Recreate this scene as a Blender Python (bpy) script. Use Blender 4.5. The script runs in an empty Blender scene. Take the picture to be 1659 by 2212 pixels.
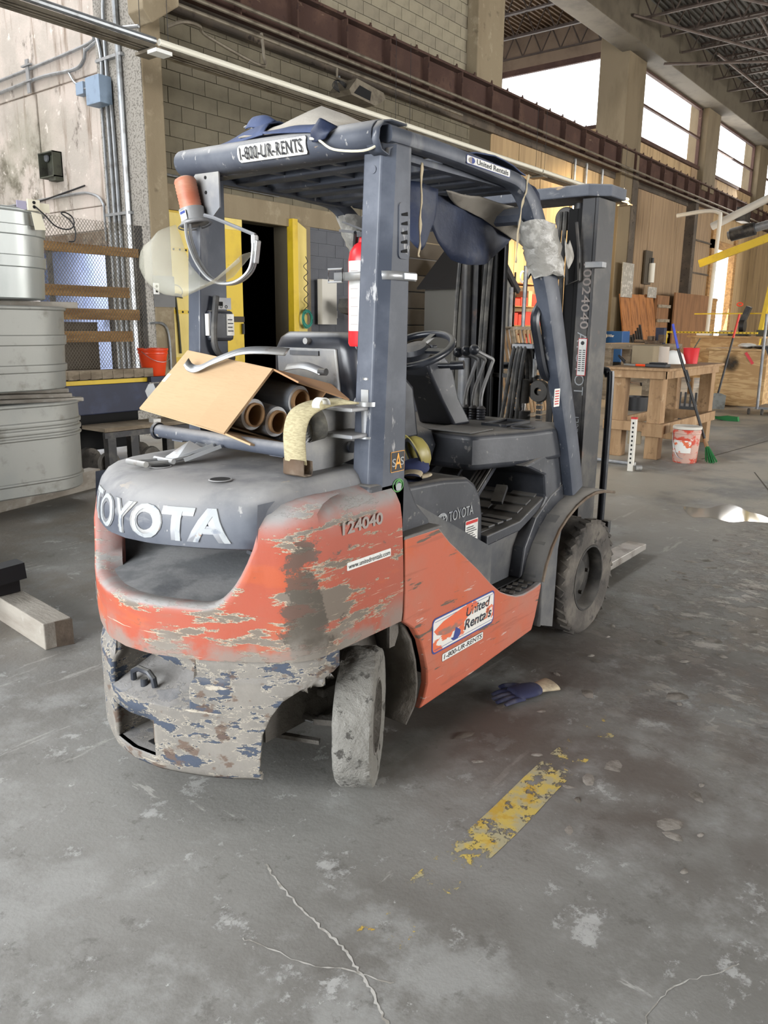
import bpy, math, random
from mathutils import Vector, Matrix, noise as mnoise
random.seed(7)
SC = bpy.context.scene
COL = SC.collection
def lin(c):
    return tuple(((x/255/12.92) if x/255 <= .04045 else ((x/255+.055)/1.055)**2.4) for x in c)
# ------------------------------------------------------------------ camera
cam_d = bpy.data.cameras.new('camera'); cam = bpy.data.objects.new('camera', cam_d); COL.objects.link(cam)
cam_d.sensor_fit = 'HORIZONTAL'; cam_d.sensor_width = 36.0; cam_d.lens = 1700.0/1659.0*36.0
cam_d.clip_start = .05; cam_d.clip_end = 300
CF = Vector((0.76635, 0.59938, -0.23119)); 
_yaw = math.radians(38.030); _p = math.radians(13.3676); _r = math.radians(.55)
_F = Vector((math.cos(_yaw)*math.cos(_p), math.sin(_yaw)*math.cos(_p), -math.sin(_p)))
_R0 = Vector((math.sin(_yaw), -math.cos(_yaw), 0)); _U0 = _R0.cross(_F)
_R = _R0*math.cos(_r)+_U0*math.sin(_r); _U = -_R0*math.sin(_r)+_U0*math.cos(_r)
m = Matrix((( _R.x, _U.x, -_F.x, 0), (_R.y, _U.y, -_F.y, 0), (_R.z, _U.z, -_F.z, 1.5), (0, 0, 0, 1)))
cam.matrix_world = m
SC.camera = cam
# ------------------------------------------------------------------ world, lights, exposure
SC.view_settings.view_transform = 'Standard'; SC.view_settings.look = 'None'
SC.view_settings.gamma = 1; SC.view_settings.use_curve_mapping = False
SC.view_settings.exposure = 0.62
SC.cycles.max_bounces = 7; SC.cycles.diffuse_bounces = 4; SC.cycles.glossy_bounces = 3
SC.cycles.transparent_max_bounces = 10; SC.cycles.transmission_bounces = 4
SC.cycles.sample_clamp_indirect = 8; SC.cycles.caustics_reflective = False; SC.cycles.caustics_refractive = False
W = bpy.data.worlds.new('world'); SC.world = W; W.use_nodes = True
_n = W.node_tree.nodes; _b = _n['Background']; _b.inputs[0].default_value = (.93, .96, 1, 1); _b.inputs[1].default_value = 4.2
def area(name, loc, to, sx, sy, power, col=(1, .97, .93)):
    l = bpy.data.lights.new(name, 'AREA'); l.shape = 'RECTANGLE'; l.size = sx; l.size_y = sy; l.energy = power; l.color = col
    o = bpy.data.objects.new(name, l); COL.objects.link(o); o.location = loc
    d = Vector(to)-Vector(loc); o.rotation_euler = d.to_track_quat('-Z', 'Y').to_euler(); return o
# fill lamps at invented hall openings, then daylight at the clerestory windows and doorway
area('fill_rear', (-7.6, 3.0, 3.0), (2, 2.6, .8), 7.5, 5.4, 1050, (.95, .98, 1))  # soft light from behind the camera; the opening there is made up
area('fill_side', (7.0, -13.6, 2.6), (9, 0, .6), 8, 4.8, 1000, (1, .96, .90))  # added fill from an unseen side opening, lifts the truck's right side
area('fill_far_side', (25, -13.6, 2.8), (29, 9, 2.0), 10, 5.0, 1500, (1, .95, .86))  # added lamp that brightens the tan back wall
area('daylight_window_a', (17.8, 11.5, 7.0), (13, 3, 2.5), 5.0, 1.6, 220, (1, .97, .93))
area('daylight_window_b', (31, 9.6, 6.9), (24, -4, 1), 14, 1.5, 700, (1, .95, .88))
area('daylight_far_door', (31.8, 9.6, 2.2), (26, 0, .5), 2.6, 4.0, 450, (1, .93, .82))

# ------------------------------------------------------------------ materials
class NT:
    def __init__(s, name):
        s.m = bpy.data.materials.new(name); s.m.use_nodes = True; s.t = s.m.node_tree
        s.b = s.t.nodes['Principled BSDF']; s.out = s.t.nodes['Material Output']
        s.co = s.n('ShaderNodeTexCoord').outputs['Object']
    def n(s, k, **kw):
        x = s.t.nodes.new(k)
        for a, v in kw.items(): setattr(x, a, v)
        return x
    def l(s, a, b): s.t.links.new(a, b)
    def mapd(s, st=(1, 1, 1), off=(0, 0, 0), rot=(0, 0, 0)):
        mp = s.n('ShaderNodeMapping'); s.l(s.co, mp.inputs[0])
        mp.inputs['Scale'].default_value = st; mp.inputs['Location'].default_value = off; mp.inputs['Rotation'].default_value = rot
        return mp.outputs[0]
    def noise(s, scale, det=6, st=(1, 1, 1), off=(0, 0, 0), rough=.6, dist=0.):
        x = s.n('ShaderNodeTexNoise'); s.l(s.mapd(st, off), x.inputs['Vector'])
        x.inputs['Scale'].default_value = scale; x.inputs['Detail'].default_value = det; x.inputs['Roughness'].default_value = rough
        x.inputs['Distortion'].default_value = dist
        return x.outputs['Fac']
    def voro(s, scale, st=(1, 1, 1), feat='F1', off=(0, 0, 0)):
        x = s.n('ShaderNodeTexVoronoi', feature=feat); s.l(s.mapd(st, off), x.inputs['Vector']); x.inputs['Scale'].default_value = scale
        return x.outputs['Distance']
    def rng(s, v, lo, hi, a=0., b=1.):
        x = s.n('ShaderNodeMapRange', interpolation_type='SMOOTHSTEP'); s.l(v, x.inputs[0])
        for i, q in enumerate((lo, hi, a, b)): x.inputs[i+1].default_value = q
        return x.outputs[0]
    def ma(s, op, a, b=None, c=None):
        x = s.n('ShaderNodeMath', operation=op)
        for i, q in enumerate((a, b, c)):
            if q is None: continue
            if isinstance(q, (int, float)): x.inputs[i].default_value = q
            else: s.l(q, x.inputs[i])
        return x.outputs[0]
    def mix(s, f, a, b):
        x = s.n('ShaderNodeMix', data_type='RGBA')
        for i, q in ((0, f), (6, a), (7, b)):
            if isinstance(q, (int, float)): x.inputs[i].default_value = q
            elif isinstance(q, tuple): x.inputs[i].default_value = q if len(q) == 4 else q+(1,)
            else: s.l(q, x.inputs[i])
        return x.outputs[2]
    def near(s, c, r, k):
        d = s.n('ShaderNodeVectorMath', operation='DISTANCE'); s.l(s.co, d.inputs[0]); d.inputs[1].default_value = c
        return s.rng(d.outputs['Value'], r, r*.35, 0, k)
    def box(s, lo, hi, k, soft=.05):
        sep = s.n('ShaderNodeSeparateXYZ'); s.l(s.co, sep.inputs[0]); f = None
        for i in range(3):
            if lo[i] is not None:
                g = s.rng(sep.outputs[i], lo[i]-soft, lo[i]+soft); f = g if f is None else s.ma('MULTIPLY', f, g)
            if hi[i] is not None:
                g = s.rng(sep.outputs[i], hi[i]+soft, hi[i]-soft); f = g if f is None else s.ma('MULTIPLY', f, g)
        return s.ma('MULTIPLY', f, k)
MATS = {}
def M(name, base, rough=.6, metal=0., layers=(), bump=None, alpha=None, spec=.5, trans=0., emit=None):
    t = NT(name); col = lin(base)+(1,); rv = rough; hgt = None
    for L in layers:
        k = L.get('k', 'noise'); 
        if k == 'dust':
            g = t.n('ShaderNodeNewGeometry'); sp = t.n('ShaderNodeSeparateXYZ'); t.l(g.outputs['Normal'], sp.inputs[0])
            f = t.rng(sp.outputs[2], L.get('lo', .1), L.get('hi', .9)); nz = t.noise(L.get('scale', 4), 5)
            f = t.ma('MULTIPLY', f, t.rng(nz, .25, .6, .35, 1))
        else:
            if k == 'voro': v = t.voro(L['scale'], L.get('st', (1, 1, 1)), L.get('feat', 'F1'))
            else: v = t.noise(L['scale'], L.get('det', 6), L.get('st', (1, 1, 1)), L.get('off', (0, 0, 0)), L.get('nr', .6), L.get('dist', 0))
            for q in L.get('near', ()): v = t.ma('ADD', v, t.near(q[0:3], q[3], q[4]))
            for q in L.get('box', ()): v = t.ma('ADD', v, t.box(*q))
            f = t.rng(v, L['lo'], L['hi'])
        if 'mask' in L: f = t.ma('MULTIPLY', f, t.box(*L['mask']))
        a = L.get('amt', 1)
        if a != 1: f = t.ma('MULTIPLY', f, a)
        col = t.mix(f, col, lin(L['col']))
        if 'rough' in L:
            r2 = t.n('ShaderNodeMix'); t.l(f, r2.inputs[0])
            if isinstance(rv, float): r2.inputs[2].default_value = rv
            else: t.l(rv, r2.inputs[2])
            r2.inputs[3].default_value = L['rough']; rv = r2.outputs[0]
        if 'h' in L:
            g = t.ma('MULTIPLY', f, L['h']); hgt = g if hgt is None else t.ma('ADD', hgt, g)
    P = t.b.inputs
    if isinstance(col, tuple): P['Base Color'].default_value = col
    else: t.l(col, P['Base Color'])
    if isinstance(rv, float): P['Roughness'].default_value = rv
    else: t.l(rv, P['Roughness'])
    P['Metallic'].default_value = metal; P['Specular IOR Level'].default_value = spec
    if trans: P['Transmission Weight'].default_value = trans
    if alpha is not None: P['Alpha'].default_value = alpha
    if emit: P['Emission Color'].default_value = lin(emit[0])+(1,); P['Emission Strength'].default_value = emit[1]
    if bump or hgt is not None:
        h = hgt
        for (sc_, stg, st) in (bump or ()):
            q = t.ma('MULTIPLY', t.noise(sc_, 6, st), stg); h = q if h is None else t.ma('ADD', h, q)
        bn = t.n('ShaderNodeBump'); bn.inputs['Strength'].default_value = 1.; bn.inputs['Distance'].default_value = 1.
        t.l(h, bn.inputs['Height']); t.l(bn.outputs[0], P['Normal'])
    MATS[name] = t.m; return t.m
def metal_scratch(c, sc=9, lo=.52, hi=.6, **k): return dict(col=c, scale=sc, lo=lo, hi=hi, **k)

# ------------------------------------------------------------------ mesh building
def V3(*a): return Vector(a)
class B:
    def __init__(s): s.v = []; s.f = []
    def add(s, vs, fs):
        o = len(s.v); s.v += [Vector(q) for q in vs]; s.f += [tuple(i+o for i in f) for f in fs]; return s
    def box(s, c, d, rot=None):
        c = Vector(c); x, y, z = d[0]/2, d[1]/2, d[2]/2
        vs = [Vector((a*x, b*y, e*z)) for a in (-1, 1) for b in (-1, 1) for e in (-1, 1)]
        if rot is not None:
            R = rot if isinstance(rot, Matrix) else Matrix.Rotation(rot, 3, 'Z')
            vs = [R @ q for q in vs]
        return s.add([c+q for q in vs], [(0, 1, 3, 2), (4, 6, 7, 5), (0, 4, 5, 1), (2, 3, 7, 6), (0, 2, 6, 4), (1, 5, 7, 3)])
    def bb(s, a, b):
        return s.box([(p+q)/2 for p, q in zip(a, b)], [abs(q-p) for p, q in zip(a, b)])
    def bar(s, a, b, w, h, up=(0, 0, 1)):
        a = Vector(a); b = Vector(b); d = (b-a).normalized(); u = Vector(up)
        if abs(d.dot(u)) > .98: u = Vector((1, 0, 0))
        r = d.cross(u).normalized(); u = r.cross(d)
        R = Matrix((d, r, u)).transposed()
        return s.box((a+b)/2, ((b-a).length, w, h), R)
    def rings(s, rs, closed=True, cap=(True, True)):
        n = len(rs[0]); o = len(s.v)
        for r in rs: s.v += [Vector(q) for q in r]
        for i in range(len(rs)-1):
            for j in range(n if closed else n-1):
                k = (j+1) % n; s.f.append((o+i*n+j, o+i*n+k, o+(i+1)*n+k, o+(i+1)*n+j))
        if closed and cap[0]: s.f.append(tuple(o+j for j in reversed(range(n))))
        if closed and cap[1]: s.f.append(tuple(o+(len(rs)-1)*n+j for j in range(n)))
        return s
    def tube(s, pts, r, n=8, cap=(True, True), closed=False):
        pts = [Vector(p) for p in pts]; rs = []; up = None; N = len(pts)
        for i, p in enumerate(pts):
            if closed: d = pts[(i+1) % N]-pts[i-1]
            else: d = pts[min(i+1, N-1)]-pts[max(i-1, 0)]
            d.normalize()
            if up is None:
                up = Vector((0, 0, 1)) if abs(d.z) < .9 else Vector((1, 0, 0))
            a = d.cross(up).normalized(); up = a.cross(d).normalized()
            q = r[i] if isinstance(r, (list, tuple)) else r
            rs.append([p+(a*math.cos(t)+up*math.sin(t))*q for t in (2*math.pi*k/n for k in range(n))])
        if closed: rs.append(rs[0]); cap = (False, False)
        return s.rings(rs, True, cap)
    def cyl(s, a, b, r0, r1=None, n=16, cap=(True, True)):
        return s.tube([a, b], [r0, r0 if r1 is None else r1], n, cap)
    def lathe(s, prof, c=(0, 0, 0), ax=(0, 0, 1), n=32, arc=None, wob=None):
        ax = Vector(ax).normalized(); t = Vector((1, 0, 0)) if abs(ax.x) < .9 else Vector((0, 1, 0))
        u = (t-ax*t.dot(ax)).normalized(); w = ax.cross(u); c = Vector(c); rs = []
        for (r, h) in prof:
            ring = []
            for k in range(n):
                a = 2*math.pi*k/n; q = c+ax*h+(u*math.cos(a)+w*math.sin(a))*r
                if wob: q = wob(q, a, r, h)
                ring.append(q)
            rs.append(ring)
        return s.rings(rs, True, (prof[0][0] < 1e-4 or False, False))
    def prism(s, poly, f, d):
        """poly 2D list, f maps (a,b)->Vector, d extrusion vector"""
        p = [Vector(f(*q)) for q in poly]; d = Vector(d); n = len(p)
        o = len(s.v); s.v += p+[q+d for q in p]
        s.f.append(tuple(o+i for i in range(n))); s.f.append(tuple(o+n+i for i in reversed(range(n))))
        for i in range(n):
            k = (i+1) % n; s.f.append((o+i, o+n+i, o+n+k, o+k))
        return s
    def grid(s, rows, skip=None):
        o = len(s.v); n = len(rows[0])
        for r in rows: s.v += [Vector(q) for q in r]
        for i in range(len(rows)-1):
            for j in range(n-1):
                if skip and skip(i, j): continue
                s.f.append((o+i*n+j, o+i*n+j+1, o+(i+1)*n+j+1, o+(i+1)*n+j))
        return s
    def sphere(s, c, r, n=12, sc=(1, 1, 1)):
        c = Vector(c); rs = []
        for i in range(n//2+1):
            th = math.pi*i/(n//2); rr = max(math.sin(th), 1e-3)
            rs.append([c+Vector((rr*math.cos(2*math.pi*k/n)*r*sc[0], rr*math.sin(2*math.pi*k/n)*r*sc[1], math.cos(th)*r*sc[2])) for k in range(n)])
        return s.rings(rs)
    def xf(s, Mx): s.v = [Mx @ q for q in s.v]; return s
    def build(s, name, mat, parent=None, smooth=35, bevel=0, solid=0, org=None, seg=2, subsurf=0):
        org = Vector(org) if org is not None else (Vector(parent['org']) if parent is not None else Vector((0, 0, 0)))
        me = bpy.data.meshes.new(name); me.from_pydata([tuple(q-org) for q in s.v], [], s.f); me.validate()
        me.materials.append(MATS[mat] if isinstance(mat, str) else mat)
        o = bpy.data.objects.new(name, me); COL.objects.link(o)
        if parent is None: o.location = org
        o.parent = parent; o['org'] = tuple(org)
        if smooth:
            me.shade_smooth(); me.set_sharp_from_angle(angle=math.radians(smooth))
        if solid:
            q = o.modifiers.new('s', 'SOLIDIFY'); q.thickness = solid; q.offset = 0
        if subsurf:
            q = o.modifiers.new('u', 'SUBSURF'); q.levels = q.render_levels = subsurf
        if bevel:
            q = o.modifiers.new('b', 'BEVEL'); q.width = bevel; q.segments = seg; q.limit_method = 'ANGLE'; q.angle_limit = math.radians(40)
        return o
def fixn(o):
    import bmesh
    bm = bmesh.new(); bm.from_mesh(o.data); bmesh.ops.recalc_face_normals(bm, faces=bm.faces); bm.to_mesh(o.data); bm.free(); return o
def thing(name, label, cat, org, group=None, kind=None):
    o = bpy.data.objects.new(name, None); COL.objects.link(o); o.location = org; o['org'] = tuple(org)
    return tag(o, label, cat, group)
def tag(o, label, cat, group=None):
    o['label'] = label; o['category'] = cat
    if group: o['group'] = group
    return o
def struct(o): o['kind'] = 'structure'; return o
def stuff(o): o['kind'] = 'stuff'; return o
def clone(root, loc=None, label=None, group=None, rz=None):
    r = root.copy(); COL.objects.link(r)
    if loc is not None: r.location = loc
    if rz is not None: r.rotation_euler = (0, 0, rz)
    if label: r['label'] = label
    if group: r['group'] = group
    for c in root.children:
        d = c.copy(); COL.objects.link(d); d.parent = r
        for g in c.children:
            e = g.copy(); COL.objects.link(e); e.parent = d
    return r
_tc = {}
def text_mesh(s, bold=0., shear=0., res=3):
    k = (s, bold, shear)
    if k not in _tc:
        cu = bpy.data.curves.new('t', 'FONT'); cu.body = s; cu.offset = bold; cu.shear = shear; cu.resolution_u = res
        ob = bpy.data.objects.new('t', cu); COL.objects.link(ob)
        me = bpy.data.meshes.new_from_object(ob.evaluated_get(bpy.context.evaluated_depsgraph_get()))
        vs = [tuple(q.co) for q in me.vertices]; fs = [tuple(p.vertices) for p in me.polygons]
        bpy.data.objects.remove(ob); bpy.data.curves.remove(cu); bpy.data.meshes.remove(me)
        xs = [q[0] for q in vs]; ys = [q[1] for q in vs]
        x0, x1, y0, y1 = min(xs), max(xs), min(ys), max(ys)
        _tc[k] = ([((q[0]-x0)/(x1-x0), (q[1]-y0)/(y1-y0)) for q in vs], fs)
    return _tc[k]
def text(b, s, o, ex, ey, bold=.01, shear=0.):
    """text filling the rectangle o..o+ex (width) x ey (height)"""
    vs, fs = text_mesh(s, bold, shear); o = Vector(o); ex = Vector(ex); ey = Vector(ey)
    return b.add([o+ex*q[0]+ey*q[1] for q in vs], fs)
def rrect(w, h, r, n=5):
    p = []
    for cx, cy, a0 in ((w-r, h-r, 0), (r, h-r, 90), (r, r, 180), (w-r, r, 270)):
        for k in range(n+1):
            a = math.radians(a0+90*k/n); p.append((cx+r*math.cos(a), cy+r*math.sin(a)))
    return p
def lerp(a, b, t): return a+(b-a)*t
def interp(tab, x):
    if x <= tab[0][0]: return tab[0][1]
    for (a, b), (c, d) in zip(tab, tab[1:]):
        if x <= c: return b+(d-b)*(x-a)/(c-a)
    return tab[-1][1]
def bez(p, n=12):
    """catmull-rom through points"""
    p = [Vector(q) for q in p]; out = []
    for i in range(len(p)-1):
        a = p[max(i-1, 0)]; b = p[i]; c = p[i+1]; d = p[min(i+2, len(p)-1)]
        for k in range(n):
            t = k/n; out.append(.5*((2*b)+(c-a)*t+(2*a-5*b+4*c-d)*t*t+(3*b-a-3*c+d)*t**3))
    out.append(p[-1]); return out
# ------------------------------------------------------------------ material library
DUST = (150, 148, 146)
def cs(*a): return a
FK = (2.7, 2.025, 0)      # forklift root
def L_(p): return tuple(p[i]-FK[i] for i in range(3))
CREAM = (205, 190, 160)
M('orange_paint', (160, 74, 52), .62, 0, [
    dict(col=(176, 84, 44), scale=4, st=(.6, .6, 2), lo=.52, hi=.6, amt=.55),
    dict(col=(148, 92, 76), scale=2.2, lo=.42, hi=.7, amt=.6, rough=.85),
    dict(col=(150, 84, 66), scale=18, det=6, st=(.25, .25, 3), lo=.58, hi=.66, amt=.6),
    dict(col=(196, 184, 160), scale=11, det=10, st=(.42, .42, 1.9), lo=.582, hi=.594, nr=.72, near=[(*L_((1.60, 1.47, .74)), .20, .085), (*L_((1.66, 1.47, .58)), .22, .085), (*L_((1.80, 1.47, .62)), .20, .055), (*L_((1.42, 1.70, .57)), .34, .05), (*L_((1.30, 2.05, .60)), .3, .03), (*L_((1.78, 1.47, .92)), .16, .05)], h=-.0005),
    dict(col=(112, 102, 92), scale=11, det=10, st=(.42, .42, 1.9), lo=.596, hi=.614, nr=.72, near=[(*L_((1.60, 1.47, .74)), .20, .085), (*L_((1.66, 1.47, .58)), .22, .085), (*L_((1.80, 1.47, .62)), .20, .055), (*L_((1.42, 1.70, .57)), .34, .05), (*L_((1.30, 2.05, .60)), .3, .03), (*L_((1.78, 1.47, .92)), .16, .05)], rough=.85),
    dict(col=(74, 68, 60), scale=16, det=11, nr=.74, st=(.7, .7, 1), lo=.60, hi=.65, near=[(*L_((1.55, 1.50, .88)), .10, .10), (*L_((1.555, 1.50, .80)), .10, .13), (*L_((1.555, 1.50, .72)), .10, .15), (*L_((1.555, 1.50, .64)), .11, .15), (*L_((1.56, 1.49, .55)), .13, .15), (*L_((1.66, 1.48, .60)), .14, .07)], amt=.88),
    dict(col=(198, 186, 164), scale=26, det=6, st=(.12, .12, 3.2), lo=.665, hi=.69, amt=.75),
    dict(col=(128, 122, 114), scale=9, det=8, lo=.46, hi=.7, box=[((None, None, None), (None, None, .565), .14, .04)], amt=.8, mask=((None, None, None), (None, None, .60), 1, .05)),
    dict(k='dust', col=DUST, lo=.1, hi=.7, scale=6)], bump=[(60, .0006, (1, 1, 1))])
M('orange_panel_paint', (180, 92, 66), .6, 0, [
    dict(col=(184, 84, 40), scale=4, lo=.5, hi=.62, amt=.5),
    dict(col=(164, 114, 98), scale=2.4, lo=.46, hi=.7, amt=.65, rough=.85),
    dict(col=(96, 80, 68), scale=11, det=9, st=(.35, 1, 2.6), lo=.63, hi=.66, near=[(*L_((2.16, 1.49, .78)), .13, .08), (*L_((2.15, 1.49, .45)), .10, .06)], h=-.0004),
    dict(col=(156, 84, 62), scale=16, det=7, st=(.2, 1, 2.4), lo=.58, hi=.66, amt=.6),
    dict(col=(196, 190, 182), scale=24, det=6, st=(.25, 1, 2.2), lo=.655, hi=.69, amt=.6),
    dict(k='dust', col=DUST, lo=.2, hi=.8, scale=6)], bump=[(60, .0005, (1, 1, 1))])
M('slate_paint', (66, 71, 82), .6, 0, [
    dict(col=(98, 102, 110), scale=3.5, lo=.38, hi=.7, amt=.8),
    dict(col=(150, 150, 150), scale=9, det=8, st=(.3, .3, 1), lo=.6, hi=.7, amt=.5),
    dict(col=(176, 174, 170), scale=30, det=7, st=(1, 1, .5), lo=.63, hi=.68, amt=.8),
    dict(col=(184, 156, 118), scale=9, det=9, st=(.5, .5, 1.8), lo=.64, hi=.665, amt=.85),
    dict(k='dust', col=(150, 149, 148), lo=.1, hi=.8, scale=5)], bump=[(90, .0004, (1, 1, 1))])
M('skirt_paint', (112, 108, 102), .85, 0, [
    dict(col=(132, 127, 119), scale=5, lo=.4, hi=.7, amt=.8),
    dict(col=(176, 168, 152), scale=15, det=9, st=(.5, .5, 1.5), lo=.51, hi=.53, nr=.7, amt=.8),
    dict(col=(62, 70, 84), scale=15, det=9, st=(.5, .5, 1.5), lo=.535, hi=.55, nr=.7, h=.001),
    dict(col=(92, 74, 62), scale=17, det=8, st=(.7, .7, 1.2), lo=.565, hi=.63, amt=.85, off=(3, 1, 7)),
    dict(col=(164, 156, 142), scale=26, det=8, st=(.2, .2, 2.4), lo=.66, hi=.67, off=(8, 2, 1), h=-.0006),
    dict(k='dust', col=(146, 144, 142), lo=.55, hi=.95, scale=5)], bump=[(40, .0022, (1, 1, 1)), (120, .0006, (1, 1, 1))])
M('guard_paint', (54, 60, 72), .5, 0, [
    dict(col=(92, 97, 108), scale=4, lo=.38, hi=.7, amt=.8),
    dict(col=(146, 146, 146), scale=7, det=8, st=(1, 1, .25), lo=.58, hi=.72, amt=.45),
    dict(col=(160, 160, 160), scale=26, det=6, st=(1, 1, .35), lo=.63, hi=.69, amt=.8),
    dict(k='dust', col=(146, 143, 138), lo=.2, hi=.9, scale=5)], bump=[(80, .0003, (1, 1, 1))])
M('black_gloss', (26, 29, 36), .28, 0, [dict(col=(70, 74, 82), scale=4, lo=.45, hi=.8, amt=.6, rough=.5), dict(k='dust', col=(130, 128, 122), lo=.5, hi=1, scale=7)])
M('black_plastic', (40, 43, 50), .45, 0, [
    dict(col=(76, 78, 84), scale=4, lo=.42, hi=.72, amt=.7),
    dict(col=(140, 138, 134), scale=24, det=6, lo=.62, hi=.7, amt=.6),
    dict(k='dust', col=(128, 124, 118), lo=.45, hi=1, scale=5)], bump=[(50, .0005, (1, 1, 1))])
M('dusty_plastic', (74, 76, 80), .75, 0, [dict(col=(118, 116, 112), scale=4, lo=.35, hi=.7, amt=.8), dict(k='dust', col=(136, 132, 126), lo=.3, hi=.9, scale=6)], bump=[(50, .001, (1, 1, 1))])
M('dark_steel', (44, 44, 46), .5, .3, [dict(col=(92, 88, 82), scale=5, lo=.45, hi=.7, amt=.7), dict(col=(96, 70, 56), scale=9, lo=.62, hi=.72, amt=.5), dict(k='dust', col=(130, 126, 118), lo=.4, hi=1, scale=6)], bump=[(40, .0006, (1, 1, 1))])
M('void_black', (10, 10, 11), .9)
M('bright_steel', (166, 168, 170), .4, .6, [dict(col=(150, 148, 142), scale=6, lo=.4, hi=.65, amt=.8), dict(col=(120, 104, 88), scale=11, lo=.62, hi=.72, amt=.6)])
M('chrome', (215, 216, 218), .18, 1.)
M('steel_dusty', (128, 130, 134), .5, .4, [dict(col=(168, 166, 160), scale=5, lo=.4, hi=.7, amt=.8), dict(col=(96, 84, 72), scale=8, lo=.6, hi=.72, amt=.6), dict(k='dust', col=DUST, lo=.3, hi=.9, scale=5)])
M('rusty_steel', (92, 74, 58), .75, .2, [dict(col=(120, 108, 94), scale=6, lo=.4, hi=.65), dict(col=(54, 46, 42), scale=9, lo=.55, hi=.7)], bump=[(50, .0008, (1, 1, 1))])
M('mud_tire', (118, 116, 110), .95, 0, [dict(col=(136, 134, 128), scale=6, lo=.4, hi=.65, amt=.8), dict(col=(78, 75, 70), scale=17, det=9, nr=.7, lo=.56, hi=.64, h=-.005)], bump=[(26, .018, (1, 1, 1)), (70, .009, (1, 1, 1))])
M('tire_rubber', (74, 70, 66), .9, 0, [dict(col=(112, 106, 98), scale=6, lo=.4, hi=.65, amt=.85), dict(col=(46, 44, 42), scale=14, det=7, lo=.56, hi=.68)], bump=[(30, .006, (1, 1, 1)), (90, .003, (1, 1, 1))])
M('rim_dark', (44, 42, 40), .8, 0, [dict(col=(92, 88, 82), scale=7, lo=.45, hi=.7, amt=.8), dict(k='dust', col=(140, 136, 130), lo=.3, hi=.9)], bump=[(60, .001, (1, 1, 1))])
M('liner_mud', (112, 108, 102), .95, 0, [dict(col=(86, 82, 76), scale=5, lo=.4, hi=.7)], bump=[(18, .012, (1, 1, 1)), (50, .006, (1, 1, 1))])
M('white_vinyl', (222, 222, 218), .5, 0, [dict(col=(176, 172, 164), scale=12, lo=.5, hi=.7, amt=.7)])
M('worn_white_vinyl', (218, 216, 210), .6, 0, [dict(col=(212, 104, 64), scale=9, det=6, st=(1, 1, 1.6), lo=.54, hi=.56)])
M('letter_white', (158, 162, 164), .6, 0, [dict(col=(120, 126, 136), scale=14, det=7, lo=.56, hi=.64), dict(col=(150, 110, 80), scale=18, lo=.66, hi=.7)])
M('letter_black', (30, 30, 34), .6)
M('letter_worn', (34, 36, 48), .6, 0, [dict(col=(206, 110, 74), scale=26, det=4, lo=.56, hi=.6)])
M('letter_blue', (44, 62, 130), .6)
M('letter_grey', (150, 140, 134), .7)
M('letter_red', (190, 40, 36), .6)
M('letter_gold', (226, 160, 60), .5)
M('letter_green', (70, 140, 66), .5)
M('cardboard', (190, 160, 124), .85, 0, [dict(col=(176, 146, 110), scale=3, st=(1, .15, 1), lo=.4, hi=.7, amt=.7), dict(col=(176, 146, 110), scale=30, st=(8, .3, 8), lo=.5, hi=.62, amt=.35)])
M('cardboard_inner', (158, 122, 88), .9)
M('film_grey', (150, 154, 160), .25, 0, [dict(col=(160, 164, 170), scale=20, st=(6, .2, 6), lo=.4, hi=.7)], spec=.6)
M('film_end', (216, 220, 224), .4)
M('core_brown', (150, 116, 80), .85)
M('webbing', (178, 168, 134), .9, 0, [dict(col=(152, 142, 110), scale=70, st=(1, 1, 4), lo=.45, hi=.6, amt=.7, h=.0006), dict(col=(120, 112, 92), scale=5, lo=.55, hi=.75, amt=.5)])
M('webbing_dark', (62, 62, 60), .9, 0, [dict(col=(120, 116, 104), scale=7, lo=.45, hi=.7)])
M('amber_lens', (168, 96, 70), .55, 0, [dict(col=(190, 134, 108), scale=5, st=(1, 1, 3), lo=.4, hi=.6, amt=.7), dict(k='dust', col=(200, 170, 150), lo=.4, hi=.9)])
M('lens_clear', (128, 128, 128), .4, 0, [dict(col=(170, 170, 168), scale=8, lo=.45, hi=.65)])
M('visor_clear', (186, 184, 168), .4, 0, alpha=.30)
M('red_paint', (190, 38, 44), .3)
M('tarp_blue', (58, 70, 102), .7, 0, [dict(col=(92, 104, 136), scale=4, lo=.4, hi=.7, amt=.8), dict(col=(124, 118, 108), scale=9, lo=.58, hi=.75, amt=.5)], bump=[(9, .006, (1, 1, 1))])
M('tarp_navy', (24, 34, 58), .6, 0, [dict(col=(42, 56, 86), scale=4, lo=.42, hi=.7, amt=.8), dict(col=(80, 80, 82), scale=5, lo=.5, hi=.72, amt=.7)], bump=[(8, .008, (1, 1, 1))])
M('tarp_grey', (146, 140, 130), .85, 0, [dict(col=(112, 106, 98), scale=5, lo=.45, hi=.7), dict(k='dust', col=(176, 170, 160), lo=.2, hi=.9)], bump=[(12, .006, (1, 1, 1)), (120, .0006, (1, 1, 1))])
M('plastic_film', (150, 148, 142), .3, 0, [dict(col=(190, 188, 182), scale=9, lo=.5, hi=.6)], bump=[(16, .01, (1, 1, 1))])
M('hat_yellow', (160, 148, 84), .4, 0, [dict(col=(140, 128, 76), scale=7, lo=.5, hi=.7)])
M('glove_navy', (40, 44, 74), .9, 0, [dict(col=(84, 84, 96), scale=12, lo=.45, hi=.7)], bump=[(60, .002, (1, 1, 1))])
M('glove_cream', (190, 176, 148), .9, 0, [dict(col=(140, 130, 112), scale=12, lo=.5, hi=.7)], bump=[(60, .002, (1, 1, 1))])
M('hose_black', (58, 58, 58), .7, 0, [dict(col=(120, 116, 108), scale=9, lo=.42, hi=.7, amt=.7)])
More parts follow.
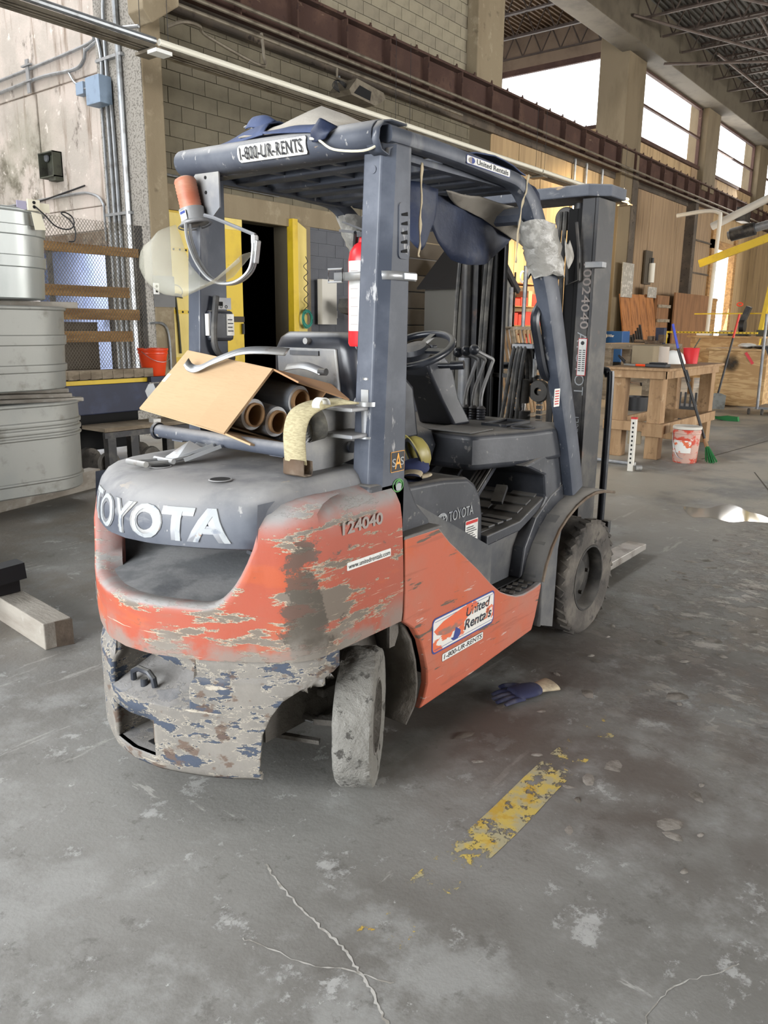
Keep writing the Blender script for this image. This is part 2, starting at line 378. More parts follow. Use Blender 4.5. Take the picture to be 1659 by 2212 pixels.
# building
M('floor_concrete', (134, 133, 129), .6, 0, [
    dict(col=(112, 110, 105), scale=.8, det=6, lo=.42, hi=.6, amt=.85, rough=.5),
    dict(col=(152, 152, 149), scale=1.7, det=9, nr=.7, lo=.50, hi=.62, amt=.8, rough=.75),
    dict(col=(176, 176, 173), scale=5, det=11, nr=.76, lo=.575, hi=.63, amt=.85, rough=.8, h=.0010),
    dict(col=(98, 96, 91), scale=8, det=11, nr=.78, lo=.565, hi=.64, amt=.6),
    dict(col=(200, 200, 197), scale=17, det=8, nr=.7, lo=.655, hi=.69, amt=.75),
    dict(col=(178, 176, 170), scale=3.5, det=10, nr=.72, st=(.22, 1.5, 1), off=(3, 3, 0), lo=.62, hi=.65, amt=.5),
    dict(col=(190, 188, 183), scale=3.2, det=8, nr=.7, st=(1.4, .25, 1), off=(1, 6, 0), lo=.645, hi=.67, amt=.6),
    dict(col=(96, 87, 77), scale=6, det=9, nr=.72, st=(1, .7, 1), lo=.47, hi=.56, off=(4, 1, 0), amt=.85, rough=.32, h=-.012, mask=((3.0, -3, None), (9.0, 1.25, None), 1, .6)),
    dict(col=(176, 170, 160), scale=8, det=9, nr=.74, st=(1, .55, 1), lo=.53, hi=.58, off=(7, 1, 0), amt=.75, rough=.28, h=.009, mask=((3.0, -3, None), (9.0, 1.25, None), 1, .6)),
    dict(col=(84, 76, 68), scale=13, det=6, st=(1, .5, 1), lo=.64, hi=.69, off=(2, 5, 0), amt=.9, h=-.012, mask=((2.9, -3, None), (9.0, 1.25, None), 1, .6)),
    dict(col=(88, 78, 70), scale=2.5, det=7, lo=.38, hi=.58, off=(9, 2, 0), amt=.75, mask=((2.0, .35, None), (3.7, 3.0, None), 1, .35)),  # brown floor stain, darkened further for the forklift's shadow beside it
    dict(col=(112, 104, 94), scale=1.6, det=6, lo=.38, hi=.6, off=(2, 7, 0), amt=.75, mask=((None, 3.2, None), (7, 9, None), 1, .8)),
    dict(col=(182, 175, 160), scale=.9, det=7, lo=.36, hi=.56, amt=.8, mask=((6.4, None, None), (None, None, None), 1, 1.6)),  # lighter far floor: window light glancing off the concrete, put into the colour
    dict(col=(205, 176, 88), scale=34, det=3, lo=.79, hi=.82, amt=.8)],
  bump=[(3, .006, (1, 1, 1)), (14, .0022, (1, 1, 1)), (70, .0008, (1, 1, 1))])
M('wall_stained', (186, 174, 164), .9, 0, [
    dict(col=(164, 156, 146), scale=1.3, lo=.4, hi=.62, amt=.85),
    dict(col=(116, 98, 80), scale=2.4, det=9, nr=.65, st=(2.2, 2.2, .22), lo=.53, hi=.68, amt=.85),
    dict(col=(78, 70, 60), scale=3.2, det=10, nr=.72, st=(1, 1, .45), lo=.575, hi=.67, amt=.85),
    dict(col=(142, 138, 122), scale=.9, det=6, lo=.42, hi=.58, off=(2, 4, 1), amt=.85, mask=((None, 1.7, None), (None, None, 4.4), 1, .8)),
    dict(col=(84, 76, 62), scale=1.8, det=9, nr=.72, lo=.46, hi=.62, off=(2, 4, 1), amt=.85, mask=((None, 1.9, None), (None, None, 4.2), 1, .6)),
    dict(col=(212, 202, 192), scale=5, det=9, nr=.7, lo=.60, hi=.65, amt=.7),
    dict(col=(40, 34, 30), scale=2.6, det=2, lo=.76, hi=.78)], bump=[(30, .004, (1, 1, 1))])
M('concrete_pebbly', (150, 145, 136), .9, 0, [dict(col=(108, 103, 96), scale=42, det=4, lo=.5, hi=.6), dict(col=(60, 54, 48), scale=2, st=(1, 1, .2), lo=.52, hi=.68, amt=.7)], bump=[(60, .006, (1, 1, 1))])
M('concrete_tan', (136, 123, 100), .9, 0, [dict(col=(122, 108, 86), scale=2.2, st=(1, 1, .3), lo=.42, hi=.7, amt=.8), dict(col=(88, 74, 58), scale=5, det=8, lo=.6, hi=.72, amt=.6), dict(col=(170, 158, 134), scale=4, lo=.55, hi=.7, amt=.5)], bump=[(40, .003, (1, 1, 1))])
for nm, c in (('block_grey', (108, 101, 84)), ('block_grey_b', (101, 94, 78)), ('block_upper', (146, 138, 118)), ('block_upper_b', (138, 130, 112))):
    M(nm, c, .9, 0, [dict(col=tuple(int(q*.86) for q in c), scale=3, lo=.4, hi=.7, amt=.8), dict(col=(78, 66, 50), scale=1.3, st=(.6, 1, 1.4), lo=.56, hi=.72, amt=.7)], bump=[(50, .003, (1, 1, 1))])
M('mortar', (88, 80, 64), .95, 0, [], bump=[(60, .003, (1, 1, 1))])
M('wall_greypaint', (92, 94, 100), .8, 0, [dict(col=(76, 78, 84), scale=2, lo=.4, hi=.7, amt=.8)], bump=[(40, .003, (1, 1, 1))])
M('wall_bluegrey', (160, 170, 196), .85, 0, [dict(col=(136, 148, 178), scale=2, lo=.4, hi=.7)])
M('wall_panel_tan', (176, 150, 112), .85, 0, [dict(col=(148, 124, 92), scale=2.5, st=(4, 1, .2), lo=.4, hi=.7, amt=.9), dict(col=(120, 98, 74), scale=1.5, st=(2, 1, .4), lo=.55, hi=.7, amt=.7)], bump=[(20, .003, (4, 1, .3))])
M('wall_panel_brown', (150, 126, 98), .85, 0, [dict(col=(118, 98, 78), scale=2.5, st=(4, 1, .2), lo=.4, hi=.7, amt=.9), dict(col=(176, 154, 124), scale=6, st=(4, 1, .2), lo=.58, hi=.7, amt=.6)], bump=[(20, .003, (4, 1, .3))])
M('rust_beam', (68, 46, 38), .85, .1, [dict(col=(92, 68, 56), scale=2, lo=.45, hi=.7, amt=.8), dict(col=(58, 38, 32), scale=8, det=7, lo=.56, hi=.66), dict(col=(140, 120, 100), scale=10, st=(.3, 1, 1), lo=.64, hi=.72, amt=.6)], bump=[(40, .003, (1, 1, 1))])
M('dark_beam', (74, 66, 58), .85, .1, [dict(col=(104, 92, 78), scale=2, lo=.45, hi=.7, amt=.8), dict(col=(50, 42, 36), scale=8, lo=.56, hi=.68)])
M('roof_deck', (120, 102, 84), .8, .1, [dict(col=(92, 76, 62), scale=1.2, lo=.4, hi=.7, amt=.9)])
M('roof_deck_dark', (74, 72, 68), .8, .1, [dict(col=(56, 52, 48), scale=1.2, lo=.4, hi=.7, amt=.9)])
M('joist_steel', (78, 66, 58), .7, .2, [dict(col=(58, 48, 42), scale=3, lo=.4, hi=.7)])
M('galv_pipe', (168, 172, 176), .38, .75, [dict(col=(124, 124, 122), scale=6, st=(1, 1, 1), lo=.45, hi=.7, amt=.8), dict(col=(120, 96, 70), scale=4, lo=.64, hi=.74, amt=.6)])
M('pipe_dull', (120, 112, 98), .6, .4, [dict(col=(88, 80, 68), scale=5, lo=.45, hi=.7)])
M('box_bluegrey', (134, 152, 172), .55, .1, [dict(col=(110, 126, 142), scale=5, lo=.45, hi=.7)])
M('box_darkgreen', (72, 74, 62), .7, .1, [dict(col=(50, 48, 42), scale=6, lo=.45, hi=.7)])
M('box_grey', (150, 146, 136), .6, .2)
M('tank_steel', (164, 169, 167), .38, .4, [
    dict(col=(178, 182, 180), scale=3, det=5, st=(1, 1, .25), lo=.42, hi=.62, amt=.8, rough=.35),
    dict(col=(132, 136, 134), scale=5, det=6, st=(1, 1, .3), lo=.55, hi=.7, amt=.8, rough=.55),
    dict(col=(212, 214, 206), scale=7, det=6, st=(1, 1, .15), lo=.66, hi=.72, amt=.7)], bump=[(6, .0015, (1, 1, .4))])
M('tank_steel_dull', (146, 148, 144), .5, .3, [
    dict(col=(156, 156, 150), scale=2, det=5, st=(1, 1, .6), lo=.42, hi=.62, amt=.8), dict(col=(112, 110, 102), scale=4, det=6, lo=.55, hi=.7, amt=.8)], bump=[(6, .0015, (1, 1, .4))])
M('ivory_plastic', (206, 200, 178), .55)
M('lavender_plate', (150, 146, 168), .6)
M('yellow_paint', (214, 182, 34), .5, 0, [dict(col=(186, 152, 30), scale=3, lo=.45, hi=.7, amt=.7), dict(col=(120, 100, 40), scale=8, lo=.66, hi=.74, amt=.6)])
M('yellow_pale', (226, 204, 120), .6, 0, [dict(col=(206, 182, 96), scale=3, st=(1, 1, .3), lo=.45, hi=.7, amt=.7)])
M('yellow_bright', (240, 206, 20), .5)
M('wood_plank', (164, 126, 78), .8, 0, [dict(col=(128, 94, 56), scale=4, st=(.4, 3, 3), lo=.4, hi=.65, amt=.9), dict(col=(196, 160, 110), scale=8, st=(.4, 4, 4), lo=.56, hi=.68, amt=.6)], bump=[(30, .002, (.3, 3, 3))])
M('wood_grey', (140, 128, 110), .85, 0, [dict(col=(108, 96, 80), scale=4, st=(1, .5, 3), lo=.4, hi=.65, amt=.9), dict(col=(170, 158, 138), scale=9, lo=.58, hi=.7, amt=.6)], bump=[(30, .003, (1, 1, 3))])
M('wood_timber', (150, 144, 134), .85, 0, [dict(col=(120, 112, 102), scale=3, st=(1, .4, 2), lo=.4, hi=.65, amt=.9), dict(col=(176, 172, 164), scale=7, lo=.56, hi=.7, amt=.7)], bump=[(30, .003, (2, .5, 2))])
M('timber_end', (88, 76, 64), .9, 0, [dict(col=(64, 54, 44), scale=6, lo=.4, hi=.65)], bump=[(40, .003, (1, 1, 1))])
M('wood_bench', (160, 130, 96), .8, 0, [dict(col=(138, 108, 76), scale=4, st=(3, 3, .5), lo=.4, hi=.65, amt=.9), dict(col=(104, 80, 56), scale=9, det=7, lo=.58, hi=.7, amt=.7), dict(col=(196, 172, 140), scale=6, lo=.58, hi=.7, amt=.5)], bump=[(40, .002, (1, 1, 1))])
M('plywood', (198, 166, 120), .75, 0, [dict(col=(164, 128, 84), scale=2.2, det=3, st=(1, .5, 2.2), dist=3., lo=.42, hi=.56, amt=.8), dict(col=(122, 92, 60), scale=5, det=7, lo=.62, hi=.72, amt=.6)])
M('board_brown', (132, 94, 62), .8, 0, [dict(col=(104, 72, 46), scale=2, st=(3, 3, .5), lo=.4, hi=.65, amt=.8)])
M('board_orange', (158, 104, 58), .8, 0, [dict(col=(120, 76, 42), scale=3, st=(4, 4, .4), lo=.42, hi=.62, amt=.9), dict(col=(70, 44, 28), scale=6, lo=.66, hi=.7)])
M('bucket_orange', (226, 70, 26), .35)
M('bucket_red_worn', (196, 160, 146), .6, 0, [dict(col=(196, 72, 52), scale=5, det=7, st=(1, 1, 1.6), lo=.46, hi=.54), dict(col=(222, 216, 206), scale=7, lo=.6, hi=.68, amt=.8)])
M('bucket_red', (204, 44, 50), .45)
M('white_dusty', (206, 202, 192), .6)
M('navy_steel', (34, 40, 62), .6, 0, [dict(col=(50, 58, 84), scale=3, lo=.45, hi=.7, amt=.8), dict(col=(96, 88, 70), scale=6, lo=.66, hi=.74, amt=.6)])
M('broom_green', (40, 116, 62), .8)
M('blue_handle', (42, 62, 170), .4)
M('black_handle', (24, 24, 26), .4)
M('shovel_steel', (132, 134, 130), .5, .4, [dict(col=(100, 98, 92), scale=8, lo=.45, hi=.7)])
M('welder_blue', (36, 84, 140), .45)
M('cylinder_maroon', (88, 62, 58), .5)
M('teal_cord', (52, 140, 124), .6)
M('house_grey', (112, 110, 104), .7)
M('house_roof', (52, 50, 50), .8)
M('red_goods', (212, 70, 56), .6)
M('garage_grey', (104, 104, 104), .6, .1, [dict(col=(86, 86, 86), scale=1.5, lo=.4, hi=.7)])
M('garage_brown', (74, 66, 56), .8)
M('mesh_wire', (86, 80, 68), .6, .3)
M('floor_yellow', (206, 178, 84), .7)
M('denim', (44, 52, 88), .9)
M('cable_black', (28, 28, 30), .5)
M('tube_white', (226, 222, 206), .5)
M('stack_white', (226, 226, 222), .6)
M('fork_steel', (170, 166, 160), .35, .4, [dict(col=(120, 112, 102), scale=7, lo=.45, hi=.65), dict(col=(78, 70, 62), scale=12, lo=.6, hi=.7)])
M('tube_paper', (176, 164, 152), .85)
M('shelf_dust', (104, 106, 108), .85, 0, [dict(col=(142, 142, 142), scale=4, det=8, lo=.42, hi=.6, amt=.85), dict(col=(84, 86, 90), scale=3, det=6, lo=.56, hi=.66, amt=.7)], bump=[(40, .0012, (1, 1, 1))])
M('concrete_backlit', (112, 99, 78), .9, 0, [dict(col=(94, 82, 62), scale=2, st=(1, 1, .3), lo=.42, hi=.7, amt=.8)], bump=[(40, .003, (1, 1, 1))])  # column concrete darkened: the backlit look is put into the colour
M('girder_shaded', (84, 76, 62), .9, 0, [dict(col=(66, 58, 46), scale=2, lo=.42, hi=.7, amt=.8)], bump=[(40, .003, (1, 1, 1))])  # girder concrete darkened: its shaded underside is put into the colour
# ------------------------------------------------------------------ building shell
b = B()
def _fz(x, y): return 0
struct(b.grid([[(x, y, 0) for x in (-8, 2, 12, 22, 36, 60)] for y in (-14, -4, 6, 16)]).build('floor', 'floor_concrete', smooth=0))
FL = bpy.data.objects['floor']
# worn yellow lane line painted on the slab (flakes missing)
t = NT('painted_line'); 
v = t.noise(13, 10, rough=.75); g = t.rng(v, .46, .49)
sx = t.box((1.78, None, None), (2.30, None, None), .17, .28); f = t.rng(t.ma('ADD', v, sx), .585, .61)
c = t.mix(t.rng(t.noise(18, 7), .42, .6), lin((200, 176, 92))+(1,), lin((172, 164, 132))+(1,))
c = t.mix(t.rng(t.noise(7, 7), .55, .62), c, lin((192, 158, 66))+(1,))
t.l(c, t.b.inputs['Base Color']); t.l(f, t.b.inputs['Alpha']); t.b.inputs['Roughness'].default_value = .7; MATS['painted_line'] = t.m
b = B().grid([[(x, 1.035+dy+.004*math.sin(x*9), .0015) for x in [1.3+.1*i for i in range(16)]] for dy in (-.062, 0, .062)])
o = b.build('painted_line', 'painted_line', FL)
# low mud ridges and crumbs trodden into the slab beside the front wheel
b = B(); rr = random.Random(3)
for i in range(170):
    x = rr.uniform(3.6, 6.4); y = rr.uniform(-.6, 1.5)
    if rr.random() < .25: x = rr.uniform(2.0, 4.0); y = rr.uniform(.4, 1.45)
    s = rr.uniform(.008, .034); a = rr.uniform(0, 6.28); q = []
    for k in range(7):
        r = s*rr.uniform(.6, 1.2); q.append((x+r*1.7*math.cos(k*.9)*math.cos(a)-r*math.sin(k*.9)*math.sin(a), y+r*1.7*math.cos(k*.9)*math.sin(a)+r*math.sin(k*.9)*math.cos(a)))
    h = rr.uniform(.003, .010); n = len(b.v)
    b.v += [Vector((p[0], p[1], .0005)) for p in q]+[Vector((x, y, h))]
    b.f += [(n+k, n+(k+1) % 7, n+7) for k in range(7)]
M('mud_crumb', (142, 136, 128), .7, 0, [dict(col=(100, 94, 86), scale=9, lo=.45, hi=.6)], bump=[(60, .003, (1, 1, 1))])
stuff(b.build('mud_crumbs', 'mud_crumb', FL, smooth=60))

YW = 9.0
# --- wall_back : backing slab with doorway, and blocks proud of the mortar
bw = B()
for (x0, x1, z0, z1) in ((6.6, 8.02, 0, 2.95), (9.05, 11.9, 0, 3.2), (6.6, 9.05, 2.95, 3.2), (6.6, 14.9, 3.2, 5.45), (14.1, 14.9, 0, 3.2), (6.6, 14.9, 5.45, 10.)):
    bw.bb((x0, YW+.015, z0), (x1, YW+.3, z1))
WB = struct(bw.build('wall_back', 'mortar', smooth=0, org=(6.6, YW, 0)))
def block_mesh(name, w, h, mat, org=(0, 0, 0)):
    q = B().bb((0, -.0, 0), (w, .02, h)); o = q.build(name, mat, smooth=0); me = o.data; bpy.data.objects.remove(o); return me
def lay(x0, x1, z0, z1, cx, cz, mats, parent, y, jt=.010, limit=300, row0=0, skip=None):
    meshes = {}; n = 0; rest = B(); r = row0; z = z0; k = 0
    while z < z1-.05:
        h = min(cz, z1-z)-jt; x = x0-(cx/2 if r % 2 else 0)
        while x < x1-.02:
            a = max(x, x0); e = min(x+cx, x1)
            if e-a > .06 and not (skip and skip(a, e, z, z+h)):
                w = round(e-a-jt, 4); mt = mats[(r*7+int(x/cx)*3) % len(mats)]; kk = (w, round(h, 4), mt)
                if kk not in meshes: meshes[kk] = block_mesh('block', w, h, mt)
                if n < limit:
                    o = bpy.data.objects.new('block', meshes[kk]); COL.objects.link(o); o.parent = parent
                    dy = ((r*13+int(x*7)) % 5)*.0008
                    o.location = (a-parent['org'][0], y-.004-dy-parent['org'][1], z-parent['org'][2]); n += 1
                else: rest.bb((a, y-.004, z), (a+w, y+.016, z+h))
            x += cx
        z += cz; r += 1
    if rest.v: stuff(rest.build('far_blocks', mats[0], parent, smooth=0))
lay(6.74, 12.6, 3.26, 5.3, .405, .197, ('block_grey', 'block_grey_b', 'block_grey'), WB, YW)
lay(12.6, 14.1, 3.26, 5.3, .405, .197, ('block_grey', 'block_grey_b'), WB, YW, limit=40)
# painted grey blocks right of the doorway (kept low relief)
WG = struct(B().bb((9.5, YW-.002, 0), (11.9, YW+.015, 3.2)).build('wall_painted', 'wall_greypaint', smooth=0, org=(9.5, YW, 0)))
lay(9.52, 11.9, 0, 3.2, .405, .197, ('wall_greypaint',), WG, YW-.012, jt=.006, limit=110)
# concrete lintel band and jamb post round the doorway
struct(B().bb((6.72, YW-.06, 2.94), (9.05, YW+.02, 3.26)).bb((9.05, YW-.04, 2.98), (14.1, YW+.02, 3.26)).build('trim_1', 'concrete_tan', smooth=0, bevel=.01))
struct(B().bb((9.12, YW-.03, 0), (9.52, YW+.02, 3.0)).build('trim_2', 'concrete_tan', smooth=0))
# dark room behind the doorway
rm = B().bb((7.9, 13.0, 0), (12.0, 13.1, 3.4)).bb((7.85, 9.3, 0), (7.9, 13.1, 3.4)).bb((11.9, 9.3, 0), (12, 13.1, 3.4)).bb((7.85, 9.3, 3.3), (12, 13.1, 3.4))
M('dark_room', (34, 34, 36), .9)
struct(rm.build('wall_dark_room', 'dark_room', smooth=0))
# upper block wall above the crane beam
WU = struct(B().bb((6.4, YW+.0, 6.06), (13.9, YW+.3, 10)).build('wall_back_upper', 'mortar', smooth=0, org=(6.4, YW, 6.06)))
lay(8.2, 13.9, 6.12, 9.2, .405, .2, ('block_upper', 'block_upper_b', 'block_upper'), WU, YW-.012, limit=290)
# --- concrete columns along the wall
def column(n, x0, x1, y0, y1, z0, z1, mat='concrete_tan'):
    return struct(B().bb((x0, y0, z0), (x1, y1, z1)).build('trim_%d' % n, mat, smooth=0, bevel=.02))
column(3, 13.9, 14.85, 8.75, 9.6, 6.06, 10.2, 'concrete_tan')
column(4, 21.2, 22.4, 8.8, 9.6, 0, 9.0, 'concrete_backlit')
column(5, 27.9, 29.2, 8.8, 9.4, 5.9, 8.7, 'concrete_backlit')
column(6, 34.5, 35.8, 8.8, 9.4, 5.9, 8.7, 'concrete_backlit')
column(7, 41.5, 42.8, 8.8, 9.4, 0, 8.7)
# left pilaster with haunch under the beam
b = B().bb((6.42, 8.8, 0), (6.72, 9.3, 10)).prism([(6.42, 4.93), (6.83, 5.22), (6.83, 5.75), (6.3, 5.75), (6.3, 5.05)], lambda a, c: (a, 8.55, c), (0, .3, 0))
struct(b.build('trim_8', 'concrete_tan', smooth=0, bevel=.015))
struct(B().bb((6.41, 8.81, 0), (6.425, 9.72, 10)).bb((6.41, 8.70, 5.6), (6.45, 9.72, 10)).build('trim_9', 'concrete_pebbly', smooth=0))
# --- left wall (perpendicular), with big opening below
wl = B().bb((6.5, 9.3, 2.72), (6.75, 12.05, 3.02)).bb((6.5, 9.3, 3.03), (6.75, 11.36, 4.62)).bb((6.5, 11.40, 2.95), (6.75, 15, 4.62)).bb((6.5, 9.3, 4.64), (6.75, 15, 9)).bb((6.53, 9.3, 2.7), (6.75, 15, 9))
WL = struct(wl.build('wall_left', 'wall_stained', smooth=0, bevel=.012, org=(6.5, 9.3, 0)))
struct(B().bb((6.46, 9.5, 2.52), (6.72, 12.2, 2.70)).build('trim_10', 'rusty_steel', smooth=0))
struct(B().bb((6.5, 12.2, 0), (6.75, 15, 2.95)).build('wall_left_low', 'wall_stained', smooth=0))
# blue-grey room seen through the opening
struct(B().bb((7.75, 9.3, 0), (7.82, 16, 4)).bb((6.75, 15, 0), (7.8, 15.1, 4)).bb((6.75, 9.3, 3.4), (7.8, 15.1, 3.5)).build('wall_blue_room', 'wall_bluegrey', smooth=0))
M('bright_pane', (240, 244, 255), .5, emit=((235, 240, 255), 2.2))
wd = struct(B().bb((7.66, 11.06, 1.60), (7.75, 11.56, 2.13)).build('window_5', 'wood_plank', smooth=0, org=(7.7, 11.3, 1.5)))
B().bb((7.65, 11.12, 1.64), (7.66, 11.50, 2.05)).build('pane', 'bright_pane', wd, smooth=0)
area('blue_room_fill', (7.3, 11.2, 3.3), (7.3, 11.2, 0), .7, .7, 170, (.85, .9, 1))  # fill lamp without a fixture, added to brighten the blue-grey room
# --- far wall, tan vertical panels under the beam, as separate panels
WF = struct(B().bb((14.9, YW+.05, 0), (27.3, YW+.2, 5.6)).build('wall_back_far', 'void_black', smooth=0, org=(14.9, YW, 0)))
x = 14.92; i = 0
while x < 27.2:
    w = (1.18, 1.02, 1.25)[i % 3]; w = min(w, 27.25-x)
    B().bb((x, YW-.004*(i % 3), 0), (x+w-.02, YW+.05, 5.6)).build('panel', 'wall_panel_tan' if x < 21.3 else 'wall_panel_brown', WF, smooth=0, bevel=.006)
    x += w; i += 1
struct(B().bb((22.0, 8.78, 0), (22.4, 9.0, 5.6)).bb((27.15, 8.7, 0), (27.45, 9.0, 5.5)).build('trim_11', 'dark_beam', smooth=0))
WE = struct(B().bb((27.3, YW+.0, 0), (30.1, YW+.2, 6.6)).build('wall_back_end', 'wall_panel_brown', smooth=0, org=(27.3, YW, 0)))
for z in (2.4, 3.3, 4.35): B().bb((27.4, YW-.05, z), (30.0, YW+.0, z+.05)).build('girt', 'dark_beam', WE, smooth=0)
struct(B().bb((30.0, YW-.08, 0), (30.3, YW+.12, 5.0)).bb((32.9, YW-.08, 0), (33.2, YW+.12, 5.0)).bb((30.0, YW-.08, 4.25), (33.2, YW+.12, 4.55)).build('door_2', 'wood_plank', smooth=0))
struct(B().bb((30.1, YW, 4.5), (33.1, YW+.2, 6.6)).bb((33.1, YW, 0), (50, YW+.2, 6.6)).build('wall_back_end_2', 'wall_panel_tan', smooth=0))
# sill wall between beam and clerestory
struct(B().bb((22.3, YW+.02, 5.5), (50, YW+.22, 6.55)).build('wall_sill', 'wall_panel_tan', smooth=0))
struct(B().bb((22.3, YW-.06, 6.50), (50, YW+.22, 6.60)).build('trim_12', 'rust_beam', smooth=0))
# clerestory windows, panes are real glass in frames
gl = NT('window_glass'); MATS['window_glass'] = gl.m
for nd in list(gl.t.nodes):
    if nd.bl_idname == 'ShaderNodeBsdfPrincipled': gl.t.nodes.remove(nd)
tr = gl.n('ShaderNodeBsdfTransparent'); gs = gl.n('ShaderNodeBsdfGlossy'); gs.inputs['Roughness'].default_value = .05
mx = gl.n('ShaderNodeMixShader'); mx.inputs[0].default_value = .06; gl.l(tr.outputs[0], mx.inputs[1]); gl.l(gs.outputs[0], mx.inputs[2]); gl.l(mx.outputs[0], gl.out.inputs[0])
def window(n, x0, x1, z0, z1, mid):
    w = struct(B().bb((x0, YW, z1-.09), (x1, YW+.1, z1)).bb((x0, YW, mid), (x1, YW+.08, mid+.055)).bb((x0, YW, z0), (x0+.08, YW+.1, z1)).bb((x1-.08, YW, z0), (x1, YW+.1, z1)).build('window_%d' % n, 'rust_beam', smooth=0, org=(x0, YW, z0)))
    B().bb((x0+.08, YW+.04, z0), (x1-.08, YW+.046, mid)).build('pane', 'window_glass', w, smooth=0)
    B().bb((x0+.08, YW+.04, mid+.055), (x1-.08, YW+.046, z1-.09)).build('pane', 'window_glass', w, smooth=0)
window(1, 22.4, 27.9, 6.6, 8.36, 7.42); window(2, 29.2, 34.5, 6.6, 8.36, 7.42); window(3, 35.8, 41.5, 6.6, 8.36, 7.42)
# end window of the neighbouring high bay
w4 = struct(B().bb((22.0, 9.5, 8.55), (22.1, 18, 8.7)).bb((22.0, 9.5, 6.8), (22.1, 18, 6.9)).bb((22, 13.0, 6.9), (22.06, 13.06, 8.6)).build('window_4', 'rust_beam', smooth=0, org=(22, 9.5, 6.8)))
B().bb((22.03, 9.5, 6.9), (22.036, 18, 8.55)).build('pane', 'window_glass', w4, smooth=0)
struct(B().bb((22.0, 9.6, 0), (22.2, 18, 6.8)).build('wall_next_bay', 'wall_panel_tan', smooth=0))
struct(B().bb((22.0, 9.3, 8.7), (22.2, 18, 10)).build('wall_next_bay_top', 'roof_deck', smooth=0))
# --- crane runway beam
BX0, BX1 = 6.5, 48
bm_ = B().bb((BX0, 8.86, 5.47), (BX1, 8.88, 6.05)).bb((BX0, 8.72, 5.45), (BX1, 9.0, 5.48)).bb((BX0, 8.72, 6.03), (BX1, 9.0, 6.06)).bb((BX0, 8.82, 6.06), (BX1, 8.90, 6.12))
CB = struct(bm_.build('trim_13', 'rust_beam', smooth=0, org=(BX0, 8.86, 5.45)))
x = 6.9; st = None; i = 0
while x < 46:
    if st is None:
        st = B().bb((x, 8.73, 5.48), (x+.02, 8.86, 6.03)).build('stiffener', 'rust_beam', CB, smooth=0)
    else:
        q = st.copy(); COL.objects.link(q); q.location = (x-6.9, 0, 0)
    x += 1.08; i += 1
rc = None
for i in range(60):
    x = 7.0+i*.62
    if rc is None: rc = B().box((x, 8.77, 6.08), (.05, .07, .035)).box((x, 8.745, 6.10), (.03, .02, .05)).build('rail_clip', 'rust_beam', CB, smooth=0)
    else:
        q = rc.copy(); COL.objects.link(q); q.location = (x-7.0, 0, 0)
# dark plates between blocks and beam
struct(B().bb((6.7, 8.9, 5.28), (14.9, 9.02, 5.46)).bb((14.9, 8.95, 5.3), (27.3, 9.02, 5.46)).build('trim_14', 'dark_beam', smooth=0))
# --- roof
def deck(name, y0, y1, x0, x1, z, mat, p=.15, d=.05):
    q = B(); y = y0; rows = []
    while y < y1:
        rows += [(y, z), (y+p*.3, z), (y+p*.45, z+d), (y+p*.85, z+d)]; y += p
    q.grid([[(x0, a, c) for a, c in rows], [(x1, a, c) for a, c in rows]])
    return struct(q.build(name, mat, smooth=0))
deck('ceiling', -14, 9.0, -8, 50, 9.35, 'roof_deck_dark'); deck('ceiling_next_bay', 9.0, 18.2, 6.5, 22.2, 9.6, 'roof_deck')
struct(B().bb((-8, -14, 9.5), (50, 9.1, 9.6)).bb((6.5, 9.1, 9.7), (22.2, 18.3, 9.8)).build('roof_top', 'roof_deck', smooth=0))
struct(B().bb((14.0, 8.35, 8.33), (50, 9.02, 9.4)).build('trim_15', 'girder_shaded', smooth=0, bevel=.02))
struct(B().bb((13.6, 17.9, 0), (22.2, 18.1, 9.7)).bb((6.8, 9.3, 5.45), (13.9, 9.4, 9.7)).build('wall_next_bay_side', 'wall_panel_tan', smooth=0))
def joist(x, y0, y1, zt, h):
    j = B(); n = int((y1-y0)/.55)
    j.bb((x-.04, y0, zt-.05), (x+.04, y1, zt)).bb((x-.035, y0, zt-h), (x+.035, y1, zt-h+.045))
    for i in range(n):
        a = y0+(y1-y0)*i/n; c = y0+(y1-y0)*(i+.5)/n; e = y0+(y1-y0)*(i+1)/n
        j.bar((x, a, zt-.03), (x, c, zt-h+.02), .028, .028, (1, 0, 0)); j.bar((x, c, zt-h+.02), (x, e, zt-.03), .028, .028, (1, 0, 0))
    return j
jp = joist(16, -6, 8.3, 9.35, .62).build('trim_16', 'joist_steel', smooth=0, org=(16, 0, 9.35)); struct(jp)
k = 17
for i in range(1, 20):
    q = jp.copy(); COL.objects.link(q); q.name = 'trim_%d' % k; k += 1; q.location.x = 16+i*1.5
jp = joist(13, 9.1, 17.9, 9.6, .62).build('trim_%d' % k, 'joist_steel', smooth=0, org=(13, 9, 9.6)); struct(jp); k += 1
for i in range(1, 7):
    q = jp.copy(); COL.objects.link(q); q.name = 'trim_%d' % k; k += 1; q.location.x = 13+i*1.5
# cross bracing and conduit under the roof
b = B()
for p0, p1 in (((16, 8.2, 8.6), (26, 3.5, 8.9)), ((18, 4, 8.85), (40, 5.5, 8.75)), ((22, 8.2, 8.1), (30, -2, 8.5)), ((20, 8.3, 8.7), (36, 2, 8.8)), ((24, 7.5, 8.7), (44, 6.8, 8.7)), ((22, 6.0, 8.75), (46, 7.8, 8.7))):
    b.cyl(p0, p1, .035, n=6)
struct(b.build('trim_%d' % k, 'joist_steel')); k += 1
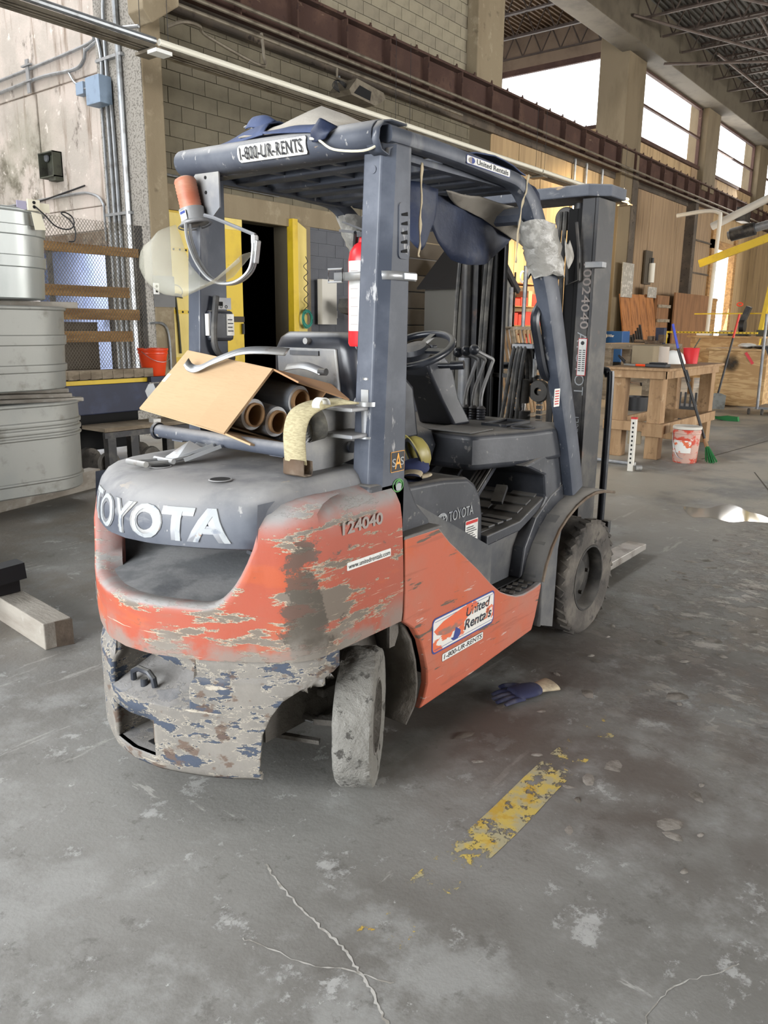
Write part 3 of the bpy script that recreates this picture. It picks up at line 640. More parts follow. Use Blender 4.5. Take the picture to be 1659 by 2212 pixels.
# --- walls behind the camera with openings added for the fill lamps, and far end
struct(B().bb((-8.2, -14, 0), (-8, -1, 9.6)).bb((-8.2, 7, 0), (-8, 15, 9.6)).bb((-8.2, -1, 5.8), (-8, 7, 9.6)).build('wall_rear', 'wall_stained', smooth=0))
struct(B().bb((-8, -14.2, 0), (2.5, -14, 9.6)).bb((11.5, -14.2, 0), (18, -14, 9.6)).bb((30, -14.2, 0), (50, -14, 9.6)).bb((18, -14.2, 5.6), (30, -14, 9.6)).bb((2.5, -14.2, 5.2), (11.5, -14, 9.6)).build('wall_right', 'wall_stained', smooth=0))
struct(B().bb((50, -14, 0), (50.2, 9.2, 9.6)).build('wall_front', 'wall_panel_tan', smooth=0))
struct(B().bb((-8, 15, 0), (6.6, 15.2, 9.6)).build('wall_left_far', 'wall_stained', smooth=0))
struct(B().bb((7.70, 10.02, 0), (7.75, 10.08, 2.3)).bb((7.7, 10.08, 1.55), (7.75, 12, 1.6)).build('trim_61', 'dark_beam', smooth=0))
struct(B().bb((7.4, 10.3, 0), (7.74, 11.2, 1.2)).build('trim_62', 'garage_brown', smooth=0))
# pale hairline cracks filled with dust in the slab
def crack(pts, w, seed):
    rr = random.Random(seed); c = bez(pts, 14); rows = []
    for k, p in enumerate(c):
        d = (c[min(k+1, len(c)-1)]-c[max(k-1, 0)]).normalized(); n = Vector((-d.y, d.x, 0)); o = .012*mnoise.noise(p*9)+.004*rr.uniform(-1, 1); ww = w*rr.uniform(.25, 1)
        rows.append([p+n*(o-ww), p+n*(o+ww)])
    return B().grid(rows).build('slab_crack', 'crack_dust', FL, smooth=0)
M('crack_dust', (186, 184, 178), .9, 0, [dict(col=(150, 146, 138), scale=20, lo=.45, hi=.6)])
crack([(1.335, 1.46, .0012), (1.27, 1.26, .0012), (1.24, 1.10, .0012), (1.19, .98, .0012), (1.15, .88, .0012), (1.10, .82, .0012)], .005, 1)
crack([(1.10, 1.30, .0012), (1.16, 1.10, .0012), (1.23, .92, .0012)], .0025, 2)
crack([(1.47, .42, .0012), (1.62, .40, .0012), (1.80, .30, .0012)], .002, 3)
M('joint_dark', (96, 90, 82), .9)
B().bar((9.5, 2.7, .001), (14.5, 2.2, .001), .02, .001).build('slab_joint', 'joint_dark', FL, smooth=0)
B().bar((6.2, .95, .001), (9.0, 2.0, .001), .012, .001).build('slab_joint', 'joint_dark', FL, smooth=0)
# ------------------------------------------------------------------ forklift
FKR = thing('forklift', 'worn orange and slate counterbalance forklift with overhead guard, parked on the concrete floor', 'forklift', FK)
YC = 2.025
RT = [(0, 1.296), (.1, 1.308), (.17, 1.333), (.25, 1.368), (.32, 1.408), (.415, 1.478), (.47, 1.52), (.50, 1.552), (.518, 1.582), (.53, 1.625), (.535, 1.67)]
def rear(y): return interp(RT, abs(y-YC))
def outline():
    """right front corner round the rear to the left front corner, as (x, y, t)"""
    r = []
    for x in (2.012, 1.95, 1.88, 1.80, 1.73): r.append((x, YC-.535, .536))
    ts = [.535, .53, .518, .50, .485, .47, .45, .43, .415, .40, .385, .37, .355, .34, .32, .30, .28, .255, .23, .205, .18, .155, .13, .105, .08, .05, .025, 0]
    for t_ in ts: r.append((interp(RT, t_), YC-t_, t_))
    return r+[(x, 2*YC-y, t_) for x, y, t_ in r[::-1][1:]]
OUT = outline(); NO = len(OUT)
def onrm(j):
    a = OUT[max(j-1, 0)]; c = OUT[min(j+1, NO-1)]; d = Vector((c[0]-a[0], c[1]-a[1], 0)).normalized()
    return Vector((-d.y, d.x, 0))      # outward: travelling right-front -> rear -> left
if onrm(NO//2).x > 0: _sg = -1
else: _sg = 1
ONR = [onrm(j)*_sg for j in range(NO)]
def ztop(j):
    x, y, t_ = OUT[j]
    if t_ <= .27: return .69
    if t_ < .405: return .69+.19*((t_-.27)/.135)**2.4
    return 1.0
def cw_row(j, k):
    x, y, t_ = OUT[j]; zt = ztop(j); z0 = .52; n = ONR[j]; p = Vector((x, y, 0))
    full = t_ >= .405
    if full:
        prof = [(.52, .02), (.526, .004), (.56, 0), (.64, -.002), (.72, 0), (.80, .003), (.88, .008), (.93, .016), (.965, .036), (.988, .066), (.998, .105), (1.0, .16)]
    else:
        h = zt-.56; prof = [(.52, .02), (.526, .004), (.56, 0)]+[(.56+h*q, 0) for q in (.35, .62, .8, .92)]+[(zt, .006), (zt+.006, .02), (zt+.004, .045), (zt-.004, .09), (zt-.03, .10)]
    z, ins = prof[k]
    q = p-n*ins; q.z = z
    if full and t_ < .53 and k > 7: q = p+Vector((1, 0, 0))*(ins*1.2)+Vector((0, 1 if y < YC else -1, 0))*ins*.3; q.z = z
    return q
b = B().grid([[cw_row(j, k) for j in range(NO)] for k in range(12)])
CW = b.build('counterweight', 'orange_paint', FKR, smooth=50, solid=0)
# horizontal grooves scored in the paint and vertical scar along the rear corner
# recess interior: sloping dusty shelf, side cheeks, dark grille
sh_ = B()
js = [j for j in range(NO) if OUT[j][2] <= .40]
rows = []
for k, (dx, z) in enumerate(((.035, .688), (.10, .694), (.2, .705), (.34, .725), (.5, .75))):
    rows.append([Vector((OUT[j][0]+dx if k else OUT[j][0]+.035, OUT[j][1], (z if OUT[j][2] < .3 else z+.17*max(0, (OUT[j][2]-.3)/.1)**2*(1 if k < 4 else 1)))) for j in js])
sh_.grid(rows)
sh_.build('recess_shelf', 'shelf_dust', CW, smooth=50)
for s_ in (-1, 1):
    y = YC+s_*.405; rw = B()
    rw.add([(1.47, y, .70), (1.86, y, .70), (1.86, y, 1.0), (1.49, y, 1.0)], [(0, 1, 2, 3)]); rw.build('recess_side', 'slate_paint', CW, smooth=0)
rb = B().bb((1.84, 1.62, .68), (1.86, 2.43, 1.0)).build('recess_back', 'void_black', CW, smooth=0)
for i in range(5):
    B().box((1.70, 1.70+i*.035, .785+.012*i), (.22, .03, .012), Matrix.Rotation(.12, 3, 'X')).build('fin', 'black_plastic', CW, smooth=0)
# slate hood above the recess
HT = [.46, .45, .44, .425, .41, .39, .36, .33, .30, .27, .24, .21, .18, .15, .12, .09, .06, .03, 0]
HY = [YC-t_ for t_ in HT]+[YC+t_ for t_ in HT[::-1][1:]]
def hood_pt(y, k):
    t_ = abs(y-YC); x = rear(y)+.022; s_ = max(0, (t_-.395)/.065)
    zb = .862+.075*s_; dz = -.12*s_**1.3
    prof = [(zb+.012, .10), (zb, .07), (zb-.002, .025), (zb+.006, .006), (.90+.03*s_, .0), (.945+.01*s_, .006), (.985+dz*.6, .022), (1.012+dz, .05), (1.028+dz, .09), (1.036+dz, .15), (1.04+dz, .24), (1.042+dz, .36)]
    z, ins = prof[k]; xx = x+ins+.07*s_
    return Vector((xx, y, z))
rows = [[hood_pt(y, k) for y in HY] for k in range(12)]
rows.append([Vector((1.985, y, 1.044-.12*max(0, (abs(y-YC)-.395)/.065)**1.3)) for y in HY])
rows.append([Vector((2.0, y, .97)) for y in HY])
HD = B().grid(rows).build('hood_cover', 'slate_paint', FKR, smooth=50)
for (x, y) in ((1.535, 1.83), (1.555, 2.15)):
    c = B().lathe([(.036, -.001), (.034, .0015), (.030, .0012)], (x, y, 1.0415), n=24); c.build('hole_rim', 'slate_paint', HD)
    B().lathe([(0, 0), (.031, 0)], (x, y, 1.0428), n=24).build('lifting_hole', 'void_black', HD)
# raised letters following the curve of the hood
vs, fs = text_mesh('TOYOTA', .03, 0, 5)
def on_hood(u, v, d):
    # u 0..1 over arc from left (y high) to right
    y = YC+.262-.60*u; z = .884+.100*v
    prof = [(.862, .012), (.868, .006), (.90, 0), (.945, .006), (.985, .022), (1.012, .05)]
    ins = interp([(a, c) for a, c in prof], z)
    n = Vector((-1, 0, .1)); g = (rear(y+.01)-rear(y-.01))/.02; nn = Vector((-1, g, 0)).normalized()
    return Vector((rear(y)+.022+ins, y, z))+nn*d
import bmesh
def curved_text(s, bold, fn, d, cuts=3):
    vs, fs = text_mesh(s, bold, 0, 4); bm = bmesh.new(); V_ = [bm.verts.new((q[0]*6, q[1], 0)) for q in vs]
    for f in fs:
        try: bm.faces.new([V_[i] for i in f])
        except ValueError: pass
    bmesh.ops.remove_doubles(bm, verts=bm.verts, dist=1e-5)
    for k in range(1, 30):
        ge = bm.verts[:]+bm.edges[:]+bm.faces[:]; bmesh.ops.bisect_plane(bm, geom=ge, plane_co=(k*.2, 0, 0), plane_no=(1, 0, 0))
    for k in (.33, .66):
        ge = bm.verts[:]+bm.edges[:]+bm.faces[:]; bmesh.ops.bisect_plane(bm, geom=ge, plane_co=(0, k, 0), plane_no=(0, 1, 0))
    r = bmesh.ops.extrude_face_region(bm, geom=bm.faces[:]); mv = set(e for e in r['geom'] if isinstance(e, bmesh.types.BMVert))
    bm.verts.index_update(); q = B()
    q.v = [fn(v.co.x/6, v.co.y, d if v in mv else -.004) for v in bm.verts]
    q.f = [tuple(v.index for v in f.verts) for f in bm.faces]; bm.free(); return q
curved_text('TOYOTA', .05, on_hood, .003).build('lettering_edge', 'steel_dusty', HD, smooth=45)
curved_text('TOYOTA', .0, on_hood, .0045).build('lettering', 'letter_white', HD, smooth=45)
# lower skirt below the band with arch cut-outs, tow pocket and slot
ARCH = [(1.0, .13), (1.466, .13), (1.4705, .20), (1.475, .285), (1.492, .35), (1.515, .403), (1.555, .438), (1.614, .456), (1.663, .48), (1.735, .514), (1.80, .53), (3, .53)]
sk_y = sorted(set([y for (_, y, t_) in OUT if t_ < .5]+[1.79, 1.80, 2.22, 2.14, 2.13, 1.91, 1.92]+[YC+s_*(.36+.006*i) for s_ in (-1, 1) for i in range(30)]+[YC+s_*(.398+.0015*i) for s_ in (-1, 1) for i in range(12)]+[YC+s_*(.515+.001*i) for s_ in (-1, 1) for i in range(20)]))
sk_z = [.13, .145, .165, .18, .20, .235, .27, .305, .34, .36, .39, .42, .44, .455, .465, .50, .53]
def sk_pt(y, z):
    x = rear(y); t_ = abs(y-YC)
    ins = interp([(.13, .02), (.145, .006), (.165, .0), (.30, 0), (.43, .0), (.446, .004), (.462, .03), (.53, .03)], z)
    q = Vector((x+ins, y, z)); zl = interp(ARCH, x)
    if z < zl: q.z = zl
    return q
SKIN = [[sk_pt(y, z) for y in sk_y] for z in sk_z]
def sk_skip(i, j):
    y = (sk_y[j]+sk_y[j+1])/2; z = (sk_z[i]+sk_z[i+1])/2
    if 1.80 < y < 2.14 and .36 < z < .53: return True
    if 1.92 < y < 2.13 and .18 < z < .305: return True
    return SKIN[i][j].z > .525 or (SKIN[i][j].z == SKIN[i+1][j].z and SKIN[i][j+1].z == SKIN[i+1][j+1].z)
SK = B().grid(SKIN, sk_skip).build('lower_skirt', 'skirt_paint', FKR, smooth=40, solid=.02)
SK.modifiers['s'].offset = -1
fixn(SK)
pk = B()
def pocket(q, y0, y1, z0, z1, dep, flare=0.):
    f = lambda y, z: Vector((rear(y)+interp([(.15, .03), (.165, .012), (.18, .004), (.30, 0), (.43, 0), (.446, .004), (.462, .03), (.53, .03)], z)+.002, y, z))
    ys = [y0, y0*.75+y1*.25, (y0+y1)/2, y0*.25+y1*.75, y1]; D = Vector((dep, 0, 0))
    q.grid([[f(y, z0) for y in ys], [Vector((1.34+dep, y, z0+flare)) for y in ys]])
    q.grid([[f(y, z1) for y in ys], [Vector((1.34+dep, y, z1)) for y in ys]])
    for y in (y0, y1): q.grid([[f(y, z0), f(y, z1)], [Vector((1.34+dep, y, z0)), Vector((1.34+dep, y, z1))]])
    q.grid([[Vector((1.34+dep, y, z0)) for y in ys], [Vector((1.34+dep, y, z1)) for y in ys]])
pocket(pk, 1.80, 2.14, .36, .53, .13, .05)
pk.build('tow_pocket', 'skirt_paint', SK, smooth=0)
pk = B(); pocket(pk, 1.92, 2.13, .18, .305, .10); pk.build('tow_slot', 'skirt_paint', SK, smooth=0)
B().cyl((1.37, 1.985, .17), (1.37, 1.985, .305), .015).build('tow_pin', 'rusty_steel', SK)
B().bb((1.35, 1.955, .181), (1.40, 2.015, .184)).build('pin_hole', 'void_black', SK, smooth=0)
lp = B().tube([(1.352, 2.075, .382), (1.35, 2.072, .412), (1.352, 2.045, .428), (1.354, 1.995, .428), (1.356, 1.975, .412), (1.36, 1.975, .382)], .010, 8)
lp.cyl((1.356, 2.025, .36), (1.356, 2.025, .398), .012)
lp.build('pin_loop', 'black_gloss', SK)
text(B(), 'P2', (1.452, 2.03, .452), (0, -.05, 0), (0, 0, .03)).build('cast_mark', 'steel_dusty', SK, smooth=0)
# raised step pads on the skirt between pocket and arch
# rear corner patch stickers on the left
dl = B().grid([[Vector((rear(y), y, z))-Vector((.0015, -.0006, 0)) for y in [2.31+.022*i for i in range(8)]] for z in (.585, .65)]); dl.build('decal', 'worn_white_vinyl', CW)
def warp_text(s, y0, y1, z0, z1, mat, par, bold=.01, d=.003):
    vs, fs = text_mesh(s, bold); q = B()
    q.add([Vector((rear(lerp(y0, y1, u))-d, lerp(y0, y1, u), lerp(z0, z1, v))) for u, v in vs], fs); q.build('lettering', mat, par, smooth=0)
warp_text('Unit', 2.40, 2.315, .60, .64, 'letter_worn', CW)
def rect_decal(x0, x1, z0, z1, y, r, mat, par, name='decal', off=.0016, dz=0.):
    """rounded label on a plane y = const, dz = rise from x0 to x1"""
    w = x1-x0; h = z1-z0; q = B(); p = rrect(w, h, r); o_ = len(q.v)
    q.add([(x0+a, y-off, z0+c+dz*a/w) for a, c in p], [tuple(range(len(p)))])
    return q.build(name, mat, par, smooth=0)
def side_text(s, x0, x1, z0, z1, y, mat, par, bold=.008, shear=0., off=.0026, dz=0., name='lettering'):
    q = text(B(), s, (x0, y-off, z0), (x1-x0, 0, dz), (0, 0, z1-z0), bold, shear); return q.build(name, mat, par, smooth=0)
YS = 1.49
rect_decal(1.728, 1.945, .772, .798, YS+.003, .004, 'white_vinyl', CW)
side_text('www.unitedrentals.com', 1.735, 1.94, .777, .793, YS+.003, 'letter_black', CW, .0)
side_text('124040', 1.715, 1.91, .885, .925, YS+.0115, 'letter_grey', CW, .03, off=.004)
# right and left body panels
PAN = [(2.022, .815), (2.219, .812), (2.293, .744), (2.402, .664), (2.50, .590), (2.60, .508), (2.68, .452), (2.742, .424), (2.811, .399), (2.88, .388), (2.97, .390), (3.042, .400), (3.035, .37), (3.0, .25), (2.982, .192), (2.7, .172), (2.499, .158), (2.142, .145), (2.160, .18), (2.170, .237), (2.165, .29), (2.150, .345), (2.125, .416), (2.083, .475), (2.05, .50), (2.022, .52)]
for s_ in (-1, 1):
    y = YC+s_*.535; f = lambda a, c, y=y, s_=s_: (a, y-s_*.012*max(0, (.30-c)/.15)**2, c)
    q = B(); p = PAN; D = (0, -s_*.03, 0); q.prism(p, f, D); 
    PN = fixn(q.build('side_panel', 'orange_panel_paint', FKR, smooth=30, bevel=.006))
    if s_ < 0: PR = PN
    B().bb((2.02, min(y, y-s_*.14), .805), (2.24, max(y, y-s_*.14), .818)).build('side_ledge', 'dusty_plastic', FKR, smooth=0, bevel=.006)
# big decal: worn United Rentals plate, sheared upward like the photo shows
def plate(pts, mat, par, off, name='decal', y=YS):
    q = B(); q.add([(a, y-off, c) for a, c in pts], [tuple(range(len(pts)))]); return q.build(name, mat, par, smooth=0)
rect_decal(2.19, 2.625, .340, .478, YS, .02, 'letter_blue', PR, off=.0014, name='decal')
rect_decal(2.196, 2.619, .346, .472, YS, .018, 'worn_white_vinyl', PR, off=.0018, name='decal')
rect_decal(2.205, 2.61, .354, .356, YS, .0008, 'letter_blue', PR, off=.0022, name='decal')
rect_decal(2.205, 2.61, .462, .464, YS, .0008, 'letter_blue', PR, off=.0022, name='decal')
M('decal_scrape', (214, 100, 62), .6, 0, [dict(col=(120, 108, 98), scale=9, st=(.6, 1, 2), lo=.5, hi=.6, amt=.8)])
plate([(2.2, .43), (2.26, .452), (2.40, .470), (2.47, .462), (2.44, .43), (2.40, .405), (2.33, .392), (2.27, .396), (2.22, .41)], 'decal_scrape', PR, .0024)
plate([(2.33, .368)]+[(2.345+.034*math.cos(a), .378+.024*math.sin(a)) for a in [math.radians(200+i*16) for i in range(12)]]+[(2.345, .405)], 'letter_blue', PR, .0026)
side_text('United', 2.415, 2.59, .422, .460, YS, 'letter_worn', PR, .02, .2, .0028)
side_text('Rentals', 2.405, 2.605, .372, .412, YS, 'letter_worn', PR, .02, .2, .0028)
rect_decal(2.258, 2.548, .292, .324, YS, .006, 'letter_black', PR, off=.0014)
rect_decal(2.2595, 2.5465, .2935, .3225, YS, .005, 'white_vinyl', PR, off=.0018)
side_text('1-800-UR-RENTS', 2.27, 2.538, .299, .318, YS, 'letter_black', PR, .008, .15)

# ---- rear wheels (steered) and axle
def wheel(name, c, R, w, rh, rim_r, mat, rimmat, par, hub_out, lugs=0, wob=.004):
    """tire lathed about its axle; c centre, rh = heading angle"""
    ax = Vector((math.sin(rh), -math.cos(rh), 0))*hub_out; hw = w/2
    def wb(q, a, r, h):
        if r < R*.8: return q
        d = (mnoise.noise(Vector((q.x*22, q.y*22, q.z*22)))*wob+mnoise.noise(Vector((q.x*60, q.y*60, q.z*60)))*wob*.6)
        dirv = (q-Vector(c)); dirv = dirv-ax*dirv.dot(ax); dirv.normalize(); q = q+dirv*d
        if q.z < .001: q.z = .001
        return q
    pr = [(rim_r, -hw*.7), (R*.80, -hw*.98), (R*.93, -hw*.97), (R*.975, -hw*.88), (R*.995, -hw*.66), (R, -hw*.33), (R*1.003, 0), (R, hw*.33), (R*.995, hw*.66), (R*.975, hw*.88), (R*.93, hw*.97), (R*.86, hw*.985), (R*.80, hw*1.0), (R*.76, hw*.97), (R*.70, hw*.96), (rim_r*1.02, hw*.90), (rim_r, hw*.74)]
    T = B().lathe(pr, c, ax, 72, wob=wb); o = T.build(name, mat, par, smooth=45)
    rp = [(rim_r, -hw*.7), (rim_r, hw*.74), (rim_r*1.01, hw*.92), (rim_r*.95, hw*.92), (rim_r*.93, hw*.6), (rim_r*.90, hw*.15), (rim_r*.55, hw*.02), (rim_r*.50, hw*.22), (rim_r*.30, hw*.30), (0, hw*.30)]
    B().lathe(rp, c, ax, 40).build('rim', rimmat, o, smooth=30)
    u = Vector((math.cos(rh), math.sin(rh), 0)); n = 6
    for k in range(n):
        a = 2*math.pi*k/n; p = Vector(c)+u*math.cos(a)*rim_r*.72+Vector((0, 0, 1))*math.sin(a)*rim_r*.72
        B().cyl(p+ax*hw*.02, p+ax*hw*.26, .011, n=6).build('lug_nut', rimmat, o)
    return o
RW = wheel('rear_wheel', (1.852, 1.540, .229), .229, .128, math.radians(32), .125, 'mud_tire', 'liner_mud', FKR, 1, wob=.010)
wheel('rear_wheel', (1.86, 2.49, .229), .229, .128, math.radians(30), .125, 'mud_tire', 'liner_mud', FKR, -1, wob=.008)
ax_ = B().bb((1.80, 1.66, .17), (1.92, 2.39, .20)).bb((1.80, 1.66, .27), (1.92, 2.39, .30)).bb((1.82, 1.80, .2), (1.90, 2.25, .27))
ax_.build('steer_axle', 'liner_mud', FKR, smooth=0, bevel=.006)
B().cyl((1.74, 1.78, .22), (1.74, 2.27, .22), .038).build('steer_cylinder', 'liner_mud', FKR)
B().cyl((1.74, 1.64, .22), (1.74, 2.40, .22), .014).build('cylinder_rod', 'chrome', FKR)
for s_ in (-1, 1):
    B().bar((1.74, YC+s_*.37, .22), (1.80, YC+s_*.44, .21), .035, .02).build('tie_link', 'liner_mud', FKR)
    B().bar((1.60, YC+s_*.2, .185), (1.72, YC+s_*.42, .165), .02, .014).build('drag_bar', 'liner_mud', FKR)
B().bb((1.55, 1.70, .30), (2.3, 2.35, .55)).build('chassis', 'void_black', FKR, smooth=0)
# wheel arch liner ahead of the rear wheel
for s_ in (-1, 1):
    y0 = YC+s_*.50; y1 = YC+s_*.33; pts = [(1.62, .52), (1.80, .55), (1.98, .55), (2.07, .50), (2.12, .42), (2.15, .33), (2.165, .24), (2.16, .16), (2.10, .10)]
    B().grid([[(a-.012, y, c) for a, c in pts] for y in (y0, (y0+y1)/2, y1)]).build('wheel_arch', 'liner_mud', FKR, smooth=60, solid=.012)
    B().bb((1.56, y1-.005, .2), (2.2, y1+.005, .55)).build('arch_wall', 'liner_mud', FKR, smooth=0)
    q = B().prism([(0, 0), (.03, 0), (.05, .04), (.05, .11), (.02, .12), (0, .08)], lambda a, c, s_=s_: (2.0+a, YC+s_*.49, .42+c), (0, -s_*.012, 0)); q.build('bracket_tab', 'liner_mud', FKR, smooth=0)
# ---- front wheels
for s_ in (-1, 1):
    wheel('front_wheel', (3.575, YC+s_*.45, .285), .285, .17, 0, .165, 'tire_rubber', 'rim_dark', FKR, -s_*-1 if s_ > 0 else 1, wob=.004) if False else wheel('front_wheel', (3.575, YC+s_*.45, .285), .285, .17, 0 if s_ < 0 else math.pi, .165, 'tire_rubber', 'rim_dark', FKR, 1, wob=.004)
tr_ = B(); R_ = .288
for k in range(30):
    a = 2*math.pi*k/30
    for sd in (-1, 1):
        c = Vector((3.575+math.cos(a)*R_*.985, YC-.45+sd*.052, .285+math.sin(a)*R_*.985))
        if c.z > .02: tr_.box(c, (.018, .052, .034), Matrix.Rotation(-a, 3, 'Y') @ Matrix.Rotation(sd*.5, 3, 'X'))
stuff(tr_.build('tread_lugs', 'tire_rubber', FKR, smooth=0))
B().cyl((3.575, 1.7, .285), (3.575, 2.35, .285), .07).build('front_axle', 'liner_mud', FKR)
# fenders: arch band outside the front wheel and flat lip forward
FA = [(3.05, .19), (3.05, .40), (3.075, .47), (3.12, .54), (3.19, .61), (3.27, .655), (3.36, .69), (3.46, .712), (3.56, .72), (3.66, .712), (3.80, .686)]
for s_ in (-1, 1):
    ya = YC+s_*.535; yb = YC+s_*.34
    f = B().grid([[(a, y, c) for a, c in FA] for y in (ya, YC+s_*.44, yb)]).build('front_fender', 'dusty_plastic', FKR, smooth=50, solid=.012)
    B().tube([(a, ya, c) for a, c in FA[1:]], .008, 6).build('fender_lip', 'rusty_steel', f)
    B().prism([(3.05, .19), (3.02, .30), (3.05, .42), (3.12, .55), (3.25, .66), (3.30, .64), (3.26, .5), (3.25, .12)], lambda a, c, s_=s_: (a, YC+s_*.50, c), (0, -s_*.06, 0)).build('fender_side', 'dusty_plastic', f, smooth=0)
    B().prism([(3.02, .40), (3.05, .54), (3.14, .66), (3.28, .74), (3.42, .78), (3.42, .66), (3.3, .6), (3.2, .5)], lambda a, c, s_=s_: (a, YC+s_*.44, c), (0, -s_*.10, 0)).build('fender_inner', 'black_plastic', f, smooth=0, bevel=.008)
# ---- floor, step, cowl
B().prism([(2.74, .655), (3.02, .665), (3.36, .78), (3.36, .74), (3.02, .62), (2.74, .61)], lambda a, c: (a, 1.60, c), (0, .85, 0)).build('floor_plate', 'black_plastic', FKR, smooth=0, bevel=.006)
for i in range(6):
    for j in range(2):
        B().box((2.84+.075*i if i < 3 else 2.86+.075*i, 1.70+.15*j, .672+(0 if i < 3 else (i-2)*.024)), (.05, .125, .008), Matrix.Rotation(0 if i < 3 else -.33, 3, 'Y')).build('floor_mat_rib', 'dusty_plastic', FKR, smooth=0, bevel=.002)
B().bb((2.74, 1.645, .36), (3.1, 1.67, .66)).build('step_riser', 'dusty_plastic', FKR, smooth=0)
STP = B().bb((2.74, 1.50, .372), (3.08, 1.66, .388)).build('step_plate', 'dusty_plastic', FKR, smooth=0, bevel=.004)
for i in range(5):
    for j in range(3):
        B().box((2.80+.055*i, 1.535+.045*j, .391), (.04, .024, .008), .35).build('step_tread', 'black_plastic', STP, smooth=0, bevel=.002)
# engine hood under the seat
eh = [(2.20, .55), (2.735, .55), (2.75, .62), (2.742, .75), (2.72, .83), (2.68, .88), (2.62, .915), (2.45, .935), (2.20, .945)]
EH = B().prism(eh, lambda a, c: (a, 1.625, c), (0, .80, 0)).build('engine_hood', 'black_plastic', FKR, smooth=30, bevel=.02, seg=3)
B().prism([(2.15, .80), (2.28, .80), (2.40, .66), (2.52, .57), (2.72, .42), (2.78, .40), (2.78, .60), (2.15, .92)], lambda a, c: (a, 1.60, c), (0, .05, 0)).build('hood_side', 'dusty_plastic', FKR, smooth=0)
c = Vector((2.432, 1.619, .785))
em = B()
def ring(q, cx, cz, rx, rz, w, y):
    N = 24; o_ = len(q.v)
    for k in range(N):
        a = 2*math.pi*k/N; q.v += [Vector((cx+rx*math.cos(a), y, cz+rz*math.sin(a))), Vector((cx+(rx-w)*math.cos(a), y, cz+(rz-w)*math.sin(a)))]
    for k in range(N):
        m_ = (k+1) % N; q.f.append((o_+2*k, o_+2*m_, o_+2*m_+1, o_+2*k+1))
ring(em, 2.435, .778, .036, .026, .006, 1.6225); ring(em, 2.435, .786, .026, .010, .004, 1.622); ring(em, 2.435, .778, .011, .024, .004, 1.6222)
em.build('emblem', 'letter_white', EH, smooth=0)
side_text('TOYOTA', 2.482, 2.66, .760, .800, 1.6245, 'letter_white', EH, .0)
rect_decal(2.605, 2.70, .620, .738, 1.6245, .002, 'white_vinyl', EH)
rect_decal(2.608, 2.697, .722, .735, 1.624, .001, 'letter_red', EH, off=.002)
for i in range(9): rect_decal(2.612, 2.69-.012*(i % 3), .632+.0095*i, .6355+.0095*i, 1.624, .0008, 'letter_black', EH, off=.002)
# seat
st = thing  # (kept simple: seat is a part of the truck)
SB = [(2.25, 2.30), (2.235, 2.33)]
seat = B()
def seatring(z, x0, x1, hw, r=.06):
    p = []
    for cx, cy, a0 in ((x1-r, hw-r, 0), (x0+r, hw-r, 90), (x0+r, -hw+r, 180), (x1-r, -hw+r, 270)):
        for k in range(5):
            a = math.radians(a0+22.5*k); p.append((cx+r*math.cos(a), 2.125+cy+r*math.sin(a), z))
    return p
seat.rings([seatring(.97, 2.33, 2.42, .20, .03), seatring(1.05, 2.30, 2.42, .225, .04), seatring(1.18, 2.27, 2.40, .225, .045), seatring(1.30, 2.25, 2.38, .222, .05), seatring(1.40, 2.24, 2.37, .21, .05), seatring(1.45, 2.25, 2.36, .185, .045), seatring(1.472, 2.27, 2.34, .15, .03)])
seat.build('seat_back', 'black_gloss', FKR, smooth=60)
q = B(); q.rings([[(2.262, 2.30, 1.03), (2.262, 1.965, 1.03), (2.228, 1.98, 1.412), (2.228, 2.288, 1.412)], [(2.275, 2.30, 1.03), (2.275, 1.965, 1.03), (2.25, 1.98, 1.412), (2.25, 2.288, 1.412)]])
q.build('seat_back_panel', 'steel_dusty', FKR, smooth=0, bevel=.006)
B().bb((2.222, 2.06, 1.385), (2.235, 2.21, 1.402)).build('panel_slot', 'dusty_plastic', FKR, smooth=0)
B().cyl((2.225, 2.13, 1.438), (2.26, 2.13, 1.438), .012).build('panel_bolt', 'steel_dusty', FKR)
sb = B(); sb.rings([seatring(.945, 2.32, 2.80, .22, .05), seatring(1.0, 2.30, 2.82, .23, .06), seatring(1.06, 2.30, 2.80, .22, .06), seatring(1.085, 2.34, 2.76, .18, .06)])
sb.build('seat_cushion', 'black_plastic', FKR, smooth=60)
# bolster arms of the seat
B().rings([[(2.28, 2.0, 1.455), (2.28, 1.915, 1.44), (2.26, 1.905, 1.05), (2.26, 2.0, 1.05)], [(2.40, 1.98, 1.43), (2.40, 1.875, 1.40), (2.40, 1.865, 1.05), (2.40, 1.98, 1.05)], [(2.56, 1.96, 1.28), (2.56, 1.85, 1.26), (2.60, 1.85, 1.05), (2.60, 1.95, 1.05)]]).build('seat_bolster', 'black_gloss', FKR, smooth=40, bevel=.02, seg=3)
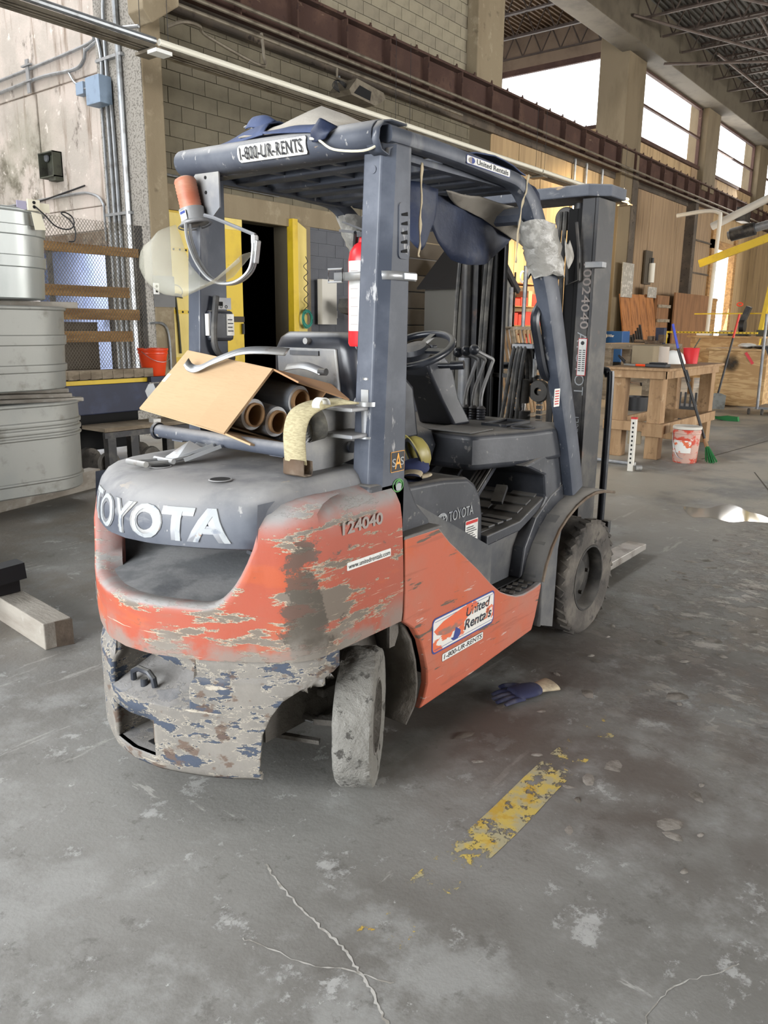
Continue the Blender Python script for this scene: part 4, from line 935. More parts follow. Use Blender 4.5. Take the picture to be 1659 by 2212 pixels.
# cowl and dash
dk = [(2.80, 1.76), (2.80, 2.45), (3.45, 2.45), (3.45, 1.58), (3.34, 1.58), (3.24, 1.585), (3.14, 1.60), (3.05, 1.625), (2.97, 1.66), (2.90, 1.69), (2.84, 1.71), (2.81, 1.73)]
DS = B().prism(dk, lambda a, c: (a+.0, c, .90), (0, 0, .16)).build('dash', 'black_plastic', FKR, smooth=30, bevel=.028, seg=4)
B().bb((2.79, 1.73, 1.061), (2.98, 1.95, 1.066)).build('dash_plate', 'dusty_plastic', DS, smooth=0, bevel=.003)
B().prism([(3.12, .62), (3.24, .74), (3.22, .84), (3.02, .91), (3.46, .98), (3.46, .62)], lambda a, c: (a, 1.59, c), (0, .86, 0)).build('cowl', 'black_plastic', FKR, smooth=0, bevel=.012)
tray = B(); 
for (p0, p1) in (((3.10, 1.74), (3.32, 1.74)), ((3.10, 1.86), (3.32, 1.86)), ((3.10, 1.74), (3.10, 1.86)), ((3.32, 1.74), (3.32, 1.86))): tray.bar((*p0, 1.066), (*p1, 1.066), .012, .012)
tray.build('tray_rim', 'black_plastic', DS, smooth=0); B().bb((3.105, 1.745, 1.0605), (3.315, 1.855, 1.062)).build('tray_well', 'void_black', DS, smooth=0)
q = B().lathe([(0, .0012), (.045, .0012)], (3.13, 1.67, 1.0605), n=24); q.build('cup_well', 'void_black', DS)
q = B().lathe([(.044, .002), (.047, .006), (.053, .006), (.056, .001)], (3.13, 1.67, 1.0605), n=24); q.build('cup_rim', 'black_plastic', DS)
# steering column and wheel
SCO = B()
SCO.rings([[(2.98, 1.93, 1.06), (2.98, 2.13, 1.06), (3.12, 2.13, 1.06), (3.12, 1.93, 1.06)], [(2.90, 1.95, 1.18), (2.90, 2.11, 1.18), (3.04, 2.11, 1.18), (3.04, 1.95, 1.18)], [(2.80, 1.94, 1.29), (2.80, 2.12, 1.29), (2.96, 2.12, 1.33), (2.96, 1.94, 1.33)], [(2.79, 1.95, 1.34), (2.79, 2.11, 1.34), (2.90, 2.11, 1.38), (2.90, 1.95, 1.38)]])
SCO.build('steering_column', 'black_plastic', FKR, smooth=30, bevel=.012)
B().cyl((2.86, 1.96, 1.33), (2.90, 1.86, 1.335), .012).cyl((2.885, 1.90, 1.333), (2.905, 1.845, 1.337), .019).build('shift_lever', 'black_gloss', FKR)
WC = Vector((2.80, 2.03, 1.395)); WN = Vector((-.42, 0, .907)).normalized(); WU_ = Vector((0, 1, 0)); WV = WN.cross(WU_)
SWL = B().tube([WC+WU_*.165*math.cos(a)+WV*.165*math.sin(a) for a in [2*math.pi*k/36 for k in range(36)]], .0155, 10, closed=True).build('steering_wheel', 'black_gloss', FKR, smooth=60)
B().lathe([(.062, -.03), (.068, .0), (.055, .018), (.02, .026), (0, .026)], WC, WN, 24).build('horn_pad', 'black_plastic', SWL)
for a in (0, math.pi, math.pi*1.5):
    B().bar(WC+(WU_*math.cos(a)+WV*math.sin(a))*.05, WC+(WU_*math.cos(a)+WV*math.sin(a))*.158, .028, .012, WN).build('spoke', 'black_gloss', SWL)
B().bb((2.84, 1.965, 1.40), (2.88, 2.09, 1.42)).build('gauge_hood', 'black_plastic', FKR, smooth=0, bevel=.008)
# hydraulic levers
for i in range(3):
    y = 2.061-.0445*i; x = 3.27
    pts = bez([(x, y, 1.11), (x-.005, y, 1.15), (3.29, y+.004, 1.21), (3.30, y-.028, 1.315), (3.30, y-.036, 1.345), (3.27, y-.02, 1.362), (3.21, y+.002, 1.376+.006*i)], 5)
    lv = B().tube(pts, .0085, 8).build('lever', 'steel_dusty', FKR)
    B().sphere((3.195, y+.004, 1.378+.007*i), .024, 14, (1.1, 1, 1.05)).build('knob', 'black_gloss', lv, smooth=60)
    bt = B(); bt.lathe([(.023 if k % 2 else .019, .0125*k/2*1.0) for k in range(10)]+[(.010, .07)], (x, y, 1.058), n=18); bt.build('boot', 'black_plastic', lv, smooth=30)
# pedals
PD = B().bar((2.90, 1.80, .755), (3.07, 1.80, .885), .075, .02).build('pedal', 'black_plastic', FKR, smooth=0)
for k in range(4): B().bar((2.90, 1.772+.019*k, .77), (3.06, 1.772+.019*k, .896), .009, .008).build('pedal_rib', 'dusty_plastic', PD, smooth=0)
for y in (1.97, 2.12):
    B().bar((3.0, y, .83), (3.05, y, .87), .10, .015).tube(bez([(3.06, y+.02, .85), (3.02, y+.03, .93), (3.10, y+.03, 1.0)], 5), .009).build('brake_pedal', 'black_plastic', FKR, smooth=0)
B().bar((2.98, 1.70, .74), (3.06, 1.72, .80), .05, .02).build('pedal_base', 'dark_steel', FKR, smooth=0)
# ---- overhead guard
def sweepxz(path, y, wy, name, mat, bev=.012):
    """path: (x, z, depth) in the XZ plane; rectangular section wy wide in Y"""
    rs = []; N = len(path)
    for i, (x, z, d) in enumerate(path):
        a = path[max(i-1, 0)]; c = path[min(i+1, N-1)]; t_ = Vector((c[0]-a[0], 0, c[1]-a[1])).normalized(); n = Vector((-t_.z, 0, t_.x)); p = Vector((x, y, z)); r = min(d, wy)*.28
        ring = []
        for (u, v) in rrect(wy, d, r, 2): ring.append(p+Vector((0, u-wy/2, 0))+n*(v-d/2))
        rs.append(ring)
    return fixn(B().rings(rs).build(name, mat, FKR, smooth=40))
def crx(pts, n=6):
    q = bez([(a, b_, c) for a, b_, c in pts], n); return [(v.x, v.y, v.z) for v in q]
GP = crx([(1.99, 2.052, .05), (2.3, 2.05, .05), (2.6, 2.037, .05), (2.78, 2.025, .055), (2.885, 1.975, .075), (2.955, 1.90, .095), (3.03, 1.76, .115), (3.12, 1.60, .12), (3.27, 1.25, .12), (3.40, .95, .12), (3.475, .74, .12)])
for s_ in (-1, 1):
    yc = YC+s_*.455
    sweepxz(GP, yc, .062, 'guard_rail', 'guard_paint')
    # inner lip of the rail
    B().bb((2.0, yc-s_*.03, 2.005), (2.80, yc-s_*.06, 2.025)).build('rail_lip', 'guard_paint', FKR, smooth=0)
    q = B(); yo = YC+s_*.482; yi = YC+s_*.385
    def sec(z, dx): 
        p = [(2.095+dx*.2, yo), (2.018+dx, yo), (1.982+dx, yo-s_*.03), (1.982+dx, yi), (2.095+dx*.2, yi)]
        return [(a, c, z) for a, c in (p if s_ < 0 else p[::-1])]
    q.rings([sec(.80, -.075), sec(.92, -.06), sec(1.0, -.055), sec(1.475, -.03), sec(2.03, 0)])
    P_ = fixn(q.build('guard_pillar', 'guard_paint', FKR, smooth=0, bevel=.005))
    if s_ < 0: PILR = P_
    else: PILL = P_
    B().prism([(1.86, .78), (1.90, 1.0), (2.10, 1.0), (2.16, .90), (2.24, .83), (2.24, .78)], lambda a, c, yo=yo: (a, yo, c), (0, -s_*.09, 0)).build('pillar_foot', 'black_plastic', FKR, smooth=0, bevel=.012)
    # fold-down grab handle on the front leg
    if s_ < 0:
        hb = B().tube(bez([(3.145, yc+.03, 1.62), (3.06, yc+.03, 1.54), (3.10, yc+.03, 1.43), (3.15, yc+.03, 1.33), (3.20, yc+.03, 1.285), (3.32, yc+.03, 1.27)], 5), .020, 8)
        hb.build('grab_handle', 'black_gloss', FKR)
        B().cyl((3.15, yc-.02, 1.605), (3.15, yc+.05, 1.605), .02).build('handle_bolt', 'dark_steel', FKR)
# louvre plate, bolts and stickers on the right pillar
LV = B().prism([(2.03+a, 1.70+c) for a, c in rrect(.055, .165, .014, 3)], lambda a, c: (a, 1.543, c), (0, -.004, 0)).build('louvre_plate', 'guard_paint', PILR, smooth=0)
for k in range(5):
    z = 1.718+.027*k; B().add([(2.042, 1.537, z), (2.072, 1.537, z+.002), (2.070, 1.537, z+.014), (2.040, 1.537, z+.006)], [(0, 1, 2, 3)]).build('louvre', 'void_black', PILR, smooth=0)
B().cyl((1.975, 1.60, 1.955), (1.986, 1.60, 1.955), .012).build('bolt', 'guard_paint', PILR)
M('sas_black', (22, 22, 26), .5)
rect_decal(2.004, 2.078, 1.030, 1.098, 1.5425, .004, 'letter_gold', PILR); rect_decal(2.006, 2.076, 1.032, 1.096, 1.5422, .003, 'sas_black', PILR, off=.002)
side_text('S', 2.010, 2.030, 1.048, 1.075, 1.542, 'letter_white', PILR, .0); side_text('A', 2.024, 2.060, 1.040, 1.092, 1.5418, 'letter_gold', PILR, .01); side_text('S', 2.054, 2.074, 1.050, 1.077, 1.542, 'letter_white', PILR, .0)
em = B(); ring(em, 2.045, .983, .030, .023, .004, 1.5405); ring(em, 2.048, .985, .018, .016, .006, 1.5405); em.build('decal', 'letter_green', PILR, smooth=0)
rect_decal(2.032, 2.062, .965, .99, 1.5415, .01, 'letter_white', PILR)
# roof slats and dividers
for i, x in enumerate((2.045, 2.20, 2.385, 2.53, 2.67, 2.80, 2.91)):
    B().bb((x-.038, 1.60, 2.012), (x+.038, 2.45, 2.052)).build('roof_slat', 'guard_paint', FKR, smooth=0, bevel=.008)
for y in (1.88, 2.0, 2.17): B().bb((2.0, y-.014, 2.02), (2.92, y+.014, 2.046)).build('roof_divider', 'guard_paint', FKR, smooth=0)
B().tube([(2.955, 1.57, 1.93), (2.955, 2.48, 1.93)], .035).build('front_crossbar', 'guard_paint', FKR)
# rolled rear beam with an open right end
q = B(); pr = []
for a in range(0, 181, 18): pr.append((1.985-.05*math.sin(math.radians(a)), 2.045+.043*math.cos(math.radians(a))))
pr = [(2.06, 2.088)]+pr+[(2.02, 2.0)]
rows = [[Vector((a, y, c+(y-1.55)*.022)) for a, c in pr] for y in (1.575, 1.7, 1.9, 2.1, 2.3, 2.46, 2.49)]
rows.append([Vector((lerp(a, 2.0, .5), 2.503, lerp(c, 2.05, .35)+.021)) for a, c in pr])
RB = q.grid(rows).build('guard_rear_beam', 'slate_paint', FKR, smooth=60, solid=.006)
q = B()
pr2 = [(2.075, 2.09), (2.0, 2.09), (1.965, 2.082), (1.945, 2.06), (1.94, 2.03), (1.955, 2.002), (1.99, 1.992), (1.995, 2.012), (2.02, 2.02), (2.02, 2.01)]
q.grid([[Vector((a, y, c)) for a, c in pr2] for y in (1.55, 1.60)]); q.build('beam_end', 'guard_paint', RB, smooth=30, solid=.005)
def beam_pt(y, v, d=.0045):
    a = math.radians(lerp(128, 52, v)); return Vector((1.985-(.05+d)*math.sin(a), y, 2.045+(.043+d)*math.cos(a)+(y-1.55)*.022))
def beam_plate(y0, y1, v0, v1, r, mat, d, name='decal'):
    n = 8; rows = [[beam_pt(y, lerp(v0, v1, k/n), d) for k in range(n+1)] for y in (y0, lerp(y0, y1, .02), lerp(y0, y1, .98), y1)]
    for i in (0, 3): rows[i] = [beam_pt((y0, 0, 0, y1)[i], lerp(lerp(v0, v1, .12), lerp(v0, v1, .88), k/n), d) for k in range(n+1)]
    return B().grid(rows).build(name, mat, RB, smooth=60)
beam_plate(2.15, 1.83, -.05, .85, .01, 'letter_black', .0055); beam_plate(2.1475, 1.8325, -.02, .82, .01, 'white_vinyl', .0068)
vs, fs = text_mesh('1-800-UR-RENTS', .012)
B().add([beam_pt(lerp(2.135, 1.845, u), lerp(.12, .68, v), .0125) for u, v in vs], fs).build('lettering', 'letter_black', RB, smooth=0)
# rail sticker
def rail_decal(x0, x1, z0, z1, mat, off, nm='decal', r=.006): return rect_decal(x0, x1, z0, z1, 1.539, r, mat, FKR, nm, off, -.006)
rail_decal(2.395, 2.69, 2.030, 2.058, 'letter_blue', .0016); rail_decal(2.397, 2.688, 2.032, 2.056, 'white_vinyl', .0022)
side_text('United Rentals', 2.46, 2.675, 2.035, 2.052, 1.539, 'letter_black', FKR, .012, 0, .003, -.005)
q = B(); q.add([(2.405+.026*0+.022+.020*math.cos(a), 1.5358, 2.043+.010*math.sin(a)) for a in [math.radians(-90+i*15) for i in range(13)]], [tuple(range(13))]); q.build('decal_mark', 'letter_blue', FKR, smooth=0)
q = B(); q.add([(2.427+.020*math.cos(a), 1.5358, 2.043+.010*math.sin(a)) for a in [math.radians(90+i*15) for i in range(13)]], [tuple(range(13))]); q.build('decal_mark', 'letter_grey', FKR, smooth=0)
# warning strip inside the roof, and stickers on the left pillar
B().add([(2.93, 2.12, 1.978), (2.93, 2.44, 1.978), (2.95, 2.44, 2.008), (2.95, 2.12, 2.008)], [(0, 1, 2, 3)]).build('warning_strip', 'white_vinyl', FKR, smooth=0)
for y in (2.40, 2.26): B().add([(2.9285, y, 1.981), (2.9285, y-.03, 1.981), (2.9475, y-.015, 2.006)], [(0, 1, 2)]).build('warning_triangle', 'letter_red', FKR, smooth=0)
for i in range(6): B().box((2.937, 2.225-.018*i, 1.992), (.004, .010, .012)).build('warning_icon', 'letter_black', FKR, smooth=0)
def lp_decal(y0, y1, z0, z1, mat, d, nm='decal'): return B().add([(1.979-d, y0, z0), (1.979-d, y1, z0), (1.979-d, y1, z1), (1.979-d, y0, z1)], [(0, 1, 2, 3)]).build(nm, mat, PILL, smooth=0)
B().bb((2.02, 2.40, 1.552), (2.10, 2.415, 1.595)).build('lift_pictogram', 'steel_dusty', PILL, smooth=0)
for k, (a, c) in enumerate(((2.03, 1.562), (2.05, 1.562), (2.075, 1.562))):
    em = B(); ring(em, a, c, .006, .006, .002, 2.3985); em.build('pictogram_wheel', 'void_black', PILL, smooth=0)
B().bb((2.03, 2.396, 1.565), (2.056, 2.399, 1.580)).build('pictogram_body', 'void_black', PILL, smooth=0)
# control box with a white instruction sticker on the left pillar
q = B().bb((1.985, 2.385, 1.435), (2.10, 2.425, 1.548)).build('switch_box', 'black_plastic', FKR, smooth=0, bevel=.012)
B().bb((1.978, 2.392, 1.455), (1.985, 2.418, 1.535)).build('box_label', 'white_vinyl', q, smooth=0)
B().bb((2.06, 2.381, 1.455), (2.095, 2.386, 1.535)).build('box_label', 'white_vinyl', q, smooth=0)
for k in range(4): B().bb((2.064, 2.3795, 1.47+.014*k), (2.09-.004*(k % 2), 2.3812, 1.474+.014*k)).build('label_line', 'letter_black', q, smooth=0)
B().tube(bez([(2.02, 2.39, 1.6), (2.0, 2.385, 1.5), (2.0, 2.385, 1.42), (2.03, 2.385, 1.38), (2.09, 2.385, 1.37)], 5), .012).build('cable_loop', 'hose_black', FKR)
# bracket plate holding the amber beacon
pb = [(2.29, 1.90), (2.29, 2.02), (2.33, 2.04), (2.40, 2.035), (2.44, 2.0), (2.44, 1.9), (2.41, 1.87), (2.33, 1.87)]
PB = B().prism(pb, lambda a, c: (1.966, a, c), (.006, 0, 0)).build('beacon_plate', 'steel_dusty', FKR, smooth=0)
for y, z in ((2.36, 2.005), (2.36, 1.955)): B().cyl((1.964, y, z), (1.968, y, z), .006).build('bolt_hole', 'void_black', PB)
bt_ = Matrix.Translation((1.93, 2.385, 1.845)) @ Matrix.Rotation(math.radians(-13), 4, 'X') @ Matrix.Rotation(math.radians(-3), 4, 'Y')
rp_ = [(.038, .05)]
for k in range(18): rp_.append((.0385+(.0012 if k % 2 else -.0006), .05+.0058*k))
rp_ += [(.036, .158), (.02, .166), (0, .168)]
BCN = B().lathe([(.052, 0), (.052, .006), (.046, .012), (.043, .03), (.045, .05), (.045, .055), (0, .055)], n=32).xf(bt_).build('beacon_base', 'lens_clear', FKR)
B().lathe(rp_, n=36).xf(bt_).build('beacon_lens', 'amber_lens', BCN)
B().lathe([(.058, -.006), (.062, -.003), (.058, 0)], n=32).xf(bt_).build('beacon_ring', 'steel_dusty', BCN)
B().bb((-.047, -.02, .012), (-.045, .012, .045)).xf(bt_).build('beacon_label', 'white_vinyl', BCN, smooth=0)
B().bb((-.0475, -.018, .034), (-.0465, .010, .043)).xf(bt_).build('beacon_label', 'letter_blue', BCN, smooth=0)

# ---- gas bottle bracket on the hood (empty), with clamps
def part(q, name, mat, par=FKR, **k): return q.build(name, mat, par, **k)
TB = part(B().cyl((1.75, 1.70, 1.112), (1.75, 2.425, 1.116), .024, n=16), 'bracket_tube', 'slate_paint')
part(B().lathe([(0, 0), (.030, 0), (.032, .012), (.026, .02), (.0, .02)], (1.75, 2.415, 1.116), (0, 1, 0), 16), 'tube_cap', 'black_plastic', TB)
part(B().cyl((2.0, 1.70, 1.10), (2.0, 2.42, 1.10), .02), 'bracket_tube', 'slate_paint')
for y in (1.80, 2.30): part(B().bar((1.74, y, 1.095), (2.02, y, 1.085), .06, .012), 'bracket_strut', 'slate_paint', smooth=0)
part(B().prism([(1.76, 1.03), (1.74, 1.07), (1.77, 1.12), (1.83, 1.17), (1.86, 1.26), (1.90, 1.265), (2.02, 1.245), (2.04, 1.06), (1.80, 1.02)], lambda a, c: (a, 1.72, c), (0, -.01, 0)), 'bracket_plate', 'steel_dusty', smooth=0, bevel=.003)
for z in (1.235, 1.150): HG = part(B().bb((1.86, 1.585, z), (2.0, 1.715, z+.013)), 'hinge_arm', 'steel_dusty', smooth=0, bevel=.003)
part(B().cyl((1.955, 1.60, 1.16), (1.955, 1.60, 1.24), .021), 'hinge_barrel', 'steel_dusty')
part(B().cyl((1.955, 1.60, 1.125), (1.955, 1.60, 1.15), .015, n=6).cyl((1.955, 1.60, 1.145), (1.955, 1.60, 1.152), .034), 'hinge_nut', 'bright_steel'); part(B().cyl((1.955, 1.60, 1.248), (1.955, 1.60, 1.262), .036), 'hinge_washer', 'bright_steel')
part(B().bb((1.94, 1.585, 1.262), (1.972, 1.615, 1.30)).cyl((1.955, 1.60, 1.30), (1.955, 1.60, 1.335), .009).cyl((1.955, 1.60, 1.330), (1.955, 1.60, 1.337), .016), 'latch_pin', 'bright_steel')
# drooping over-centre clamp on the hood
LT = part(B().rings([[(1.755, 2.185, 1.108), (1.755, 2.125, 1.098), (1.75, 2.125, 1.098), (1.75, 2.185, 1.108)], [(1.65, 2.175, 1.055), (1.655, 2.120, 1.05), (1.65, 2.12, 1.047), (1.645, 2.175, 1.052)]]), 'latch_plate', 'bright_steel', smooth=0)
LT2 = B().rings([[(1.70, 2.18, 1.108), (1.70, 2.105, 1.088), (1.696, 2.105, 1.086), (1.696, 2.18, 1.106)], [(1.60, 2.19, 1.060), (1.60, 2.13, 1.055), (1.596, 2.13, 1.053), (1.596, 2.19, 1.058)]])
for y in (2.13, 2.09): LT2.bar((1.72, y-.05, 1.10), (1.62, y+.02, 1.058), .008, .012)
part(LT2, 'latch_arm', 'bright_steel', smooth=0)
lt3 = B(); 
for y in (2.14, 2.20): lt3.tube([(1.66, y-.02, 1.066), (1.58, y, 1.054), (1.50, y+.03, 1.053)], .007, 6)
lt3.cyl((1.585, 2.12, 1.056), (1.585, 2.22, 1.056), .009).cyl((1.50, 2.15, 1.054), (1.50, 2.25, 1.054), .010)
part(lt3, 'latch_bail', 'bright_steel')
# second clamp sticking out behind the box
part(B().prism([(0, 0), (.03, .03), (.07, .035), (.10, -.01), (.16, -.02), (.16, -.05), (.06, -.04), (.02, -.03)], lambda a, c: (1.97-a*.1, 2.80-a, 1.225+c), (.05, 0, 0)), 'latch_hook', 'bright_steel', smooth=0)
part(B().cyl((1.97, 2.66, 1.20), (1.97, 2.50, 1.195), .016), 'latch_rod', 'bright_steel')
# curved strap bands of the bracket, arching over the box
def band(pts, w, nm, mat):
    c = bez(pts, 6); rows = [[p+Vector((-w/2*.7, 0, -w/2*.7)), p+Vector((w/2*.7, 0, w/2*.7))] for p in c]
    return part(B().grid(rows), nm, mat, smooth=60, solid=.004)
band([(1.83, 2.345, 1.365), (1.835, 2.33, 1.345), (1.84, 2.29, 1.342), (1.86, 2.22, 1.372), (1.90, 2.13, 1.405), (1.95, 2.06, 1.41), (2.0, 2.0, 1.405)], .035, 'strap_band', 'bright_steel')
band([(1.98, 1.99, 1.352), (1.98, 1.93, 1.362), (1.98, 1.88, 1.36), (1.98, 1.82, 1.345)], .03, 'strap_band', 'bright_steel')
part(B().cyl((1.98, 1.83, 1.345), (1.98, 1.80, 1.345), .012), 'band_pin', 'dark_steel')

# ---- mast, carriage, forks
CAP = B().prism([(3.72, 1.70), (3.80, 1.615), (3.98, 1.615), (3.98, 2.435), (3.80, 2.435), (3.72, 2.35)], lambda a, c: (a, c, 2.105), (0, 0, .055)).build('mast_cap', 'slate_paint', FKR, smooth=0, bevel=.006)
for s_ in (-1, 1):
    f = lambda y: YC+s_*(y)
    q = B()
    def bbs(x0, y0, z0, x1, y1, z1): q.bb((x0, min(f(y0), f(y1)), z0), (x1, max(f(y0), f(y1)), z1))
    bbs(3.75, .370, .10, 3.95, .352, 2.10); bbs(3.75, .352, .10, 3.768, .285, 2.10); bbs(3.93, .352, .10, 3.95, .285, 2.10)
    MO = q.build('mast_channel', 'dark_steel', FKR, smooth=0, bevel=.003)
    if s_ < 0: MCH = MO
    q = B(); bbs(3.775, .275, .12, 3.925, .255, 2.06); bbs(3.775, .255, .12, 3.79, .205, 2.06); bbs(3.91, .255, .12, 3.925, .205, 2.06); q.build('inner_channel', 'void_black', FKR, smooth=0, bevel=.003)
    q = B().lathe([(.0, -.012), (.05, -.012), (.055, -.008), (.042, 0), (.055, .008), (.05, .012), (0, .012)], (3.80, f(.18), 2.02), (1, 0, 0), 28); q.build('chain_pulley', 'dark_steel', FKR)
    q = B()
    for dy in (.145, .205): q.tube(bez([(3.79, f(dy), .6), (3.79, f(dy), 1.4), (3.79, f(dy), 1.99)], 4), .009, 6)
    q.build('lift_chain', 'dark_steel', FKR)
    cy_ = f(.345) if s_ > 0 else f(.235); cx_ = 3.735 if s_ > 0 else 3.83
    q = B().cyl((cx_, cy_, .1), (cx_, cy_, 1.06), .040); q.build('lift_cylinder', 'dark_steel', FKR)
    B().cyl((cx_, cy_, 1.06), (cx_, cy_, 1.33), .033).build('cylinder_neck', 'steel_dusty', FKR)
    B().cyl((cx_, cy_, 1.33), (cx_, cy_, 2.09), .028).build('cylinder_upper', 'dark_steel', FKR)
    for dx, dy in (((0, .425), (.01, .24), (.01, .265)) if s_ > 0 else ((.0, .19), (.01, .215))): B().tube(bez([(3.74+dx, f(dy), .5), (3.735+dx, f(dy-.005), 1.2), (3.745+dx, f(dy-.02), 1.75), (3.78, f(dy-.03), 2.05)], 5), .012, 7).build('mast_hose', 'hose_black', FKR)
# grab bracket and bar on the right channel
B().bb((3.71, 1.60, 1.775), (3.76, 1.69, 1.805)).build('mast_bracket', 'steel_dusty', FKR, smooth=0, bevel=.004)
B().tube([(3.72, 1.75, 1.99), (3.72, 1.73, 1.86), (3.72, 1.72, 1.72), (3.72, 1.78, 1.70), (3.72, 1.79, 1.86)], .008).build('hose_guide', 'dark_steel', FKR)
# stencilled digits and lettering, running up and down the channel
def mast_text(s, z0, z1, y0, y1, up, mat, bold):
    # rotated letters: up=True reads upward
    q = B(); vs, fs = text_mesh(s, bold)
    if up: q.add([(3.7485, lerp(y0, y1, 1-v) if False else lerp(y1, y0, 1-v), lerp(z0, z1, u)) for u, v in vs], fs)
    else: q.add([(3.7485, lerp(y1, y0, v), lerp(z1, z0, u)) for u, v in vs], fs)
    return q.build('lettering', mat, MCH, smooth=0)
mast_text('10024040', 1.49, 1.80, 1.668, 1.712, False, 'letter_grey', .01)
mast_text('TOYOTA', 1.165, 1.475, 1.722, 1.672, True, 'letter_white', -.01)
mast_text('DIESEL', .93, 1.07, 1.722, 1.685, True, 'letter_white', -.015)
LBL = B().bb((3.745, 1.666, 1.262), (3.7475, 1.712, 1.445)).build('capacity_label', 'letter_red', MCH, smooth=0)
B().bb((3.744, 1.6685, 1.265), (3.746, 1.7095, 1.442)).build('label_face', 'white_vinyl', MCH, smooth=0)
for k in range(11):
    for yy in (1.672, 1.692): B().bb((3.7432, yy, 1.285+.010*k), (3.7442, yy+.014, 1.289+.010*k)).build('label_line', 'letter_black', MCH, smooth=0)
q = B(); q.add([(3.743, 1.689+.010*math.cos(k*.7), 1.422+.010*math.sin(k*.7)) for k in range(9)], [tuple(range(9))]); q.build('label_mark', 'letter_black', MCH, smooth=0)
rect_decal(3.152, 3.207, 1.160, 1.238, 1.5385, .004, 'white_vinyl', FKR)
for k in range(6): rect_decal(3.16, 3.198, 1.170+.011*k, 1.175+.011*k, 1.5385, .001, 'letter_red', FKR, off=.0024)
# centre free-lift cylinder with hoses over a roller
B().cyl((3.80, 2.035, .15), (3.80, 2.035, 1.06), .045).build('free_lift_cylinder', 'dark_steel', FKR)
B().cyl((3.80, 2.035, 1.06), (3.80, 2.035, 1.10), .016).build('cylinder_rod', 'chrome', FKR)
B().cyl((3.80, 2.035, 1.10), (3.80, 2.035, 1.225), .034).build('cylinder_head', 'dark_steel', FKR)
B().bb((3.77, 1.975, 1.385), (3.86, 2.10, 1.41)).bb((3.82, 1.985, 1.235), (3.85, 2.0, 1.39)).bb((3.82, 1.965, 1.33), (3.86, 2.0, 1.39)).build('hose_roller_bracket', 'steel_dusty', FKR, smooth=0, bevel=.004)
for i, (dy, l) in enumerate(((.055, .2), (.03, .25), (.012, .9), (-.012, 1.15))):
    B().tube(bez([(3.76, 2.05+dy*1.9+.03, .75), (3.755, 2.055+dy*1.2, 1.1), (3.76, 2.035+dy, 1.34), (3.80, 2.03+dy, 1.405), (3.85, 2.02+dy, 1.34), (3.86, 2.01+dy, 1.1 if i < 2 else 1.2)], 6), .011, 7).build('centre_hose', 'hose_black', FKR)
B().lathe([(.02, -.02), (.055, -.02), (.06, 0), (.055, .02), (.02, .02)], (3.83, 1.955, 1.165), (1, 0, 0), 24).build('chain_sheave', 'dark_steel', FKR)
B().bb((3.86, 1.72, 1.225), (3.9, 2.33, 1.245)).build('yoke', 'dark_steel', FKR, smooth=0)
q = B()
for y in (1.955, 2.115):
    for k in range(26): q.bb((3.83, y-.014, .55+.026*k), (3.85, y+.014, .568+.026*k))
stuff(q.build('lift_chain_links', 'dark_steel', FKR, smooth=0))
# carriage with load backrest
lb = bez([(4.05, 1.655, .30), (4.05, 1.655, 1.18), (4.05, 1.675, 1.255), (4.05, 1.74, 1.28), (4.05, 2.31, 1.28), (4.05, 2.375, 1.255), (4.05, 2.395, 1.18), (4.05, 2.395, .30)], 5)
LBR = B().tube(lb, .020, 10).build('load_backrest', 'black_gloss', FKR, smooth=60)
B().bb((4.03, 1.60, .40), (4.07, 2.45, .47)).bb((4.03, 1.60, .12), (4.07, 2.45, .19)).build('carriage_bar', 'dark_steel', FKR, smooth=0, bevel=.004)
for s_ in (-1, 1):
    y = YC+s_*.235
    FK_ = B().prism([(4.075, .49), (4.115, .49), (4.12, .10), (4.16, .088), (5.0, .085), (5.13, .078), (5.13, .040), (4.075, .032)], lambda a, c, y=y, s_=s_: (a, y-s_*.03-.06, c), (0, .125, 0)).build('fork', 'fork_steel', FKR, smooth=0, bevel=.003)
B().bb((3.62, 1.62, .665), (3.76, 1.72, .675)).build('mast_step', 'bright_steel', FKR, smooth=0)
B().bb((3.72, 1.66, .12), (3.76, 2.39, .24)).bb((3.72, 1.66, .62), (3.76, 2.39, .68)).build('mast_crossmember', 'dark_steel', FKR, smooth=0)
B().bb((2.3, 1.60, .2), (3.7, 2.45, .40)).build('frame', 'void_black', FKR, smooth=0)
# ------------------------------------------------------------------ things lying on or hung from the forklift
# cardboard box of stretch film, tipped on the gas bottle bracket
e1 = Vector((0, -1, -.11)).normalized(); e2 = Vector((.75, 0, .66)).normalized(); e3 = Vector((.976, 0, -.22))
PB0 = Vector((1.69, 2.44, 1.20)); LB, WBX, DB = .46, .30, .30
BOX = thing('cardboard_box', 'open brown cardboard box tipped on its side on the forklift hood bracket', 'box', tuple(PB0))
def bp(a, c, d): return PB0+e1*a+e2*c+e3*d
def bpanel(pts, nm, mat='cardboard', th=.006): return fixn(B().add(pts, [tuple(range(len(pts)))]).build(nm, mat, BOX, smooth=0, solid=th))
bpanel([bp(0, 0, 0), bp(LB, 0, 0), bp(LB, WBX, 0), bp(0, WBX, 0)], 'side')
bpanel([bp(0, 0, 0), bp(0, 0, DB), bp(LB, 0, DB), bp(LB, 0, 0)], 'side')
bpanel([bp(0, WBX, 0), bp(LB, WBX, 0), bp(LB, WBX, DB), bp(0, WBX, DB)], 'side')
bpanel([bp(0, 0, DB), bp(LB, 0, DB), bp(LB, WBX, DB), bp(0, WBX, DB)], 'side', 'cardboard_inner')
bpanel([bp(0, 0, 0), bp(0, WBX, 0), bp(0, WBX, DB), bp(0, 0, DB)], 'bottom')
